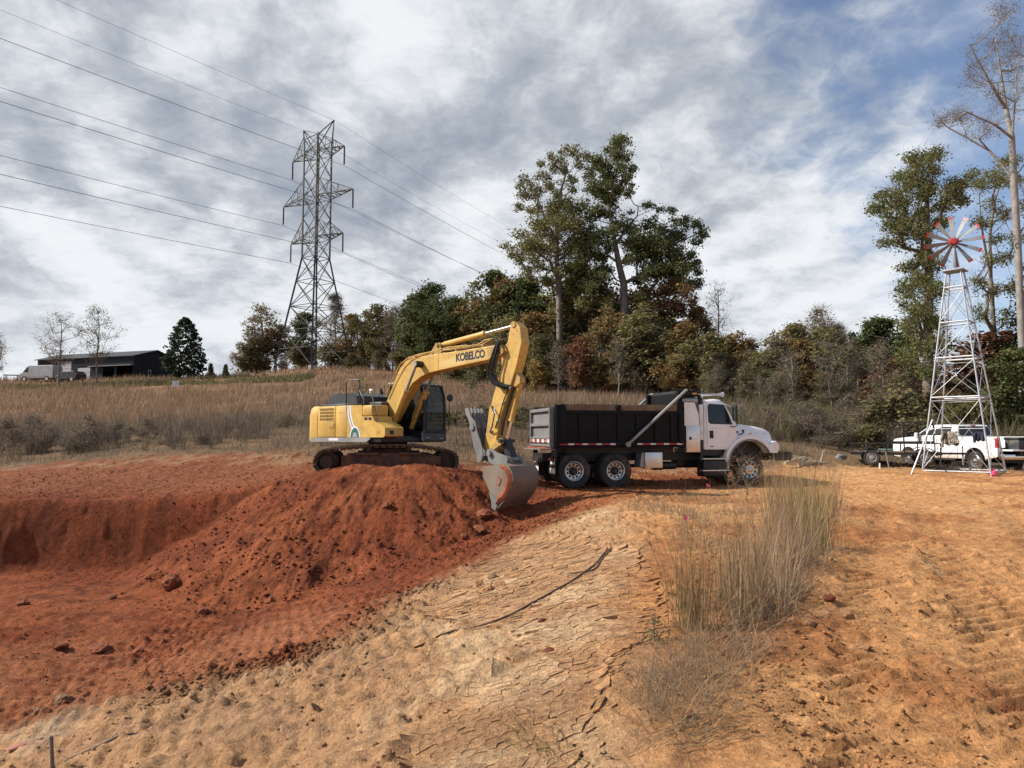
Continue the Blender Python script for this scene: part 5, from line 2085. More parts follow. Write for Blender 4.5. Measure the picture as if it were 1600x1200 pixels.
# ------------------------------------------------------------------ transmission tower
def build_tower():
    c = at(490, 577, 115)
    zg = h1(c.x, c.y)
    ax = R(-33)                                       # direction of the cross-arms
    root = empty('transmission_tower', (c.x, c.y, zg), ax, 'tall steel lattice transmission tower on the hill', 'transmission tower')
    T = M['tower']
    top = 38.0
    def hw(z):
        if z < 18.1:
            return 4.3 + (1.55 - 4.3) * z / 18.1
        return 1.55
    # the four corners sit on the diagonals of the arm axis, so that one leg faces the camera
    cs = ((1, 1), (-1, 1), (-1, -1), (1, -1))
    def C(k, z):
        return Vector((cs[k % 4][0] * hw(z), cs[k % 4][1] * hw(z), z))
    for k in range(4):
        m = MB()
        m.bar(C(k, -.6), C(k, 18.1), .26)
        m.bar(C(k, 18.1), C(k, top), .22)
        m.build('leg', T, root)
        m = MB()
        m.box(C(k, -.45), (.6, .6, .7))
        m.build('footing', M['grey_steel'], root)
    lev = [0, 6.0, 10.0, 14.2, 18.1, 21.3, 24.7, 28.1, 31.8, 35.6, 38.0]
    for k in range(4):
        for i, (z, zz) in enumerate(zip(lev[:-1], lev[1:])):
            w = .10 if z < 18 else .085
            if i == 0:
                mid = (C(k, zz) + C(k + 1, zz)) / 2
                lo = [C(k, 0), C(k + 1, 0)]
                prs = [(lo[0], C(k + 1, zz)), (lo[1], C(k, zz)), (lo[0].lerp(C(k, zz), .5), lo[1].lerp(C(k + 1, zz), .5))]
            else:
                prs = [(C(k, z), C(k + 1, zz)), (C(k + 1, z), C(k, zz))]
            for a, b in prs:
                m = MB()
                m.bar(a, b, w)
                m.build('brace', T, root)
            if z < 18 or i in (4, 6, 8):
                m = MB()
                m.bar(C(k, zz), C(k + 1, zz), w)
                m.build('strut', T, root)
    m = MB()
    m.bar(C(0, 6), C(2, 6), .10)
    m.bar(C(1, 6), C(3, 6), .10)
    m.bar(C(0, 10), C(2, 10), .09)
    m.build('inner_strut', T, root)
    tips = {}
    for (nm, z, half) in (('low', 21.3, 6.2), ('mid', 28.1, 8.3), ('top', 35.6, 6.2)):
        for s in (-1, 1):
            tip = Vector((s * half, 0, z + .1))
            m = MB()
            for y in (-1.55, 1.55):
                a = Vector((s * 1.55, y, z))
                m.bar(a, tip, .15)
                up_ = Vector((s * 1.55, y, z + 3.0))
                m.bar(up_, tip, .10)
                for t in (.3, .6):
                    m.bar(a.lerp(tip, t), up_.lerp(tip, t), .06)
                    m.bar(a.lerp(tip, t), up_.lerp(tip, t - .3), .06)
            for t in (.0, .25, .5, .75):
                pa = Vector((s * 1.55, -1.55, z)).lerp(tip, t)
                pb = Vector((s * 1.55, 1.55, z)).lerp(tip, t)
                m.bar(pa, pb, .08)
                m.bar(pa, Vector((s * 1.55, 1.55, z)).lerp(tip, min(1, t + .25)), .07)
            arm = m.build('cross_arm', T, root)
            ins = MB()
            n = 22
            pr = []
            for i in range(n):
                zz = -.12 - i * 3.0 / n
                pr += [(zz, .05), (zz - .02, .13), (zz - .09, .13), (zz - .11, .05)]
            ins.lathe(pr, (tip.x, tip.y, tip.z), 'z', 8)
            ins.build('insulator', M['black'], arm)
            tips[(nm, s)] = root.matrix_basis @ (tip + Vector((0, 0, -3.25)))
    for s in (-1, 1):                                  # earth-wire horns
        tip = Vector((s * 3.7, 0, 40.6))
        m = MB()
        for y in (-1.55, 1.55):
            m.bar(Vector((s * 1.55, y, top - 2.2)), tip, .13)
            m.bar(Vector((s * 1.55, y, top)), tip, .11)
            m.bar(Vector((s * 1.55, y, top)), Vector((0, 0, 39.2)), .10)
        m.bar(Vector((0, 0, 39.2)), tip, .12)
        m.build('earth_wire_horn', T, root)
        tips[('horn', s)] = root.matrix_basis @ tip
    return root, tips, ax


TOWER, TIPS, TAX = build_tower()
_wd = Vector((math.sin(-TAX), math.cos(TAX), 0))       # line direction, away from the camera
_desc = {('horn', 1): 'topmost power line, thin earth wire from the right tip of the tower',
         ('horn', -1): 'second highest power line, thin earth wire from the left tip of the tower',
         ('top', 1): 'power line hung from the right end of the top tower arm',
         ('top', -1): 'power line hung from the left end of the top tower arm',
         ('mid', 1): 'power line hung from the right end of the wide middle tower arm',
         ('mid', -1): 'power line hung from the left end of the wide middle tower arm',
         ('low', 1): 'power line hung from the right end of the lowest tower arm',
         ('low', -1): 'lowest power line, hung from the left end of the lowest tower arm'}
for key, tip in TIPS.items():
    pts = []
    for s in np.concatenate([np.linspace(-230, -10, 56), np.linspace(0, 250, 44)]):
        sag = 3.4 if s < 0 else 6.5
        L = 250.0
        u = abs(s) / L
        z = tip.z - 4 * sag * u * (1 - u) - (abs(s) * .012 if s > 0 else 0)
        pts.append((_wd.x * s, _wd.y * s, z - tip.z))
    m = MB()
    m.tube(pts, .030 if key[0] != 'horn' else .018, 5, False)
    o = m.build('power_line', M['wire'], None, None)
    o.location = tip
    tag(o, _desc[key], 'power line', 'power lines on the lattice tower')


# ------------------------------------------------------------------ barn on the hill
def build_barn():
    c = at(208, 593, 115)
    fd = Vector((-.944, .326, 0))
    hd = math.atan2(fd.y, fd.x)
    # local x runs left along the front wall, local y points to the camera-left... the front is at y = 0, depth at -y
    root = empty('barn', (c.x, c.y, c.z - .1), hd, 'long dark metal barn with open bays on the left hilltop', 'barn')
    L, W, E, Rg = 21.5, 9.0, 4.0, 5.25
    back = -W                                          # perpendicular (.326,.944) is -y in this frame
    N = M['navy']
    m = MB()
    m.add([(0, 0, -.8), (0, back, -.8), (0, back, E), (0, back / 2, Rg), (0, 0, E), (.12, 0, -.8), (.12, back, -.8), (.12, back, E), (.12, back / 2, Rg), (.12, 0, E)],
          [(0, 1, 2, 3, 4), (9, 8, 7, 6, 5), (0, 5, 6, 1), (1, 6, 7, 2), (2, 7, 8, 3), (3, 8, 9, 4), (4, 9, 5, 0)])
    gab = m.build('gable_wall', N, root, None)
    m = MB()
    m.b2(L - .12, L, back, 0, -.8, E)
    m.build('end_wall', N, root)
    m = MB()
    m.b2(.12, L - .12, back, back + .12, -.8, E)
    m.build('rear_wall', N, root)
    # ribs of the metal siding on the gable
    for i in range(15):
        z = .05 + i * .30
        m = MB()
        half = W / 2 if z < E else max(.1, W / 2 * (Rg - z) / (Rg - E))
        m.b2(-.035, -.002, back / 2 - half + .02, back / 2 + half - .02, z, z + .07)
        m.build('siding_rib', N, gab)
    m = MB()
    m.b2(-.05, -.03, -3.5, -2.9, .9, 1.9)
    wnd = m.build('window', M['tape_white'], root)
    m = MB()
    m.b2(-.06, -.048, -3.43, -2.97, .97, 1.83)
    m.build('pane', M['dark_glass'], wnd)
    # front: fascia above, panels and openings below
    m = MB()
    m.b2(.12, L - .12, -.12, 0, 2.55, E)
    fa = m.build('front_fascia', N, root)
    for i in range(5):
        m = MB()
        m.b2(.1, L - .1, .002, .035, 2.68 + i * .28, 2.74 + i * .28)
        m.build('siding_rib', N, fa)
    for a, b_ in ((3.6, 4.1), (6.6, 9.4), (12.2, 13.6), (16.6, L - .12)):
        m = MB()
        m.b2(a, b_, -.12, 0, -.8, 2.55)
        w = m.build('front_panel', N, root)
        for i in range(8):
            m = MB()
            m.b2(a + .02, b_ - .02, .002, .03, .1 + i * .30, .17 + i * .30)
            m.build('siding_rib', N, w)
    for a, b_, z in ((9.4, 12.2, 2.35), (13.6, 16.6, 3.5)):
        m = MB()
        m.b2(a, b_, -.10, .05 if z > 3 else -.02, -.8 if z < 3 else 1.2, z)
        dr = m.build('garage_door', M['van'], root)
        for i in range(3):
            m = MB()
            zz = (.3 + .6 * i) if z < 3 else (1.75 + .55 * i)
            m.b2(a, b_, -.02 if z < 3 else .05, .0 if z < 3 else .06, zz, zz + .05)
            m.build('door_groove', M['grey_paint'], dr)
    m = MB()
    m.b2(13.6, 16.6, -.12, -.02, -.8, 1.2)
    m.build('front_panel', N, root)
    m = MB()
    m.b2(.2, 9.3, -5.0, -4.9, -.5, 3.4)
    m.build('partition', M['shade_interior'], root)
    for x in (1.2, 2.3, 5.2):
        m = MB()
        m.b2(x, x + .7, -3.2, -2.2, -.3, .9 + .3 * (x % 2), .1)
        m.build('stored_goods', M['shade_interior'], root)
    m = MB()
    m.b2(.12, 9.4, -.20, .55, 2.44, 2.53)
    m.build('bay_canopy', M['grey_steel'], root)
    # roof
    ov = .35
    m = MB()
    for yy0, yy1 in ((.4, back / 2), (back - .4, back / 2)):
        za = E - .10
        m.add([(-ov, yy0, za), (L + ov, yy0, za), (L + ov, yy1, Rg + .05), (-ov, yy1, Rg + .05), (-ov, yy0, za + .12), (L + ov, yy0, za + .12), (L + ov, yy1, Rg + .17), (-ov, yy1, Rg + .17)],
              [(0, 1, 2, 3), (4, 7, 6, 5), (0, 4, 5, 1), (1, 5, 6, 2), (2, 6, 7, 3), (3, 7, 4, 0)])
    m.build('roof', M['roof'], root, None)
    return root


build_barn()


def simple_vehicle(name, label, cat, loc, rz, L, W, prof, glassp, wheels, r, m, lights=True):
    """side profile body with panes, wheels and lamps"""
    root = empty(name, loc, rz, label, cat)
    k = MB()
    k.prism(prof, -W / 2, W / 2)
    b = k.build('body', m, root, None)
    bv = b.modifiers.new('bevel', 'BEVEL')
    bv.width = .06
    bv.segments = 2
    bv.limit_method = 'ANGLE'
    bv.angle_limit = R(40)
    for nm, pts in glassp:
        for s in (-1, 1):
            k = MB()
            k.prism(pts, min(s * (W / 2 - .02), s * (W / 2 + .006)), max(s * (W / 2 - .02), s * (W / 2 + .006)))
            k.build(nm, M['dark_glass'], b, None)
    for x in wheels:
        for s in (-1, 1):
            k = MB()
            k.lathe(wheel_lathe(r, .22, r * .6), (x, s * (W / 2 - .08), r), 'y', 20)
            w = k.build('wheel', M['rubber'], root)
            k = MB()
            k.lathe([(s * .10, 0), (s * .10, r * .6), (s * .06, r * .62), (s * .06, 0)], (x, s * (W / 2 - .08), r), 'y', 16)
            k.build('rim', M['alu'], w)
            k = MB()
            k.prism(arc(x, r, r * 1.2, 180, 0, 10) + [(x + r * 1.2, r * .7), (x - r * 1.2, r * .7)], min(s * W / 2, s * (W / 2 + .004)), max(s * W / 2, s * (W / 2 + .004)))
            k.build('wheel_arch', M['black'], b, None)
    xf = max(a for a, _ in prof)
    xr_ = min(a for a, _ in prof)
    for s in (-1, 1):
        k = MB()
        k.box((xf - .12, s * W * .40, .85), (.22, W * .14, .22), None, .03)
        k.build('headlight', M['clear_lens'], root)
        k = MB()
        k.box((xr_ + .03, s * W * .45, 1.1), (.10, W * .07, .4), None, .02)
        k.build('tail_light', M['red_lens'], root)
    return root


v0 = at(63, 595, 112)
simple_vehicle('cargo_van', 'white cargo van parked before the left end of the barn', 'van', (v0.x, v0.y, h1(v0.x, v0.y) + .0), R(172), 5.9, 2.0,
               [(-3.0, .42), (2.9, .42), (3.0, .7), (2.95, 1.12), (2.35, 1.38), (1.55, 2.35), (1.2, 2.48), (-2.9, 2.5), (-3.0, 2.3)],
               [('door_window', [(1.30, 1.42), (2.18, 1.42), (1.50, 2.15), (1.30, 2.15)])], (-1.95, 1.95), .36, M['van'])
v0 = at(110, 595, 110)
simple_vehicle('parked_car', 'black sport utility car parked before the barn doors', 'car', (v0.x, v0.y, h1(v0.x, v0.y)), R(160), 4.5, 1.85,
               [(-2.2, .40), (2.2, .40), (2.3, .7), (2.2, .98), (1.2, 1.10), (.55, 1.62), (-1.7, 1.66), (-2.15, 1.15), (-2.25, .8)],
               [('front_window', [(.0, 1.12), (.95, 1.12), (.45, 1.54), (.0, 1.56)]), ('rear_window', [(-1.55, 1.12), (-.1, 1.12), (-.1, 1.56), (-1.45, 1.57)])], (-1.35, 1.4), .36, M['black'])
t0 = at(18, 598, 112)
tb = empty('work_table', (t0.x, t0.y, h1(t0.x, t0.y)), .2, 'small dark work table on bare soil left of the van', 'table')
k = MB()
k.b2(-1.1, 1.1, -.45, .45, .95, 1.05)
k.build('table_top', M['black'], tb)
for x in (-.95, .95):
    for y in (-.35, .35):
        k = MB()
        k.bar((x, y, -.1), (x, y, .95), .08)
        k.build('leg', M['black'], tb)

# white notice board and posts in the field
s0 = at(274, 613, 84)
zg = h1(s0.x, s0.y)
sg = empty('notice_sign', (s0.x, s0.y, zg), R(6), 'white square notice board on a stake in the field', 'sign')
k = MB()
k.bar((0, .03, -.3), (0, .03, .9), .06)
k.build('stake', M['pale_bark'], sg)
k = MB()
k.b2(-.36, .36, -.02, .0, .62, 1.30)
bd = k.build('board', M['decal_white'], sg)
k = MB()
for a, b in (((-.30, 1.18), (-.06, 1.18)), ((-.28, .80), (.2, .80)), ((-.22, 1.02), (.12, 1.02))):
    k.b2(a[0], b[0], -.024, -.0205, a[1] - .02, a[1] + .02)
k.add([(-.05, -.0235, 1.24), (.30, -.0235, .76), (.34, -.0235, .84), (.05, -.0235, 1.24)], [(0, 1, 2, 3)])
k.build('faint_print', M['decal_grey'], bd, None)
for px_, hh, lb in ((293, 1.9, 'thin rusty post right of the white notice board'), (263, 1.1, 'short thin post left of the white notice board')):
    q = at(px_, 612, 84)
    pole('field_post', lb, 'post', (q.x, q.y, h1(q.x, q.y) - .3), (q.x, q.y, h1(q.x, q.y) + hh), .045, M['bark'])


# ------------------------------------------------------------------ trees
class Tree:
    """skeleton of nodes with parents; clumps of leaves are hung on it"""
    def __init__(s, seed):
        s.r = np.random.default_rng(seed)
        s.p, s.par, s.w = [], [], []
        s.leafV, s.leafC = [], []

    def node(s, p, par, w=0.0):
        s.p.append(np.array(p, float))
        s.par.append(par)
        s.w.append(w)
        return len(s.p) - 1

    def chain(s, pts, par=-1, w=0.0):
        ids = []
        for q in pts:
            par = s.node(q, par, w)
            ids.append(par)
        return ids

    def reach(s, c, up=.6, wob=.12, w=1.0):
        """grow a limb from the best existing node to point c"""
        P_ = np.array(s.p)
        d = c - P_
        dist = np.linalg.norm(d, axis=1)
        cost = dist + np.maximum(0, P_[:, 2] - c[2] + .25 * dist * up) * 2.2
        i = int(np.argmin(cost))
        L = dist[i]
        k = max(1, min(5, int(L / .8)))
        par = i
        for j in range(1, k + 1):
            t = j / k
            q = P_[i] + d[i] * t
            q[2] += -L * .10 * math.sin(PI * t) * up
            if j < k:
                q += s.r.normal(0, wob * L / k * .6, 3)
            par = s.node(q, par, w if j == k else 0)
        return par

    def skeleton(s, r_tip, r_base, sides=5, maxr=None):
        n = len(s.p)
        w = np.array(s.w, float) + 1e-3
        for i in range(n - 1, -1, -1):
            if s.par[i] >= 0:
                w[s.par[i]] += w[i]
        tot = w[0]
        ex = math.log(r_base / r_tip) / math.log(max(2.0, tot))
        rad = r_tip * np.maximum(w, 1.0) ** ex
        P_ = np.array(s.p)
        V, F = [], []
        b = 0
        a0 = np.arange(sides) * 2 * PI / sides
        for i in range(n):
            p = s.par[i]
            if p < 0:
                continue
            d = P_[i] - P_[p]
            L = np.linalg.norm(d)
            if L < 1e-4:
                continue
            d /= L
            u = np.array([1., 0, 0]) if abs(d[0]) < .8 else np.array([0, 1., 0])
            x = np.cross(d, u)
            x /= np.linalg.norm(x)
            y = np.cross(d, x)
            ring = np.cos(a0)[:, None] * x + np.sin(a0)[:, None] * y
            r0 = min(rad[p], rad[i] * 1.35)
            V.append(P_[p] - d * r0 * .3 + ring * r0)
            V.append(P_[i] + ring * rad[i])
            j = np.arange(sides)
            j2 = (j + 1) % sides
            F.append(np.stack([b + j, b + j2, b + sides + j2, b + sides + j], -1))
            b += 2 * sides
        return np.concatenate(V), np.concatenate(F)

    def leaves(s, c, rad, n, size, cols, flat=.75, shade=0.0, hollow=.35):
        """n leaf sprays in an uneven ball of radius rad round c"""
        r = s.r
        u = r.normal(size=(n, 3))
        u /= np.linalg.norm(u, axis=1)[:, None]
        rr = rad * (hollow + (1 - hollow) * r.random(n) ** .6)
        p = c + u * rr[:, None] * np.array([1, 1, flat])
        s.quads(p, size, cols, u)

    def quads(s, p, size, cols, out=None, aspect=1.0):
        r = s.r
        n = len(p)
        nn = r.normal(size=(n, 3)) * .8
        nn[:, 2] += .55
        if out is not None:
            nn += out * .5
        nn /= np.linalg.norm(nn, axis=1)[:, None]
        t = np.cross(nn, r.normal(size=(n, 3)))
        t /= np.linalg.norm(t, axis=1)[:, None] + 1e-9
        bt = np.cross(nn, t)
        sz = size * r.uniform(.55, 1.25, n)
        a = t * (sz * aspect)[:, None]
        b = bt * sz[:, None] * .62
        q = np.stack([p - a, p - b * r.uniform(.6, 1.2, n)[:, None] + a * .15, p + a, p + b * r.uniform(.6, 1.2, n)[:, None] - a * .1], 1)
        k = r.integers(0, len(cols), n)
        col = np.array(cols)[k] * r.uniform(.7, 1.3, n)[:, None]
        s.leafV.append(q.reshape(-1, 3))
        s.leafC.append(np.repeat(col, 4, 0))

    def twigs(s, c, rad, n, col, w=.012):
        """fine bare twigs as thin slivers"""
        r = s.r
        u = r.normal(size=(n, 3))
        u[:, 2] = np.abs(u[:, 2]) * .7 + .25
        u /= np.linalg.norm(u, axis=1)[:, None]
        a = c + r.normal(0, rad * .35, (n, 3))
        b = a + u * (rad * r.uniform(.5, 1.3, n))[:, None]
        x = np.cross(u, r.normal(size=(n, 3)))
        x /= np.linalg.norm(x, axis=1)[:, None]
        q = np.stack([a - x * w, a + x * w, b + x * w * .4, b - x * w * .4], 1)
        s.leafV.append(q.reshape(-1, 3))
        s.leafC.append(np.tile(np.array(col) * 1.0, (n * 4, 1)))

    def crown(s, name):
        V = np.concatenate(s.leafV)
        F = np.arange(len(V)).reshape(-1, 4)
        return np_mesh(name, V, F, np.clip(np.concatenate(s.leafC), 0, 1))


def tree_object(name, T, base, r_tip, r_base, bark, label, group=None, scale=1.0, sides=5):
    V, F = T.skeleton(r_tip, r_base, sides)
    root = empty(name, base, 0, label, 'tree', group)
    tm = np_mesh('trunk', V, F, None, True)
    link_mesh('trunk', tm, bark, root)
    cm = T.crown('crown')
    link_mesh('crown', cm, M['leaf'], root)
    return root


M['oak_bark'] = mat('oak_bark', (.20, .17, .145), .95, dirt=(.11, .09, .075), dirt_amt=.6, dirt_scale=1.5, var=.3, bump=.7, bump_scale=6)
# foliage palettes (linear reflectance)
GREEN = [(0.124, 0.144, 0.050), (0.147, 0.156, 0.054), (0.097, 0.118, 0.042), (0.177, 0.156, 0.061)]
DARK = [(.062, .080, .032), (.076, .092, .036), (.092, .098, .040)]
OLIVE = [(0.206, 0.192, 0.071), (0.166, 0.173, 0.066), (0.256, 0.206, 0.079), (0.138, 0.138, 0.058)]
PALE = [(.17, .165, .080), (.14, .14, .060), (.20, .175, .085), (.11, .105, .045)]
RUST = [(0.266, 0.142, 0.058), (0.206, 0.122, 0.058), (0.306, 0.188, 0.071), (0.166, 0.118, 0.058)]
REDL = [(.19, .075, .05), (.15, .065, .045), (.21, .10, .055), (.13, .07, .045)]
BROWN = [(0.206, 0.153, 0.091), (0.162, 0.122, 0.079), (0.256, 0.197, 0.110), (0.147, 0.130, 0.071)]
GOLD = [(0.367, 0.225, 0.059), (0.283, 0.192, 0.059), (0.217, 0.167, 0.060)]
EVER = [(.020, .034, .018), (.028, .042, .020), (.036, .048, .022)]


def traced_tree(name, label, Y, base_px, trunk_px, limbs_px, blobs, pal, seed, r_base, bark, to_px, leaf=.20, per=60, depth=.5, r_tip=.018, group=None, dens=1.0):
    """tree whose limbs and leaf clumps follow the photographed crown; every clump gets its own depth"""
    T = Tree(seed)
    b = at(*to_px(*base_px), Y)
    base = np.array((b.x, b.y, h1(b.x, b.y) - .2))
    def W(x, y, dy=0.0):
        return np.array(at(*to_px(x, y), Y + dy)[:]) - base
    ids = T.chain([np.zeros(3)] + [W(x, y) for x, y in trunk_px])
    for lb in limbs_px:
        par = min(range(len(T.p)), key=lambda i: np.linalg.norm(T.p[i] - W(*lb[0])))
        dy = 0
        for q in lb[1:]:
            dy += T.r.normal(0, .5)
            par = T.node(W(q[0], q[1], dy), par)
    sc = np.linalg.norm(W(100, 0) - W(0, 0)) / 100.0    # metres per trace unit
    cl = []
    for bb in blobs:
        x, y, r = bb[:3]
        pl = bb[3] if len(bb) > 3 else pal
        for k in range(max(1, int(round(dens * (r / 28.0) ** 1.5)))):
            ox, oy = T.r.normal(0, r * .36, 2)
            dy = T.r.normal(0, depth * (2.0 + r * sc))
            cl.append((W(x + ox, y + oy, dy), r * sc * T.r.uniform(.42, .72), pl))
    cl.sort(key=lambda q: np.linalg.norm(q[0] - np.array([0, 0, q[0][2]])) + .1 * q[0][2])
    for c, r, pl in cl:
        T.reach(c)
        nl = int(per * max(r, .5) ** 1.7)
        T.leaves(c, max(r, .5), nl, leaf, pl)
        T.leaves(c, max(r, .5) * 1.7, nl // 3, leaf * .8, pl, .8, 0, .55)
        T.twigs(c, max(r, .5) * 1.2, 5, (.11, .09, .075), .010)
    return tree_object(name, T, base, r_tip, r_base, bark, label, group)


z6 = lambda x, y: (760 + x / 2.9275, 190 + y / 2.9275)
oak_blobs = [(600, 95, 42), (640, 85, 25), (560, 125, 25), (590, 150, 45), (640, 160, 30), (500, 190, 38), (540, 200, 48), (610, 210, 45), (670, 215, 28), (480, 240, 42), (560, 265, 55), (640, 255, 38), (470, 300, 32), (520, 310, 50), (600, 310, 45), (650, 320, 33),
             (560, 370, 48), (500, 400, 48), (560, 420, 40), (480, 460, 40), (745, 380, 22), (800, 402, 20), (850, 405, 24), (640, 440, 38), (670, 495, 45), (600, 480, 38), (740, 470, 42), (795, 490, 40), (860, 455, 32), (910, 450, 36), (960, 470, 33), (1000, 510, 33),
             (960, 540, 33), (880, 510, 48), (820, 545, 52), (740, 555, 55), (660, 560, 50), (700, 625, 50), (780, 610, 55), (860, 590, 52), (930, 600, 36), (960, 660, 42), (900, 675, 60), (820, 690, 60), (740, 690, 50), (960, 740, 36), (900, 760, 60, RUST), (820, 775, 50, RUST), (940, 820, 36, RUST),
             (870, 840, 45, REDL), (560, 565, 45), (500, 540, 55), (520, 620, 50), (500, 700, 50), (470, 760, 50), (740, 780, 45, RUST), (680, 720, 35), (430, 560, 55), (430, 640, 50), (560, 500, 45), (640, 640, 40), (690, 560, 55), (770, 550, 55), (840, 630, 55), (780, 690, 55), (550, 690, 45), (460, 820, 50, OLIVE), (560, 830, 45, OLIVE), (700, 800, 50, OLIVE), (780, 850, 50, RUST), (860, 720, 55)]
traced_tree('oak_tree', 'tallest oak with a leaning grey trunk and long bare right limbs', 74, (632, 1010), [(632, 900), (632, 830), (629, 740), (606, 650), (590, 560), (574, 470), (560, 390), (548, 310), (562, 240), (590, 170)],
            [[(590, 560), (620, 520), (660, 465), (690, 432), (695, 388)], [(690, 432), (720, 420), (765, 402), (800, 392)], [(606, 650), (550, 605), (510, 580)], [(629, 740), (690, 712), (760, 705), (820, 700)], [(632, 800), (570, 780), (520, 740)], [(574, 470), (520, 455), (470, 440)],
             [(660, 465), (740, 490), (830, 480), (900, 470)], [(606, 650), (680, 600), (760, 580), (860, 560), (950, 520)]],
            oak_blobs, GREEN + DARK, 21, .50, M['oak_bark'], z6, .15, 165, .55, dens=3.6)
left_blobs = [(310, 160, 30, PALE), (350, 150, 36, PALE), (400, 140, 40, PALE), (450, 160, 32, PALE), (420, 200, 36, PALE), (360, 220, 40, PALE), (300, 210, 30, PALE), (250, 195, 27, PALE), (260, 250, 40, PALE), (190, 280, 40, PALE), (150, 300, 28, PALE), (170, 340, 40, PALE), (150, 390, 30, PALE), (230, 330, 42, PALE), (280, 310, 36, PALE), (330, 330, 36), (390, 290, 36), (370, 260, 30, PALE),
              (220, 410, 45, OLIVE), (300, 400, 60), (380, 390, 55), (430, 400, 45), (250, 480, 60, OLIVE), (340, 470, 70), (410, 480, 60), (180, 530, 52, OLIVE), (110, 580, 40), (150, 620, 40), (210, 580, 60), (300, 570, 65, OLIVE), (390, 570, 65), (240, 650, 52), (330, 660, 55, OLIVE), (410, 660, 55), (450, 600, 50), (270, 730, 50), (390, 740, 50), (190, 690, 45)]
traced_tree('hardwood_tree', 'tall hardwood left of the oak with pale thinning leaves at its top', 76, (335, 1000), [(335, 910), (331, 740), (323, 640), (320, 540), (322, 430), (340, 320), (365, 230)],
            [[(320, 540), (270, 450), (235, 350), (215, 290)], [(322, 430), (370, 330), (410, 230)], [(331, 740), (290, 640), (220, 590)], [(323, 640), (380, 600), (410, 560)]],
            left_blobs, GREEN + OLIVE, 22, .36, M['oak_bark'], z6, .14, 150, .55, dens=3.4)
z8 = lambda x, y: (1340 + x / 3.0, 20 + y / 3.0)
rb = [(330, 680, 44), (370, 650, 24), (260, 690, 36), (290, 740, 50), (350, 740, 38), (200, 760, 36), (250, 800, 50), (180, 850, 44), (120, 860, 28), (80, 920, 36), (140, 930, 44), (210, 900, 52), (300, 850, 55), (340, 820, 45), (440, 830, 52), (480, 800, 44), (530, 750, 24), (470, 880, 45), (400, 900, 48), (300, 950, 55), (230, 980, 55),
      (160, 1000, 44), (130, 1080, 24), (200, 1060, 45), (290, 1040, 55), (370, 980, 48), (300, 1130, 50), (350, 1180, 50), (250, 1190, 40), (300, 1260, 60), (240, 1300, 50), (360, 1300, 60), (280, 1400, 65), (360, 1440, 60), (240, 1480, 55), (300, 1560, 65), (380, 1560, 60), (240, 1620, 55), (330, 1680, 60)]
traced_tree('broad_oak_tree', 'dense leafy oak standing behind the windmill blades', 47, (330, 1880), [(330, 1600), (335, 1300), (330, 1050), (325, 850), (335, 720)], [[(330, 1050), (230, 960), (150, 900)], [(325, 850), (420, 840), (480, 800)], [(330, 1300), (260, 1200)]],
            rb, GREEN + OLIVE[:2], 23, .36, M['bark'], z8, .095, 250, .6, .014, dens=3.6)
rb2 = [(640, 760, 48), (600, 800, 48), (700, 700, 44), (680, 800, 50), (750, 780, 52), (760, 680, 36), (560, 800, 34), (620, 900, 40), (700, 950, 46), (600, 1000, 40), (660, 1060, 42), (740, 1050, 44), (560, 980, 34), (700, 1150, 46), (620, 1150, 42), (800, 900, 60), (850, 1000, 60), (560, 1260, 45), (640, 1300, 50), (720, 1280, 50), (600, 1400, 50), (700, 1420, 50), (820, 1200, 60)]
traced_tree('thin_oak_tree', 'thin leaved oak between the windmill and the tall bare tree', 52, (640, 1850), [(640, 1500), (625, 1250), (620, 1050), (640, 900), (680, 760)], [[(620, 1050), (720, 950), (800, 900)], [(625, 1250), (580, 1000), (570, 850)]],
            rb2, OLIVE + GREEN[:2], 24, .20, M['bark'], z8, .095, 170, .6, .013, dens=2.8)


def bare_tree(name, label, base, trunk, limbs, r_base, bark, seed, twig_pts, leafpal, n_leaf=5, leaf=.07, group=None, spread=.9, r_tip=.010, twig=7, tw=.010):
    T = Tree(seed)
    base = np.array(base)
    T.chain([np.zeros(3)] + [np.array(q) for q in trunk])
    for lb in limbs:
        par = min(range(len(T.p)), key=lambda i: np.linalg.norm(T.p[i] - np.array(lb[0])))
        for q in lb[1:]:
            par = T.node(np.array(q), par)
    for c in twig_pts:
        T.reach(np.array(c), .3, .2)
        T.twigs(np.array(c), spread * .7, twig, (.15, .125, .105), tw)
        if n_leaf:
            T.leaves(np.array(c), spread * .6, n_leaf, leaf, leafpal)
    return tree_object(name, T, base, r_tip, r_base, bark, label, group)


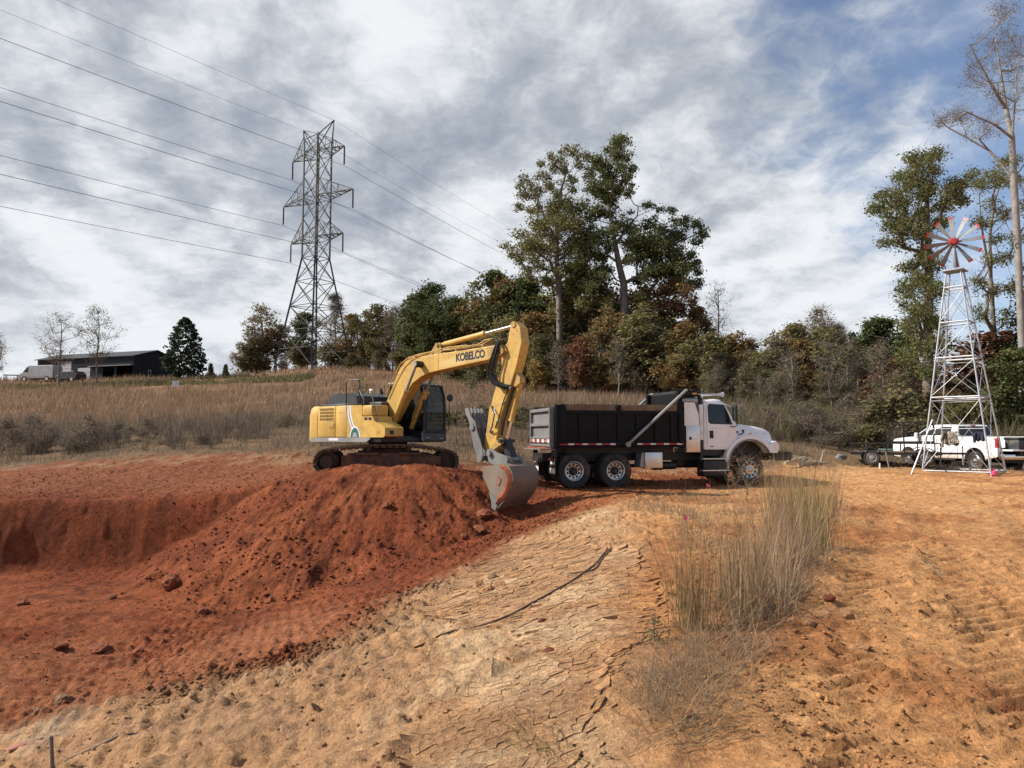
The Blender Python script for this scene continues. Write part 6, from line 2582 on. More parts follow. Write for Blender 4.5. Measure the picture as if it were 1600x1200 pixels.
def poplar():
    Y = 43.0
    b = at(1597, 640, Y)
    base = np.array((b.x, b.y, h1(b.x, b.y) - .2))
    def W(px, py, dy=0.0):
        return np.array(at(px, py, Y + dy)[:]) - base
    tr = [W(1597, 545), W(1591, 400), (W(1584, 280)), W(1581, 215)]
    limbs = [[tr[3], W(1572, 170, .3), W(1563, 110, .5), W(1555, 55, .6), W(1552, 20)], [tr[3], W(1586, 160, -.4), W(1592, 90, -.6), W(1600, 30, -.5), W(1606, -20)], [W(1572, 170), W(1548, 130, -.5), W(1528, 95, -.8), W(1516, 70, -1)],
             [W(1584, 280), W(1545, 235, .6), W(1510, 215, 1.0), W(1482, 200, 1.3)], [tr[3], W(1555, 195, -1), W(1510, 175, -1.4), W(1480, 160, -1.6)], [W(1586, 160), W(1620, 110, .5), W(1640, 60, .5)], [tr[2], W(1620, 230, .3), W(1650, 190, .6)], [tr[1], W(1575, 330, -.8), W(1560, 290, -1.2)]]
    r = np.random.default_rng(8)
    tw = []
    for px, py, sx, sy, n in ((1545, 110, 28, 38, 46), (1580, 60, 26, 30, 40), (1595, 110, 22, 40, 34), (1495, 185, 28, 14, 38), (1530, 205, 26, 18, 26), (1520, 120, 14, 26, 18), (1565, 160, 20, 20, 18), (1640, 110, 25, 50, 40), (1470, 190, 12, 8, 12), (1570, 20, 24, 16, 20)):
        for k in range(n):
            tw.append(W(px + r.normal(0, sx * .6), py + r.normal(0, sy * .6), r.normal(0, 1.3)))
    bare_tree('tulip_poplar', 'tall nearly bare tree with pale trunk at the right edge', base, tr, limbs, .21, M['pale_bark'], 31, tw, BROWN, 9, .050, None, .75, .006, 12, .007)


poplar()


def left_bare(label, px, py_base, py_top, wpx, Y, seed, n=95, nl=8):
    b = at(px, py_base, Y)
    base = np.array((b.x, b.y, h1(b.x, b.y) - .2))
    s = Y / FPX
    H = (py_base - py_top) * s
    w = wpx * s
    r = np.random.default_rng(seed)
    tr = [np.array([r.normal(0, .1), 0, H * t]) for t in (.15, .35, .55, .75, .92)]
    tw = []
    for k in range(n):
        t = r.uniform(.30, 1.0)
        ww = w * math.sin(min(1, (t - .22) / .55) * PI * .5) * (1 if t < .75 else (1.12 - t) / .37)
        a = r.uniform(0, 2 * PI)
        q = r.random() ** .5
        tw.append(np.array([math.cos(a) * ww * q, math.sin(a) * ww * q, H * t]))
    tw.sort(key=lambda q: abs(q[0]) + abs(q[1]))
    bare_tree('bare_tree', label, base, tr, [], .11, M['bark'], seed, tw, BROWN, nl, .11, 'thin bare trees before the barn', 1.1, .016, 12, .012)


left_bare('twin stemmed thin bare tree growing before the white van', 92, 606, 487, 38, 96, 41)
left_bare('thin bare tree in front of the open barn bays', 150, 606, 478, 36, 96, 42)
left_bare('thin tree at the left edge, only its twig tips in view', -12, 600, 512, 24, 96, 43)
left_bare('slim bare sapling standing above the wood right of the oak', 1124, 610, 428, 20, 70, 44, 44, 3)


def cedar(label, name, px, py_base, py_top, wpx, Y, seed, pal=EVER, n=220, power=.55, leaf=.26, per=26, group=None):
    b = at(px, py_base, Y)
    base = np.array((b.x, b.y, h1(b.x, b.y) - .2))
    s = Y / FPX
    H, w = (py_base - py_top) * s + .2, wpx * s
    T = Tree(seed)
    T.chain([np.array([0, 0, H * t]) for t in (0, .2, .4, .6, .8, .97)])
    for k in range(n):
        t = .07 + .92 * (k + .5) / n
        env = (1 - t) ** power if t > .22 else ((t / .22) ** .5) * (.78 ** power)
        a = k * 2.399 + T.r.normal(0, .2)
        q = w * env * T.r.uniform(.55, 1.12)
        c = np.array([math.cos(a) * q, math.sin(a) * q, H * t + .12 * q])
        T.reach(c, -.2, .05)
        T.leaves(c, max(.30, w * .20 * (1.1 - t * .6)), per, leaf * (1.05 - .4 * t), pal, .55)
    return tree_object(name, T, base, .012, max(.08, H * .018), M['bark'], label, group)


cedar('dense dark cedar tree at the right end of the barn', 'cedar_tree', 287, 598, 500, 35, 106, 51)
cedar('tiny pine on the skyline right of the cedar', 'pine_tree', 329, 594, 571, 7, 110, 52, DARK, 50, 1.0, .2, 14)
cedar('tiny pine on the skyline left of the brown trees', 'pine_tree', 352, 594, 575, 5, 112, 53, DARK, 40, 1.0, .2, 14)
cedar('small pine top rising from the wood left of the windmill', 'pine_tree', 1336, 640, 515, 14, 58, 54, [(.04, .07, .03), (.05, .08, .035)], 90, .9, .16, 20)
cedar('dark green pine standing among the wood behind the boom', 'pine_tree', 812, 600, 470, 24, 80, 55, [(.03, .055, .03), (.04, .062, .034)], 130, .7, .24, 24)


# ---- woodland prototypes, copied along the treeline
def proto_tree(seed, H, w, pal, n_cl=60, per=40, leaf=.15, low=.12, r_base=.12, gaps=1.0, bark=None, bare=0.0):
    T = Tree(seed)
    r = T.r
    T.chain([np.array([r.normal(0, .02 * H) * t, r.normal(0, .02 * H) * t, H * t * .9]) for t in (0, .12, .3, .5, .7, .9)])
    # a few lobes make the outline uneven
    lobes = [(r.uniform(0, 2 * PI), r.uniform(.3, .95), r.uniform(.55, 1.15)) for _ in range(7)]
    cl = []
    for k in range(int(n_cl * 1.5)):
        a, t, g = lobes[r.integers(len(lobes))]
        t = np.clip(t + r.normal(0, .13), low, 1.0)
        env = math.sin(min(1.0, (t - low + .14) / (.62 - low)) * PI / 2) * (1.0 if t < .6 else math.cos((t - .6) / .42 * PI / 2) ** .6 + .05)
        q = w * env * g * r.uniform(.25, 1.0)
        a += r.normal(0, .45)
        cl.append(np.array([math.cos(a) * q, math.sin(a) * q, H * t]))
    cl.sort(key=lambda q: q[0] ** 2 + q[1] ** 2)
    for c in cl:
        T.reach(c)
        rad = r.uniform(.45, .85) * (max(.75, w * .36) if H > 2 else .36)
        if bare > 0:
            T.twigs(c, rad * 1.2, int(10 * bare), (.20, .165, .13), .014 if H > 4 else .005)
        T.leaves(c, rad * 1.6, int(.7 * per * gaps * rad ** 1.5 + 2), leaf * .8, pal, .8, 0, .5)
        T.leaves(c, rad, int(2.1 * per * gaps * rad ** 1.5 + 4), leaf, pal)
    V, F = T.skeleton(.016, r_base, 4)
    tm = np_mesh('trunk', V, F, None, True)
    tm.materials.append(bark or M['bark'])
    cm = T.crown('crown')
    cm.materials.append(M['leaf'])
    return tm, cm, H


PROTO = {
    'green': [proto_tree(60 + i, 9, 2.6, GREEN + DARK, 75, 60) for i in range(2)],
    'dark': [proto_tree(65 + i, 9, 2.8, DARK + GREEN[:1], 85, 70) for i in range(2)],
    'olive': [proto_tree(70 + i, 8, 2.3, OLIVE + BROWN[:1], 65, 46) for i in range(3)],
    'brown': [proto_tree(75 + i, 7, 1.9, BROWN + OLIVE[:1], 60, 26, .13, bare=1.3) for i in range(3)],
    'rust': [proto_tree(80 + i, 8, 2.2, RUST + OLIVE[:1], 65, 44) for i in range(2)],
    'red': [proto_tree(85, 5, 1.4, REDL + RUST[:1], 45, 40)],
    'gold': [proto_tree(87, 5, 1.5, GOLD + OLIVE[:1], 40, 36)],
    'grey': [proto_tree(90 + i, 9, 2.0, BROWN, 70, 7, bare=2.6, leaf=.12) for i in range(2)],
    'shrub': [proto_tree(95 + i, 3.2, 1.6, BROWN + OLIVE, 40, 46, .15, .05, .05, bare=.6) for i in range(2)],
    'whip': [proto_tree(111 + i, 5.5, .55, BROWN + PALE[:1], 16, 5, .10, .3, .035, bare=1.6, bark=M['pale_bark']) for i in range(3)],
    'tuft': [proto_tree(121 + i, 1.6, .75, [(.21, .155, .115), (.18, .13, .095), (.25, .19, .135), (.28, .215, .15)], 30, 40, .045, .08, .012, bare=1.4) for i in range(3)],
    'slim': [proto_tree(101 + i, 3.4, .75, GREEN + OLIVE, 24, 9, .085, .12, .018, bare=.5) for i in range(2)],
    'shrubgreen': [proto_tree(98, 3.2, 1.6, GREEN + OLIVE, 40, 52, .15, .05, .05)],
}
KIND_WORDS = {'whip': 'pale slender sapling stem', 'tuft': 'dark dead weed bush', 'slim': 'slim sapling', 'green': 'green leafy tree', 'dark': 'dense dark green tree', 'olive': 'olive green tree', 'brown': 'thin brown sapling', 'rust': 'rust coloured tree', 'red': 'red leaved tree',
              'gold': 'yellow leaved tree', 'grey': 'grey leafless tree', 'shrub': 'low brown shrub', 'shrubgreen': 'low green shrub'}
TREE_NAME = {'whip': 'slender_sapling', 'tuft': 'weed_bush', 'slim': 'field_sapling', 'green': 'green_tree', 'dark': 'dark_tree', 'olive': 'olive_tree', 'brown': 'sapling', 'rust': 'rust_tree', 'red': 'red_tree', 'gold': 'gold_tree', 'grey': 'leafless_tree', 'shrub': 'shrub', 'shrubgreen': 'green_shrub'}
_rt = random.Random(77)


def put_tree(kind, px, py_top, Y, wide=1.0, label=None, group=None):
    """copy of a prototype standing Y metres off with its top at photo row py_top"""
    tm, cm, H = _rt.choice(PROTO[kind])
    g = at(px, 640, Y)
    z = h1(g.x, g.y)
    top = at(px, py_top, Y).z
    s = max(.25, (top - z) / (H * 1.02))
    root = empty(TREE_NAME[kind], (g.x, g.y, z - .1), _rt.uniform(0, 6.28), label, 'shrub' if 'shrub' in kind or kind == 'tuft' else 'tree', group)
    sx = s ** .75 * wide * 1.3
    root.scale = (sx, sx, s)
    link_mesh('trunk', tm, None, root)
    link_mesh('crown', cm, None, root)
    return root


# single trees one can point to
for kind, px, top, Y, wd, lb in (
        ('brown', 405, 478, 128, 1.15, 'tall brown tree left of the transmission tower'),
        ('brown', 385, 530, 126, 1.2, 'lower brown tree at the left end of the wood'),
        ('rust', 430, 500, 130, 1.0, 'rust brown tree just behind the left tower leg'),
        ('green', 473, 490, 128, .9, 'green tree seen through the middle of the tower'),
        ('grey', 520, 462, 126, 1.1, 'grey leafless tree behind the right tower leg'),
        ('olive', 565, 478, 118, .95, 'olive tree right of the transmission tower'),
        ('rust', 548, 492, 121, .9, 'rust coloured tree right beside the transmission tower'),
        ('olive', 592, 470, 116, 1.0, 'tall olive tree between the tower and the boom'),
        ('grey', 618, 480, 112, 1.1, 'grey leafless tree above the excavator boom'),
        ('green', 650, 462, 104, 1.05, 'green tree left of the dark trees above the boom'),
        ('dark', 685, 447, 98, 1.15, 'large dark green tree above the boom cylinder'),
        ('dark', 715, 470, 94, 1.1, 'dark green tree right of the large dark tree'),
        ('rust', 745, 455, 92, 1.0, 'rust tinted tree left of the tall hardwood'),
        ('green', 778, 428, 86, 1.05, 'green tree beneath the left side of the tall hardwood'),
        ('rust', 790, 440, 84, .9, 'rust edged tree touching the tall hardwood'),
        ('dark', 830, 440, 84, 1.2, 'dark tree filling the gap under the hardwood crown'),
        ('olive', 868, 432, 80, 1.0, 'olive tree filling in behind the hardwood trunk'),
        ('green', 905, 420, 81, 1.1, 'green tree between the hardwood and the oak trunk'),
        ('rust', 1000, 440, 79, 1.1, 'rust tree behind the right side of the oak trunk'),
        ('olive', 1045, 455, 78, 1.1, 'olive tree under the long right limbs of the oak'),
        ('olive', 940, 450, 80, 1.0, 'olive tree directly behind the oak trunk'),
        ('red', 915, 528, 66, .9, 'small red leaved tree under the oak'),
        ('rust', 955, 478, 70, 1.0, 'rust tree at the foot of the oak trunk'),
        ('olive', 1010, 475, 68, 1.2, 'broad olive tree in front of the oak foot'),
        ('rust', 1070, 505, 64, 1.1, 'rust brown tree right of the oak foot'),
        ('gold', 838, 560, 66, .8, 'small yellow leaved tree right of the excavator arm'),
        ('gold', 1168, 590, 60, .6, 'small yellow bush tree behind the truck cab'),
        ('olive', 1232, 498, 60, .9, 'olive treetop rising over the sapling wood'),
        ('grey', 1288, 482, 60, 1.0, 'tall sparse tree above the sapling wood'),
        ('olive', 1296, 500, 58, .9, 'olive tree left of the small pine top'),
        ('dark', 1378, 500, 55, 1.0, 'dark round tree left of the broad oak'),
        ('red', 1400, 560, 50, 1.2, 'reddish tree left of the windmill'),
        ('red', 1540, 520, 50, 1.5, 'wide dark red tree behind the windmill legs'),
        ('red', 1572, 555, 49, 1.2, 'red tree between the windmill and right edge'),
        ('rust', 1470, 600, 46, 1.2, 'rust brown tree behind the pickup cab'),
        ('green', 1592, 545, 40, 1.0, 'bright green bushy tree at the right edge'),
        ('gold', 1545, 620, 42, 1.0, 'small yellow tree behind the pickup bed')):
    put_tree(kind, px, top, Y, wd, lb, 'trees of the wood behind the field')
# the wood between them: look-alikes by kind
ORD = 'first second third fourth fifth sixth seventh eighth ninth tenth eleventh twelfth thirteenth fourteenth fifteenth sixteenth seventeenth eighteenth nineteenth twentieth'.split()
ORD += ['twenty-' + q for q in ORD[:9]]


def wood(kinds, n, x0, x1, ylo, yhi, Yf, place, seed):
    r_ = random.Random(seed)
    cnt = {}
    for i in range(n):
        px = x0 + (x1 - x0) * (i + r_.uniform(.1, .9)) / n
        k = kinds[r_.randrange(len(kinds))]
        u = (px - x0) / (x1 - x0)
        tp = r_.uniform(ylo, yhi)
        Y = Yf(u) + r_.uniform(-1.5, 9)
        cnt[k] = cnt.get(k, 0) + 1
        put_tree(k, px, tp, Y, r_.uniform(.85, 1.2), ORD[cnt[k] - 1] + ' ' + KIND_WORDS[k] + ' from the left ' + place, KIND_WORDS[k] + 's ' + place)


wood(['brown', 'olive', 'grey', 'grey', 'brown', 'rust'], 38, 1085, 1420, 508, 556, lambda u: 62 - 6 * u, 'in the sapling wood right of the oak', 1)
wood(['brown', 'olive', 'grey', 'green', 'brown'], 26, 1100, 1420, 560, 600, lambda u: 57 - 6 * u, 'along the front of the sapling wood', 2)
wood(['olive', 'rust', 'brown', 'green', 'olive', 'grey'], 26, 790, 1100, 478, 535, lambda u: 72 - 4 * u, 'in the thicket under the oak', 3)
wood(['shrub', 'olive', 'rust', 'brown'], 16, 800, 1110, 550, 580, lambda u: 66 - 4 * u, 'along the front edge of the oak thicket', 4)
wood(['olive', 'brown', 'dark', 'green', 'rust'], 20, 540, 800, 505, 540, lambda u: 118 - 34 * u, 'in the wood behind the boom', 5)
wood(['shrub', 'olive', 'brown'], 18, 540, 800, 545, 562, lambda u: 112 - 34 * u, 'along the wood edge behind the boom', 6)
wood(['rust', 'brown', 'olive', 'dark', 'red'], 16, 1400, 1720, 560, 605, lambda u: 47 - 4 * u, 'behind the windmill and pickup', 7)
wood(['shrub', 'brown', 'olive'], 14, 1390, 1720, 605, 640, lambda u: 43 - 3 * u, 'along the brush edge behind the pickup', 8)
wood(['brown', 'shrub', 'olive'], 7, 375, 545, 535, 560, lambda u: 128 - 6 * u, 'along the hill crest by the tower', 9)
wood(['olive', 'dark', 'green'], 10, 1600, 1950, 400, 520, lambda u: 50 - 4 * u, 'beyond the right edge trees', 10)
# saplings in the field
for px, base_py, top, Y, lb in ((655, 640, 600, 42, None), (563, 640, 590, 43, 'slim green sapling in the field behind the excavator hood'), (738, 640, 578, 44, 'slim green sapling in the field right of the cab')):
    if lb:
        put_tree('slim', px, top, Y, .8, lb, 'slim saplings in the field')

wood(['whip'], 20, 1130, 1400, 530, 600, lambda u: 54 - 6 * u, 'before the wood right of the truck cab', 11)
wood(['whip'], 10, 860, 1100, 520, 580, lambda u: 64 - 4 * u, 'before the oak thicket', 12)
wood(['shrub', 'tuft', 'tuft'], 26, 1140, 1420, 615, 668, lambda u: 40 - 3 * u, 'in the brush between truck and windmill', 13)
wood(['tuft'], 20, 5, 300, 640, 690, lambda u: 34, 'in the weed band left of the pit', 14)
wood(['tuft'], 12, 300, 500, 640, 685, lambda u: 34, 'in the weed band left of the excavator', 15)
wood(['tuft', 'shrub'], 12, 690, 850, 645, 680, lambda u: 37, 'in the field behind the excavator arm', 16)


# ------------------------------------------------------------------ grass and brush
def blades(P_, h, w, cols, lean=.25, seg=1, rs=None, wind=(.10, .03), bend=.0):
    """grass blades as tapering strips: P_ (n,3) roots, h heights, w root widths, cols (n,3)"""
    r = rs or rng
    n = len(P_)
    a = r.uniform(0, 2 * PI, n)
    t = np.stack([np.cos(a), np.sin(a), np.zeros(n)], -1)
    d = np.stack([r.normal(wind[0], lean, n), r.normal(wind[1], lean, n), np.ones(n)], -1)
    if seg == 1:
        V = np.stack([P_ - t * w[:, None], P_ + t * w[:, None], P_ + d * h[:, None]], 1).reshape(-1, 3)
        F = np.arange(len(V)).reshape(-1, 3)
        C = np.repeat(cols, 3, 0)
        return V, F, C
    rows = []
    for k in range(seg + 1):
        u = k / seg
        c = P_ + d * (h * u)[:, None] * np.array([1, 1, 1.0])
        c[:, :2] += d[:, :2] * (h * u * u * bend)[:, None]
        c[:, 2] -= (np.abs(d[:, 0]) + np.abs(d[:, 1])) * h * u * u * bend * .5
        ww = (w * (1 - u * .85))[:, None]
        rows += [c - t * ww, c + t * ww]
    m = 2 * (seg + 1)
    V = np.stack(rows, 1).reshape(-1, 3)
    base = (np.arange(n) * m)[:, None]
    F = np.concatenate([base + np.array([2 * k, 2 * k + 1, 2 * k + 3, 2 * k + 2]) for k in range(seg)], 0)
    C = np.repeat(cols, m, 0)
    return V, F, C


def pick(cols, n, r, v=.2):
    c = np.array(cols)[r.integers(0, len(cols), n)]
    return np.clip(c * r.uniform(1 - v, 1 + v, (n, 1)), .005, .9)


def in_field(X, Y, margin=0.0):
    return poly_d(X, Y, EDGE) > margin


STRAW = [(.32, .215, .14), (.27, .18, .115), (.36, .25, .165), (.23, .155, .10)]
DRAB = [(.19, .145, .095), (.23, .17, .11), (.16, .12, .08), (.26, .20, .135)]
WEED = [(.15, .115, .09), (.12, .092, .074), (.18, .135, .10), (.20, .155, .115)]
GREENISH = [(.12, .12, .048), (.15, .14, .058), (.10, .095, .042)]


def field_grass():
    r = np.random.default_rng(3)
    parts = []
    # denser near, thinner but broader far off
    for (y0, y1, n, h, w) in ((26, 40, 70000, .62, .011), (40, 62, 85000, .85, .020), (62, 92, 70000, .95, .034), (92, 135, 45000, 1.0, .055)):
        Y = y0 + (y1 - y0) * r.random(n)
        X = r.uniform(-.95, 1.0, n) * Y
        fld = fbm(X, Y, .11, 3, .5, 5.0)
        fl2 = fbm(X, Y, .4, 3, .5, 9.0)
        ok = in_field(X, Y, -.3) & ~((X > 12.5) & (Y < 37.5)) & (r.random(n) < np.clip(.65 + fld * .9 + fl2 * .5, .12, 1))
        # thinner at the trampled edge
        dE = poly_d(X, Y, EDGE)
        ok &= r.random(n) < np.clip(.22 + dE / 6.0, 0, 1)
        X, Y, fld, fl2 = X[ok], Y[ok], fld[ok], fl2[ok]
        m = len(X)
        Z = height(X, Y)
        right = sstep(4, 14, X - (Y - 30) * .12)
        straw = sstep(40, 58, Y + 14 * fld) * (1 - .65 * right)
        c = pick(DRAB, m, r)
        c = np.where((r.random(m) < straw)[:, None], pick(STRAW, m, r), c)
        c = np.where((r.random(m) < right * .38 * (fl2 > -.15))[:, None], pick(GREENISH, m, r), c)
        hh = .8 * h * r.uniform(.4, 1.2, m) * (1 + .6 * fl2) * (.75 + .25 * straw)
        parts.append(blades(np.stack([X, Y, Z - .03], -1), hh, np.full(m, w) * r.uniform(.7, 1.3, m), c, .20))
    n = 16000                                          # short worn grass where the vehicles stand
    X, Y = r.uniform(11.5, 40, n), r.uniform(27.3, 38.5, n)
    ok = in_field(X, Y, -.6) & (r.random(n) < np.clip(.5 + 1.2 * fbm(X, Y, .5, 3, .5, 2.0), .1, 1))
    X, Y = X[ok], Y[ok]
    m = len(X)
    parts.append(blades(np.stack([X, Y, height(X, Y) - .02], -1), r.uniform(.06, .22, m), np.full(m, .012), pick(DRAB + STRAW[:1], m, r), .45))
    out(parts, 'field_grass', 'tall dry brown grass covering the field and hillside', 'grass')


def out(parts, name, label, cat, kind='stuff', mat_='grass'):
    V = np.concatenate([p[0] for p in parts])
    C = np.concatenate([p[2] for p in parts])
    F, b = [], 0
    for p in parts:
        F.append(p[1] + b)
        b += len(p[0])
    o = link_mesh(name, np_mesh(name, V, np.concatenate(F), C), M[mat_])
    return tag(o, label, cat, None, kind)


field_grass()


def weed_plants(xy, hs, r, cols, twigs=34, w=.008):
    """dry weeds: stems that branch upwards, joined for all plants given"""
    n = twigs
    xy = np.asarray(xy)
    hs = np.asarray(hs)
    m = len(xy)
    z = height(xy[:, 0], xy[:, 1])[:, None]
    hh = hs[:, None]
    P_ = np.stack([xy[:, :1] + r.normal(0, .10, (m, n)) * hh, xy[:, 1:] + r.normal(0, .10, (m, n)) * hh, z + np.maximum(0, r.normal(-.05, .28, (m, n))) * hh], -1).reshape(-1, 3)
    H_ = (hh * r.uniform(.25, .95, (m, n))).ravel()
    C_ = [pick(cols, m * n, r, .3)]
    return blades(P_, H_, np.full(len(P_), w), np.concatenate(C_), .30, 1, r, (.04, 0))


def weed_band():
    r = np.random.default_rng(12)
    n = 4200
    Y = 27 + 33 * r.random(n) ** 1.1
    X = r.uniform(-.9, .95, n) * Y
    cl = fbm(X, Y, .22, 3, .55, 2.0)
    dE = poly_d(X, Y, EDGE)
    ok = (dE > .4) & ~((X > 12.5) & (Y < 37)) & (r.random(n) < np.clip(.25 + cl * 1.8, 0, 1) * np.clip(.12 + dE / 4, .05, 1) * (1 - sstep(40, 58, Y)) * .55)
    X, Y = X[ok], Y[ok]
    h = r.uniform(.7, 1.55, len(X)) * (1 + .3 * cl[ok])
    right = X > 6
    p = [weed_plants(np.stack([X, Y], -1), h, r, WEED, 42, .009)]
    out(p, 'dry_weeds', 'band of dead grey brown weeds along the lower field', 'weeds')
    # leafy green-brown brush on the right
    n = 1500
    Y = 33 + 22 * r.random(n)
    X = Y * r.uniform(.24, .80, n)
    cl = fbm(X, Y, .25, 3, .55, 6.0)
    ok = (poly_d(X, Y, EDGE) > 2.5) & (cl > -.12) & ~((X > 12.5) & (Y < 38))
    X, Y = X[ok], Y[ok]
    p = [weed_plants(np.stack([X, Y], -1), r.uniform(.8, 1.6, len(X)), r, GREENISH + DRAB[:2], 46, .013)]
    out(p, 'green_brush', 'olive green brush growing behind the truck hood', 'brush')
    # green ground cover below the barn
    n = 5000
    Y = 92 + 14 * r.random(n)
    X = -Y * r.uniform(.42, .78, n)
    X, Y = np.append(X, -Y[:2500] * r.uniform(.28, .42, 2500)), np.append(Y, Y[:2500])
    cl = fbm(X, Y, .2, 3, .5, 3.0)
    ok = cl > -.1
    X, Y = X[ok], Y[ok]
    m = len(X)
    p = [blades(np.stack([X, Y, height(X, Y)], -1), r.uniform(.2, .6, m), np.full(m, .12), pick([(.10, .12, .045), (.12, .13, .05), (.17, .15, .07)], m, r), .5, 1, r)]
    out(p, 'green_weeds', 'low green weeds on the bank below the barn', 'weeds')


weed_band()


def stems(name, label, centre_px, n, spread, hmean, cols, seed, w=.0028, lean=.10, wind=(.0, .0), bend=.25, seg=5, kind=None, cat='grass', gy=None, group=None, ell=(1, 1)):
    """a tussock of fine upright stems rooted round a ground point"""
    r = np.random.default_rng(seed)
    g = ground_at(*centre_px) if gy is None else Vector((gy[0], gy[1], 0))
    x = r.normal(0, spread * ell[0], n)
    y = r.normal(0, spread * ell[1], n)
    X, Y = g.x + x, g.y + y
    Z = height(X, Y)
    P_ = np.stack([X - g.x, Y - g.y, Z - h1(g.x, g.y) - .02], -1)
    hh = hmean * (.3 + .9 * r.random(n) ** 1.2)
    V, F, C = blades(P_, hh, np.full(n, w) * r.uniform(.7, 1.4, n), pick(cols, n, r, .25), lean, seg, r, wind, bend)
    o = link_mesh(name, np_mesh(name, V, F, C), M['grass'])
    o.location = (g.x, g.y, h1(g.x, g.y))
    return tag(o, label, cat, group, kind)


TAN = [(.36, .235, .125), (.30, .19, .10), (.24, .155, .08), (.43, .29, .16)]
OLIVEG = [(.21, .165, .075), (.26, .19, .09), (.30, .21, .11), (.17, .14, .065)]
GREYB = [(.26, .195, .135), (.31, .24, .165), (.20, .155, .11), (.36, .28, .19)]
YEL = [(.34, .27, .10), (.28, .25, .09), (.38, .30, .13)]


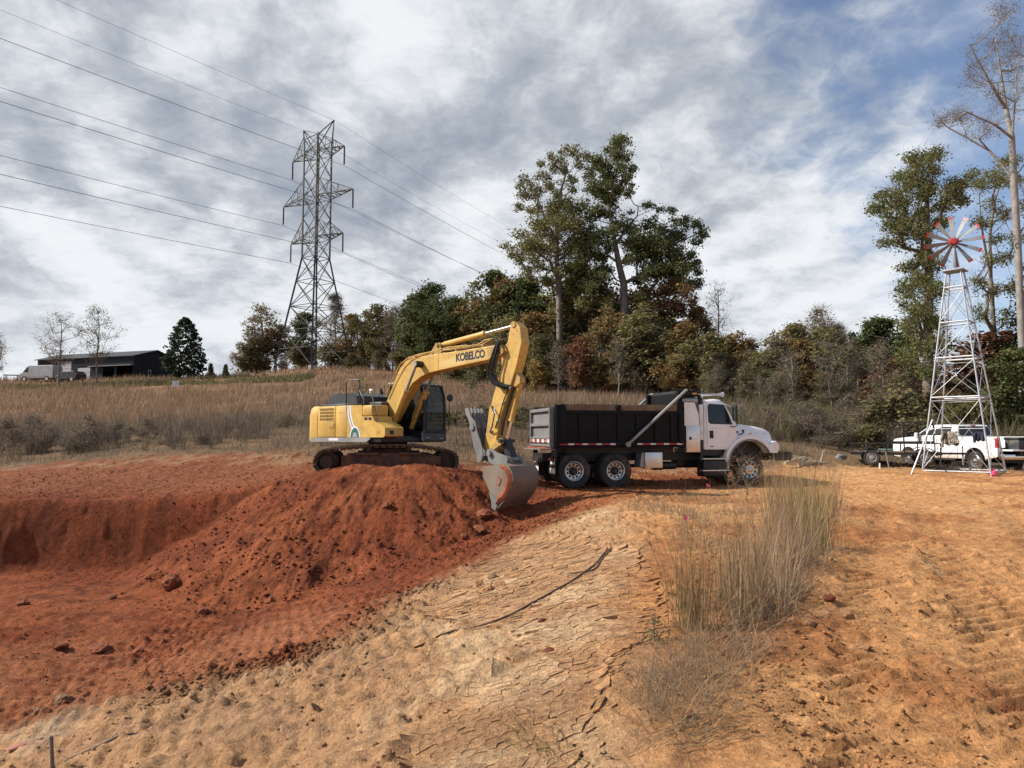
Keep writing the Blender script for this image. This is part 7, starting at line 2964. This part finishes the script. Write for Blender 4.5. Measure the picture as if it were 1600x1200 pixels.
def fore_grass():
    # tall clumps on the ridge, nearest first
    stems('grass_clump', 'tall upright grass clump nearest the camera on the cracked bank', (1082, 985), 190, .085, 1.10, OLIVEG + TAN, 1, .0026, .07, (.01, 0), .25, group='tall grass clumps on the ridge')
    stems('grass_clump', 'thin leaning grass clump left of the tall nearest clump', (1066, 960), 60, .06, 1.0, OLIVEG, 2, .0026, .14, (-.14, 0), .5, group='tall grass clumps on the ridge')
    stems('grass_clump', 'tall grass clump in the middle of the ridge thicket', (1150, 960), 170, .18, 1.05, TAN + OLIVEG, 3, .0028, .10, (.03, 0), .3, group='tall grass clumps on the ridge')
    stems('grass_clump', 'yellowish tall grass clump at the right of the ridge thicket', (1262, 860), 300, .17, 1.15, YEL + OLIVEG[:1], 4, .0034, .08, (.02, 0), .2, group='tall grass clumps on the ridge')
    stems('grass_clump', 'tan tall grass clump at the far end of the ridge thicket', (1240, 820), 320, .24, 1.15, TAN, 5, .004, .09, (.02, 0), .2, group='tall grass clumps on the ridge')
    # the thicket mass along the ridge
    r = np.random.default_rng(15)
    parts = []
    def mass(quad, n, h, w, cols, lean, bend, seg=4, wind=(0, 0)):
        g = [ground_at(*q) for q in quad]
        u, v = r.random(n), r.random(n)
        X = (g[0].x * (1 - u) + g[1].x * u) * (1 - v) + (g[3].x * (1 - u) + g[2].x * u) * v
        Y = (g[0].y * (1 - u) + g[1].y * u) * (1 - v) + (g[3].y * (1 - u) + g[2].y * u) * v
        X += r.normal(0, .06, n)
        Y += r.normal(0, .12, n)
        k = fbm(X, Y, 1.6, 3, .5, 4.4)
        ok = r.random(n) < np.clip(.6 + k * 1.3, .05, 1)
        X, Y, k = X[ok], Y[ok], k[ok]
        m = len(X)
        parts.append(blades(np.stack([X, Y, height(X, Y) - .02], -1), h * (.25 + .95 * r.random(m) ** 1.4) * (1 + .7 * k), np.full(m, w) * r.uniform(.7, 1.4, m), pick(cols, m, r, .3), lean, seg, r, wind, bend))
    mass([(1120, 990), (1240, 960), (1295, 840), (1185, 850)], 1300, .92, .0030, TAN + GREYB, .17, .45)
    mass([(1185, 850), (1295, 840), (1310, 785), (1215, 785)], 1300, 1.0, .0042, TAN + OLIVEG, .14, .3)
    mass([(1090, 1000), (1235, 985), (1300, 860), (1130, 870)], 1500, .50, .0028, GREYB + TAN, .45, .6)
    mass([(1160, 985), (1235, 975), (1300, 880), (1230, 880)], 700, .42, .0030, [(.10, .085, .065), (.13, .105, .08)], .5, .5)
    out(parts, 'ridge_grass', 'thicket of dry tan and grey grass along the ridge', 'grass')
    parts.clear()
    mass([(990, 1135), (1085, 1165), (1215, 1010), (1075, 1005)], 1900, .32, .0019, GREYB + TAN, .55, .7, 4)
    mass([(975, 1110), (1020, 1170), (1060, 1050), (1010, 1010)], 600, .24, .0016, GREYB, .6, .6, 3)
    out(parts, 'wiry_grass', 'low tangled grey wiry grass at the near foot of the ridge', 'grass')
    parts.clear()
    mass([(960, 800), (1180, 830), (1200, 768), (1010, 772)], 5200, .16, .004, GREYB + OLIVEG[:2] + DRAB, .55, .4, 2)
    mass([(1060, 870), (1140, 870), (1170, 800), (1060, 800)], 2000, .22, .0035, GREYB + OLIVEG[:2], .5, .4, 2)
    mass([(1280, 830), (1325, 810), (1320, 775), (1270, 775)], 900, .15, .004, GREYB + DRAB, .5, .4, 2)
    out(parts, 'short_grass', 'short matted grey green grass before the truck front wheel', 'grass')
    # weedy bush in front of the truck's front wheel
    r2 = np.random.default_rng(4)
    g = ground_at(1168, 775)
    T = Tree(5)
    T.chain([np.zeros(3), np.array([0, 0, .2])])
    for k in range(30):
        c = np.array([r2.normal(-.08, .30), r2.normal(0, .25), r2.uniform(.2, 1.05)])
        T.reach(c, .1, .2)
        T.twigs(c, .28, 7, (.15, .11, .085), .0035)
        T.leaves(c, .16, 7 if c[0] < .12 else 16, .032, BROWN if c[0] < .12 else OLIVE + GREEN[:1])
    root = empty('weed_bush', g, 0, 'scraggly weed bush growing before the truck front wheel', 'bush')
    V, F = T.skeleton(.004, .018, 4)
    link_mesh('stems', np_mesh('stems', V, F, None, True), M['bark'], root)
    link_mesh('leaves', T.crown('leaves'), M['leaf'], root)
    # small green weeds
    for k, (px, py, lb) in enumerate(((1240, 945, 'small bright green weed in the ridge thicket'), (1130, 945, 'little green sprig at the ridge clump foot'), (1022, 1010, 'thin green weed on the bank left of the clumps'))):
        T = Tree(60 + k)
        T.chain([np.zeros(3), np.array([0, 0, .08])])
        for j in range(14):
            c = np.array([r2.normal(0, .06), r2.normal(0, .06), r2.uniform(.06, .30 if k != 1 else .16)])
            T.reach(c, .1, .1)
            T.quads(c * .7 + r2.normal(0, .02, (9, 3)), .011, [(.13, .19, .04), (.16, .21, .05), (.10, .15, .04)], None, 1.6)
        g = ground_at(px, py)
        root = empty('green_weed', g, 0, lb, 'weed')
        V, F = T.skeleton(.002, .005, 4)
        link_mesh('stems', np_mesh('stems', V, F, None, True), M['bark'], root)
        link_mesh('leaves', T.crown('leaves'), M['leaf'], root)
    # straw lying on the ground
    for k, (a, b, n, lb, cl) in enumerate((((880, 1195), (760, 1085), 26, 'bundle of pale straw stems lying on the bank', TAN), ((1010, 1185), (1180, 1130), 20, 'loose straw lying along the near ridge edge', TAN + GREYB), ((1470, 905), (1425, 880), 9, 'few pale straws lying on the packed yard', [(.5, .42, .28)]),
                                           ((900, 1210), (800, 1130), 14, 'greenish grass stems bent over the bank bottom', OLIVEG))):
        ga, gb = ground_at(*a), ground_at(*b)
        mb = MB()
        rr = random.Random(k)
        for j in range(n):
            t0_, t1_ = rr.uniform(0, .4), rr.uniform(.6, 1.05)
            pts = []
            off = Vector((rr.gauss(0, .05), rr.gauss(0, .05), 0))
            for q in range(5):
                t = t0_ + (t1_ - t0_) * q / 4
                p = ga.lerp(gb, t) + off * (1 + t) + Vector((rr.gauss(0, .012), rr.gauss(0, .012), 0))
                p.z = h1(p.x, p.y) + .012 + .04 * math.sin(PI * q / 4) * rr.random()
                pts.append(p - ga)
            mb.tube(pts, [.0028, .0026, .0024, .002, .001], 3, False)
        me = mb.mesh('straw')
        cc = me.attributes.new('col', 'FLOAT_COLOR', 'POINT')
        c4 = np.ones((len(me.vertices), 4), np.float32)
        c4[:, :3] = cl[0]
        cc.data.foreach_set('color', c4.ravel())
        o = link_mesh('straw', me, M['grass'])
        o.location = ga
        tag(o, lb, 'straw', None, 'stuff')


fore_grass()


# ------------------------------------------------------------------ cracked mud plates
def clip_poly(poly, nx, ny, c):
    """keep the side n.p <= c"""
    outp = []
    n = len(poly)
    for i in range(n):
        a, b = poly[i], poly[(i + 1) % n]
        da, db = a[0] * nx + a[1] * ny - c, b[0] * nx + b[1] * ny - c
        if da <= 0:
            outp.append(a)
        if (da < 0) != (db < 0) and da != db:
            t = da / (da - db)
            outp.append((a[0] + (b[0] - a[0]) * t, a[1] + (b[1] - a[1]) * t))
    return outp


def mud_plates():
    r = np.random.default_rng(9)
    xs = [q[0] for q in CRACK]
    ys = [q[1] for q in CRACK]
    cells = []
    for (y0, y1, s) in ((min(ys), 6.6, .070), (6.6, 9.2, .10), (9.2, max(ys), .135)):
        nx, ny = int((max(xs) - min(xs) + 1) / s) + 1, int((y1 - y0) / s) + 1
        gx, gy = np.meshgrid(np.arange(nx + 4) - 2, np.arange(ny + 4) - 2)
        SX = min(xs) - .5 + (gx + .5 + r.uniform(-.42, .42, gx.shape)) * s
        SY = y0 + (gy + .5 + r.uniform(-.42, .42, gy.shape)) * s
        inm = poly_in(SX, SY, CRACK) + .25 * fbm(SX, SY, 1.4, 3, .5, 5.5) > .03
        keep = r.random(SX.shape) < .74
        gk = np.clip((poly_in(SX, SY, CRACK) + .25 * fbm(SX, SY, 1.4, 3, .5, 5.5)) / .7, .25, 1) * np.clip(.75 + 1.6 * fbm(SX, SY, .9, 2, .5, 8.0), .2, 1.25)
        for j in range(2, ny + 2):
            for i in range(2, nx + 2):
                if not (inm[j, i] and keep[j, i]) or not (y0 <= SY[j, i] < y1):
                    continue
                cx, cy = SX[j, i], SY[j, i]
                poly = [(cx - 1.2 * s, cy - 1.2 * s), (cx + 1.2 * s, cy - 1.2 * s), (cx + 1.2 * s, cy + 1.2 * s), (cx - 1.2 * s, cy + 1.2 * s)]
                for dj in (-2, -1, 0, 1, 2):
                    for di in (-2, -1, 0, 1, 2):
                        if (di == 0 and dj == 0) or not keep[j + dj, i + di]:
                            continue
                        ox, oy = SX[j + dj, i + di], SY[j + dj, i + di]
                        ex, ey = ox - cx, oy - cy
                        L = math.hypot(ex, ey)
                        if L < 1e-6 or L > 3.4 * s:
                            continue
                        gap = s * .055 * gk[j, i]
                        poly = clip_poly(poly, ex / L, ey / L, (ex * (cx + ox) + ey * (cy + oy)) / 2 / L - gap)
                        if len(poly) < 3:
                            break
                    if len(poly) < 3:
                        break
                if len(poly) >= 3:
                    cells.append((cx, cy, s, poly))
    data = []
    allp = []
    for cx, cy, s, poly in cells:
        # wobble the rim a little, lift it: dried plates curl up at the edge
        pts = []
        for i in range(len(poly)):
            a, b = poly[i], poly[(i + 1) % len(poly)]
            pts.append(a)
            if math.dist(a, b) > .45 * s:
                m = ((a[0] + b[0]) / 2, (a[1] + b[1]) / 2)
                k = r.uniform(.90, 1.02)
                pts.append((cx + (m[0] - cx) * k, cy + (m[1] - cy) * k))
        allp.append((cx, cy, s, np.array(pts)))
    cat = np.concatenate([q[3] for q in allp])
    ZZ = height(cat[:, 0], cat[:, 1])
    CC = soil_colour(np.array([q[0] for q in allp]), np.array([q[1] for q in allp]))
    CM = crack_mask(np.array([q[0] for q in allp]), np.array([q[1] for q in allp]))
    i0 = 0
    for ci, (cx, cy, s, P_) in enumerate(allp):
        pts = P_
        Z = ZZ[i0:i0 + len(P_)]
        i0 += len(P_)
        zc = float(Z.mean())
        lift = .003 + .028 * float(CM[ci]) + r.uniform(-.003, .003)
        tilt = r.normal(0, .015, 2)
        n = len(pts)
        Q = P_ - [cx, cy]
        gr = np.linalg.lstsq(Q, Z - zc, rcond=None)[0] if n >= 3 else np.zeros(2)
        tilt = tilt + np.clip(gr, -.6, .6)
        rim = np.column_stack([P_, zc + lift + Q @ tilt])
        inn = np.column_stack([[cx, cy] + Q * .72, zc + lift - .003 + Q * .72 @ tilt])
        bot = np.column_stack([[cx, cy] + (P_ - [cx, cy]) * .97, Z - .03])
        V = np.concatenate([rim, inn, bot]) - np.array([cx, cy, zc])
        F = [(i, (i + 1) % n, n + (i + 1) % n, n + i) for i in range(n)] + [tuple(n + i for i in range(n))] + [(2 * n + i, 2 * n + (i + 1) % n, (i + 1) % n, i) for i in range(n)]
        data.append((s / math.hypot(cx, cy, 1.65 - zc), cx, cy, zc, V, F, CC[ci]))
    data.sort(key=lambda q: -q[0])
    rest = MB()
    cols = []
    for k, (sz, cx, cy, zc, V, F, c0) in enumerate(data):
        c = c0 * 1.04 * r.uniform(.90, 1.10)
        if k < 300:
            me = bpy.data.meshes.new('mud_plate')
            me.from_pydata([tuple(v) for v in V], [], F)
            at_ = me.attributes.new('col', 'FLOAT_COLOR', 'POINT')
            c4 = np.ones((len(V), 4), np.float32)
            c4[:, :3] = c
            at_.data.foreach_set('color', c4.ravel())
            o = link_mesh('mud_plate', me, M['ground'], GROUND)
            o.location = (cx, cy, zc)
        else:
            rest.add(V + np.array([cx, cy, zc]), F)
            cols.append(np.tile(c, (len(V), 1)))
    me = bpy.data.meshes.new('mud_plates')
    me.from_pydata(rest.v, [], rest.f)
    at_ = me.attributes.new('col', 'FLOAT_COLOR', 'POINT')
    c4 = np.ones((len(rest.v), 4), np.float32)
    c4[:, :3] = np.concatenate(cols)
    at_.data.foreach_set('color', c4.ravel())
    o = link_mesh('mud_plates', me, M['ground'], GROUND)
    o['kind'] = 'stuff'
    print('mud plates', len(data))


mud_plates()


# ------------------------------------------------------------------ clods and crumbs
def clod_mesh(seed, sub=2, rough=.28, flat=.7):
    bm = bmesh.new()
    bmesh.ops.create_icosphere(bm, subdivisions=sub, radius=1.0)
    r = np.random.default_rng(seed)
    dirs = r.normal(size=(7, 3))
    dirs /= np.linalg.norm(dirs, axis=1)[:, None]
    offs = r.uniform(.55, .95, 7)
    for v in bm.verts:
        p = np.array(v.co[:])
        for d_, o_ in zip(dirs, offs):                 # knock flat facets off the ball
            k = p @ d_
            if k > o_:
                p = p - d_ * (k - o_)
        p *= 1 + r.normal(0, rough * .30)
        p[2] *= flat
        v.co = p
    me = bpy.data.meshes.new('clod')
    bm.to_mesh(me)
    bm.free()
    return me


def clod(px, py, wpx, m, label, seed, name='clod', flat=.7, stretch=1.0, group='loose clods on the dug ground'):
    g = ground_at(px, py)
    Y = g.y
    r_ = wpx / 2 * Y / FPX * (.72 if m == 'dirt_obj' else .9)
    me = clod_mesh(seed, 3, .22, flat)
    o = link_mesh(name, me, M[m])
    o.scale = (r_ * stretch, r_, r_)
    z = h1(g.x, g.y)
    o.location = (g.x, g.y, z + r_ * flat * .42)
    o.rotation_euler = (random.Random(seed).uniform(-.2, .2), random.Random(seed + 1).uniform(-.2, .2), random.Random(seed).uniform(0, 6))
    return tag(o, label, 'clod', group)


for i, (px, py, w, m, lb, fl) in enumerate((
        (270, 915, 44, 'dirt_obj', 'largest red clay clod at the left foot of the mound', .8),
        (422, 943, 24, 'dirt_obj', 'red clay clod at the front foot of the mound', .7),
        (37, 948, 26, 'dirt_obj', 'dark red clod on the pit floor near the left edge', .6),
        (318, 962, 26, 'dirt_obj', 'red clod lying before the largest mound clod', .7),
        (175, 935, 20, 'dirt_obj', 'pale red clod left of the largest mound clod', .7),
        (757, 808, 34, 'dirt_obj', 'upper red clod just left of the bucket teeth', .8),
        (748, 833, 30, 'dirt_obj', 'lower red clod just left of the bucket teeth', .8),
        (725, 842, 18, 'dirt_obj', 'small red clod at the right foot of the mound', .8),
        (605, 796, 22, 'dirt_obj', 'red clod stuck halfway up the mound face', .7),
        (95, 1018, 30, 'dirt_obj', 'flat dark red clod on the scraped pit floor', .45),
        (152, 1018, 44, 'dirt_obj', 'wide broken red clod on the scraped pit floor', .4),
        (215, 1017, 24, 'dirt_obj', 'red clod at the right end of the broken crust', .5),
        (100, 1100, 30, 'grey_clod', 'large brown clod in the heap above the pale mud', .8),
        (60, 1120, 24, 'grey_clod', 'brown clod at the left end of the brown heap', .8),
        (848, 969, 22, 'dirt_obj', 'reddish clod beside the cable on the cracked mud', .7),
        (858, 1017, 24, 'dirt_obj', 'angular reddish clod alone on the lower bank', .85),
        (835, 957, 16, 'dirt_obj', 'small reddish clod touching the cable', .7),
        (695, 963, 22, 'tan_clod', 'tan clod in the small heap left of the cable', .75),
        (682, 966, 14, 'grey_clod', 'small brown clod left of the tan clod heap', .75),
        (748, 915, 22, 'tan_clod', 'left tan clod of the pile above the cracked mud', .8),
        (764, 922, 24, 'tan_clod', 'front tan clod of the pile above the cracked mud', .8),
        (781, 914, 22, 'tan_clod', 'right tan clod of the pile above the cracked mud', .8),
        (770, 902, 18, 'grey_clod', 'rear brown clod of the pile above the cracked mud', .8),
        (806, 890, 16, 'grey_clod', 'brown clod right of the tan clod pile', .8),
        (1288, 968, 42, 'tan_clod', 'broad orange tan slab of clay at the grass edge', .45),
        (1322, 976, 26, 'tan_clod', 'orange clod right of the broad clay slab', .7),
        (1262, 985, 28, 'tan_clod', 'orange clod left below the broad clay slab', .6),
        (1345, 1015, 40, 'tan_clod', 'crumbling orange clod on the yard edge', .55),
        (1338, 1045, 24, 'tan_clod', 'flat orange clod below the crumbling clod', .45),
        (1296, 948, 26, 'dirt_obj', 'dark red clod in the shade of the grass', .7),
        (1076, 1130, 26, 'dirt_obj', 'red clod at the near end of the wiry grass', .7),
        (1152, 1080, 14, 'dirt_obj', 'small red clod right of the wiry grass', .7))):
    clod(px, py, w, m, lb, 100 + i, 'clod', fl)
for px, py, w, m, lb, st in ((28, 1178, 24, 'flat_red', 'flat pink red stone slab in the lower left corner', 1.5), (1332, 1192, 34, 'tan_clod', 'flat square orange stone at the bottom edge', 1.2)):
    if m == 'flat_red':
        M[m] = mat('pink_red_stone', (.36, .15, .105), .9, var=.2, bump=.5, bump_scale=10)
    clod(px, py, w, m, lb, 300 + px, 'stone_slab', .22, st, 'flat stone slabs')


def crumbs(name, label, regions, seed, m):
    """thousands of small clods, joined: each an irregular eight-sided lump"""
    r = np.random.default_rng(seed)
    oc = np.array([(1, 0, 0), (-1, 0, 0), (0, 1, 0), (0, -1, 0), (0, 0, 1), (0, 0, -.6)], float)
    fc = np.array([(0, 2, 4), (2, 1, 4), (1, 3, 4), (3, 0, 4), (2, 0, 5), (1, 2, 5), (3, 1, 5), (0, 3, 5)])
    Vs, Cs = [], []
    for X, Y, smin, smax, tint in regions(r):
        n = len(X)
        s = smin * (smax / smin) ** (r.random(n) ** 2.2)
        a = r.uniform(0, 2 * PI, n)
        k = oc[None] * r.uniform(.6, 1.25, (n, 6, 1)) + r.normal(0, .16, (n, 6, 3))
        k[..., 2] *= .72
        ca, sa = np.cos(a)[:, None], np.sin(a)[:, None]
        x = k[..., 0] * ca - k[..., 1] * sa
        y = k[..., 0] * sa + k[..., 1] * ca
        Z = height(X, Y) + s * .22
        Vs.append(np.stack([X[:, None] + x * s[:, None], Y[:, None] + y * s[:, None], Z[:, None] + k[..., 2] * s[:, None]], -1).reshape(-1, 3))
        c = soil_colour(X, Y) * tint * r.uniform(.75, 1.2, (n, 1))
        Cs.append(np.repeat(c, 6, 0))
    V = np.concatenate(Vs)
    n = len(V) // 6
    F = (np.arange(n)[:, None, None] * 6 + fc[None]).reshape(-1, 3)
    o = link_mesh(name, np_mesh(name, V, F, np.concatenate(Cs)), M['ground'])
    tag(o, label, 'crumbs', None, 'stuff')
    print(name, n)


def yard_regions(r):
    n = 14000
    Y = 2.2 * (13 / 2.2) ** r.random(n)
    X = Y * r.uniform(-.2, .9, n)
    k = fbm(X, Y, 1.1, 3, .5, 3.0)
    d = ridge_x(Y) - X
    ok = (d < .3) & (r.random(n) < np.clip(.30 + 1.5 * k, .03, 1))
    yield X[ok], Y[ok], .004, .026, 1.0
    n = 2200                                          # berm along the ridge edge
    Y = r.uniform(2.4, 12, n)
    X = ridge_x(Y) + .25 + np.abs(r.normal(0, .45, n)) + .05 * Y
    yield X, Y, .006, .040, 1.0
    n = 12000                                         # the bank
    Y = 3.2 * (16 / 3.2) ** r.random(n)
    X = Y * r.uniform(-.9, .3, n)
    d = ridge_x(Y) - X
    k = fbm(X, Y, 1.3, 3, .5, 7.0)
    ok = (d > .2) & (poly_d(X, Y, BND) < 0) & (r.random(n) < np.clip(.12 + 1.3 * k, .02, 1))
    yield X[ok], Y[ok], .004, .035, .85


def red_regions(r):
    n = 30000                                         # pit floor and mound
    Y = 6 + 16 * r.random(n)
    X = r.uniform(-16, 2.5, n)
    dB = poly_d(X, Y, BND)
    k = fbm(X, Y, .8, 3, .5, 3.0)
    ok = (dB > -.2) & (r.random(n) < np.clip(.30 + 1.2 * k, .05, 1))
    yield X[ok], Y[ok], .006, .032, 1.05
    # rubble at the foot of the mound
    n = 5000
    a = r.uniform(PI * .92, PI * 2.05, n)
    base = np.array([(q[0], q[1]) for q in MOUND])
    i = r.integers(0, len(base), n)
    rad = np.abs(r.normal(4.6, .6, n))
    X = base[i, 0] * .7 - 1.0 + rad * np.cos(a)
    Y = base[i, 1] + rad * np.sin(a)
    ok = (poly_d(X, Y, BND) > .3) & (Y > 9) & (Y < 21.5)
    yield X[ok], Y[ok], .008, .070, 1.05
    # brown heap along the edge of the red ground
    n = 9000
    t = r.random(n)
    seg = r.integers(1, 12, n)
    A = np.array([(q.x, q.y) for q in BND])
    p = A[seg] * (1 - t)[:, None] + A[seg + 1] * t[:, None]
    dn = r.normal(.1, .5, n)
    d_ = A[seg + 1] - A[seg]
    L = np.linalg.norm(d_, axis=1)
    X, Y = p[:, 0] - d_[:, 1] / L * dn, p[:, 1] + d_[:, 0] / L * dn
    k = fbm(X, Y, .6, 2, .5, 3.0)
    ok = r.random(n) < np.clip(.15 + 1.9 * k, .03, 1)
    yield X[ok], Y[ok], .008, .055, .9
    n = 7000                                          # bench behind the pit and the haul road
    X = r.uniform(-22, 9, n)
    Y = r.uniform(21.5, 27.5, n)
    ok = ~((np.abs(X + 4) < 2.9) & (np.abs(Y - 23) < 1.9)) & (poly_d(X, Y, EDGE) < .5)
    yield X[ok], Y[ok], .010, .05, 1.05


crumbs('yard_crumbs', 'small orange clay crumbs strewn over the yard and bank', yard_regions, 41, 'ground')
crumbs('clay_crumbs', 'small red clay lumps strewn over the pit and mound', red_regions, 42, 'ground')


# ------------------------------------------------------------------ cable, stake, flags, logs
def ground_line(name, label, cat, pts_px, r_, m, lift=.6, n=6, n_sub=6):
    G = [ground_at(*q) for q in pts_px]
    path = []
    for a, b in zip(G[:-1], G[1:]):
        for k in range(n_sub):
            p = a.lerp(b, k / n_sub)
            path.append(p)
    path.append(G[-1])
    rr = random.Random(len(pts_px))
    o0 = path[0].copy()
    pts = []
    for _ in range(4):
        path = [path[0]] + [(a + b * 2 + c) / 4 for a, b, c in zip(path[:-2], path[1:-1], path[2:])] + [path[-1]]
    hz = height(np.array([p.x for p in path]), np.array([p.y for p in path])) + r_ * lift + .034 * crack_mask(np.array([p.x for p in path]), np.array([p.y for p in path]))
    for _ in range(6):
        k3 = np.concatenate([[hz[0]], (hz[:-2] + 2 * hz[1:-1] + hz[2:]) / 4, [hz[-1]]])
        hz = np.maximum(k3, hz - .012)
    for p, z in zip(path, hz):
        pts.append(Vector((p.x, p.y, z)) - o0)
    mb = MB()
    mb.tube(pts, r_, n)
    o = mb.build(name, m)
    o.location = o0
    return tag(o, label, cat)


M['cable'] = mat('dusty_black_cable', (.07, .045, .03), .85, dirt=(.28, .16, .085), dirt_amt=.6, dirt_scale=6, var=.3)
ground_line('cable', 'long dusty black cable lying across the cracked mud bank', 'cable', ((692, 990), (704, 985), (737, 982), (790, 966), (824, 949), (861, 928), (899, 906), (932, 881), (944, 864), (974, 847)), .011, M['cable'])
ground_line('cable', 'dark cable half buried in the lower left mud bank', 'cable', ((449, 1079), (505, 1059), (569, 1039), (625, 1020), (659, 1005), (690, 991)), .011, M['cable'])
ground_line('cable', 'short cable end curling off the long cable', 'cable', ((910, 898), (930, 890), (940, 874), (956, 858)), .009, M['cable'])
ground_line('root', 'thin brown root lying near the lower left stake', 'root', ((100, 1199), (150, 1181), (190, 1166), (225, 1152)), .011, M['bark'])
g = ground_at(84, 1215)
pole('stake', 'thin wooden stake standing in the lower left corner', 'stake', (g.x, g.y, g.z - .1), at(80, 1150, g.y), .016, M['bark'])
for px, py, lb in ((1068, 822, 'pink marker flag on the bank left of the grass'), (1104, 766, 'pink marker flag on the road before the truck steps')):
    g = ground_at(px, py)
    f_ = empty('marker_flag', g, 0, lb, 'flag', 'pink marker flags')
    k = MB()
    k.tube([(0, 0, -.03), (.005, 0, .13), (0, 0, .22)], .003, 5)
    k.build('wire_stem', M['grey_steel'], f_)
    k = MB()
    vs = [(.003, 0, .22), (.003, 0, .10), (.05, .02, .11), (.05, .015, .19), (.085, -.01, .08), (.09, -.005, .15)]
    k.add([(a, b - .002, c) for a, b, c in vs] + [(a, b + .002, c) for a, b, c in vs], [(0, 1, 2, 3), (3, 2, 4, 5), (9, 8, 7, 6), (11, 10, 8, 9)])
    k.build('flag', M['pink'], f_, None)

M['log'] = mat('peeled_log', (.46, .37, .27), .85, dirt=(.24, .17, .12), dirt_amt=.5, dirt_scale=4, var=.2, bump=.5)
for i, (a, b, r_, lb) in enumerate((((1226, 724), (1252, 716), .07, 'pale log lying just ahead of the truck bumper'), ((1248, 730), (1275, 722), .09, 'thick pale log in the brush pile ahead of the truck'), ((1262, 733), (1292, 727), .06, 'low pale log at the right of the brush pile'), ((1236, 712), (1284, 722), .03, 'long thin branch over the brush pile'), ((1283, 735), (1286, 704), .03, 'upright stick at the right end of the brush pile'))):
    A = at(*a, 28.0 + .3 * i)
    B_ = at(*b, 28.4 + .2 * i)
    A.z = max(A.z, h1(A.x, A.y) + r_ * .6) if i != 4 else h1(A.x, A.y)
    B_.z = max(B_.z, h1(B_.x, B_.y) + r_ * .6)
    mid = A.lerp(B_, .5) + Vector((.04, .03, .03))
    mb = MB()
    mb.tube([Vector((0, 0, 0)), mid - A, B_ - A], [r_, r_ * .95, r_ * .7], 9)
    q = (mid - A)
    mb.tube([q, q + Vector((.08, -.05, r_ * 2.2))], [r_ * .4, r_ * .2], 6)
    o = mb.build('log', M['log'])
    o.location = A
    tag(o, lb, 'log', 'logs in the brush pile')
for px, py, w, lb in ((1315, 716, 16, 'pale stone at the field edge between truck and trailer'), (1258, 738, 12, 'small pale stone below the brush pile')):
    g = at(px, py, 30)
    me = clod_mesh(px, 2)
    o = link_mesh('stone', me, M['grey_paint'])
    o.scale = (w / 2 * 30 / FPX,) * 3
    o.location = (g.x, g.y, h1(g.x, g.y) + .05)
    tag(o, lb, 'stone')
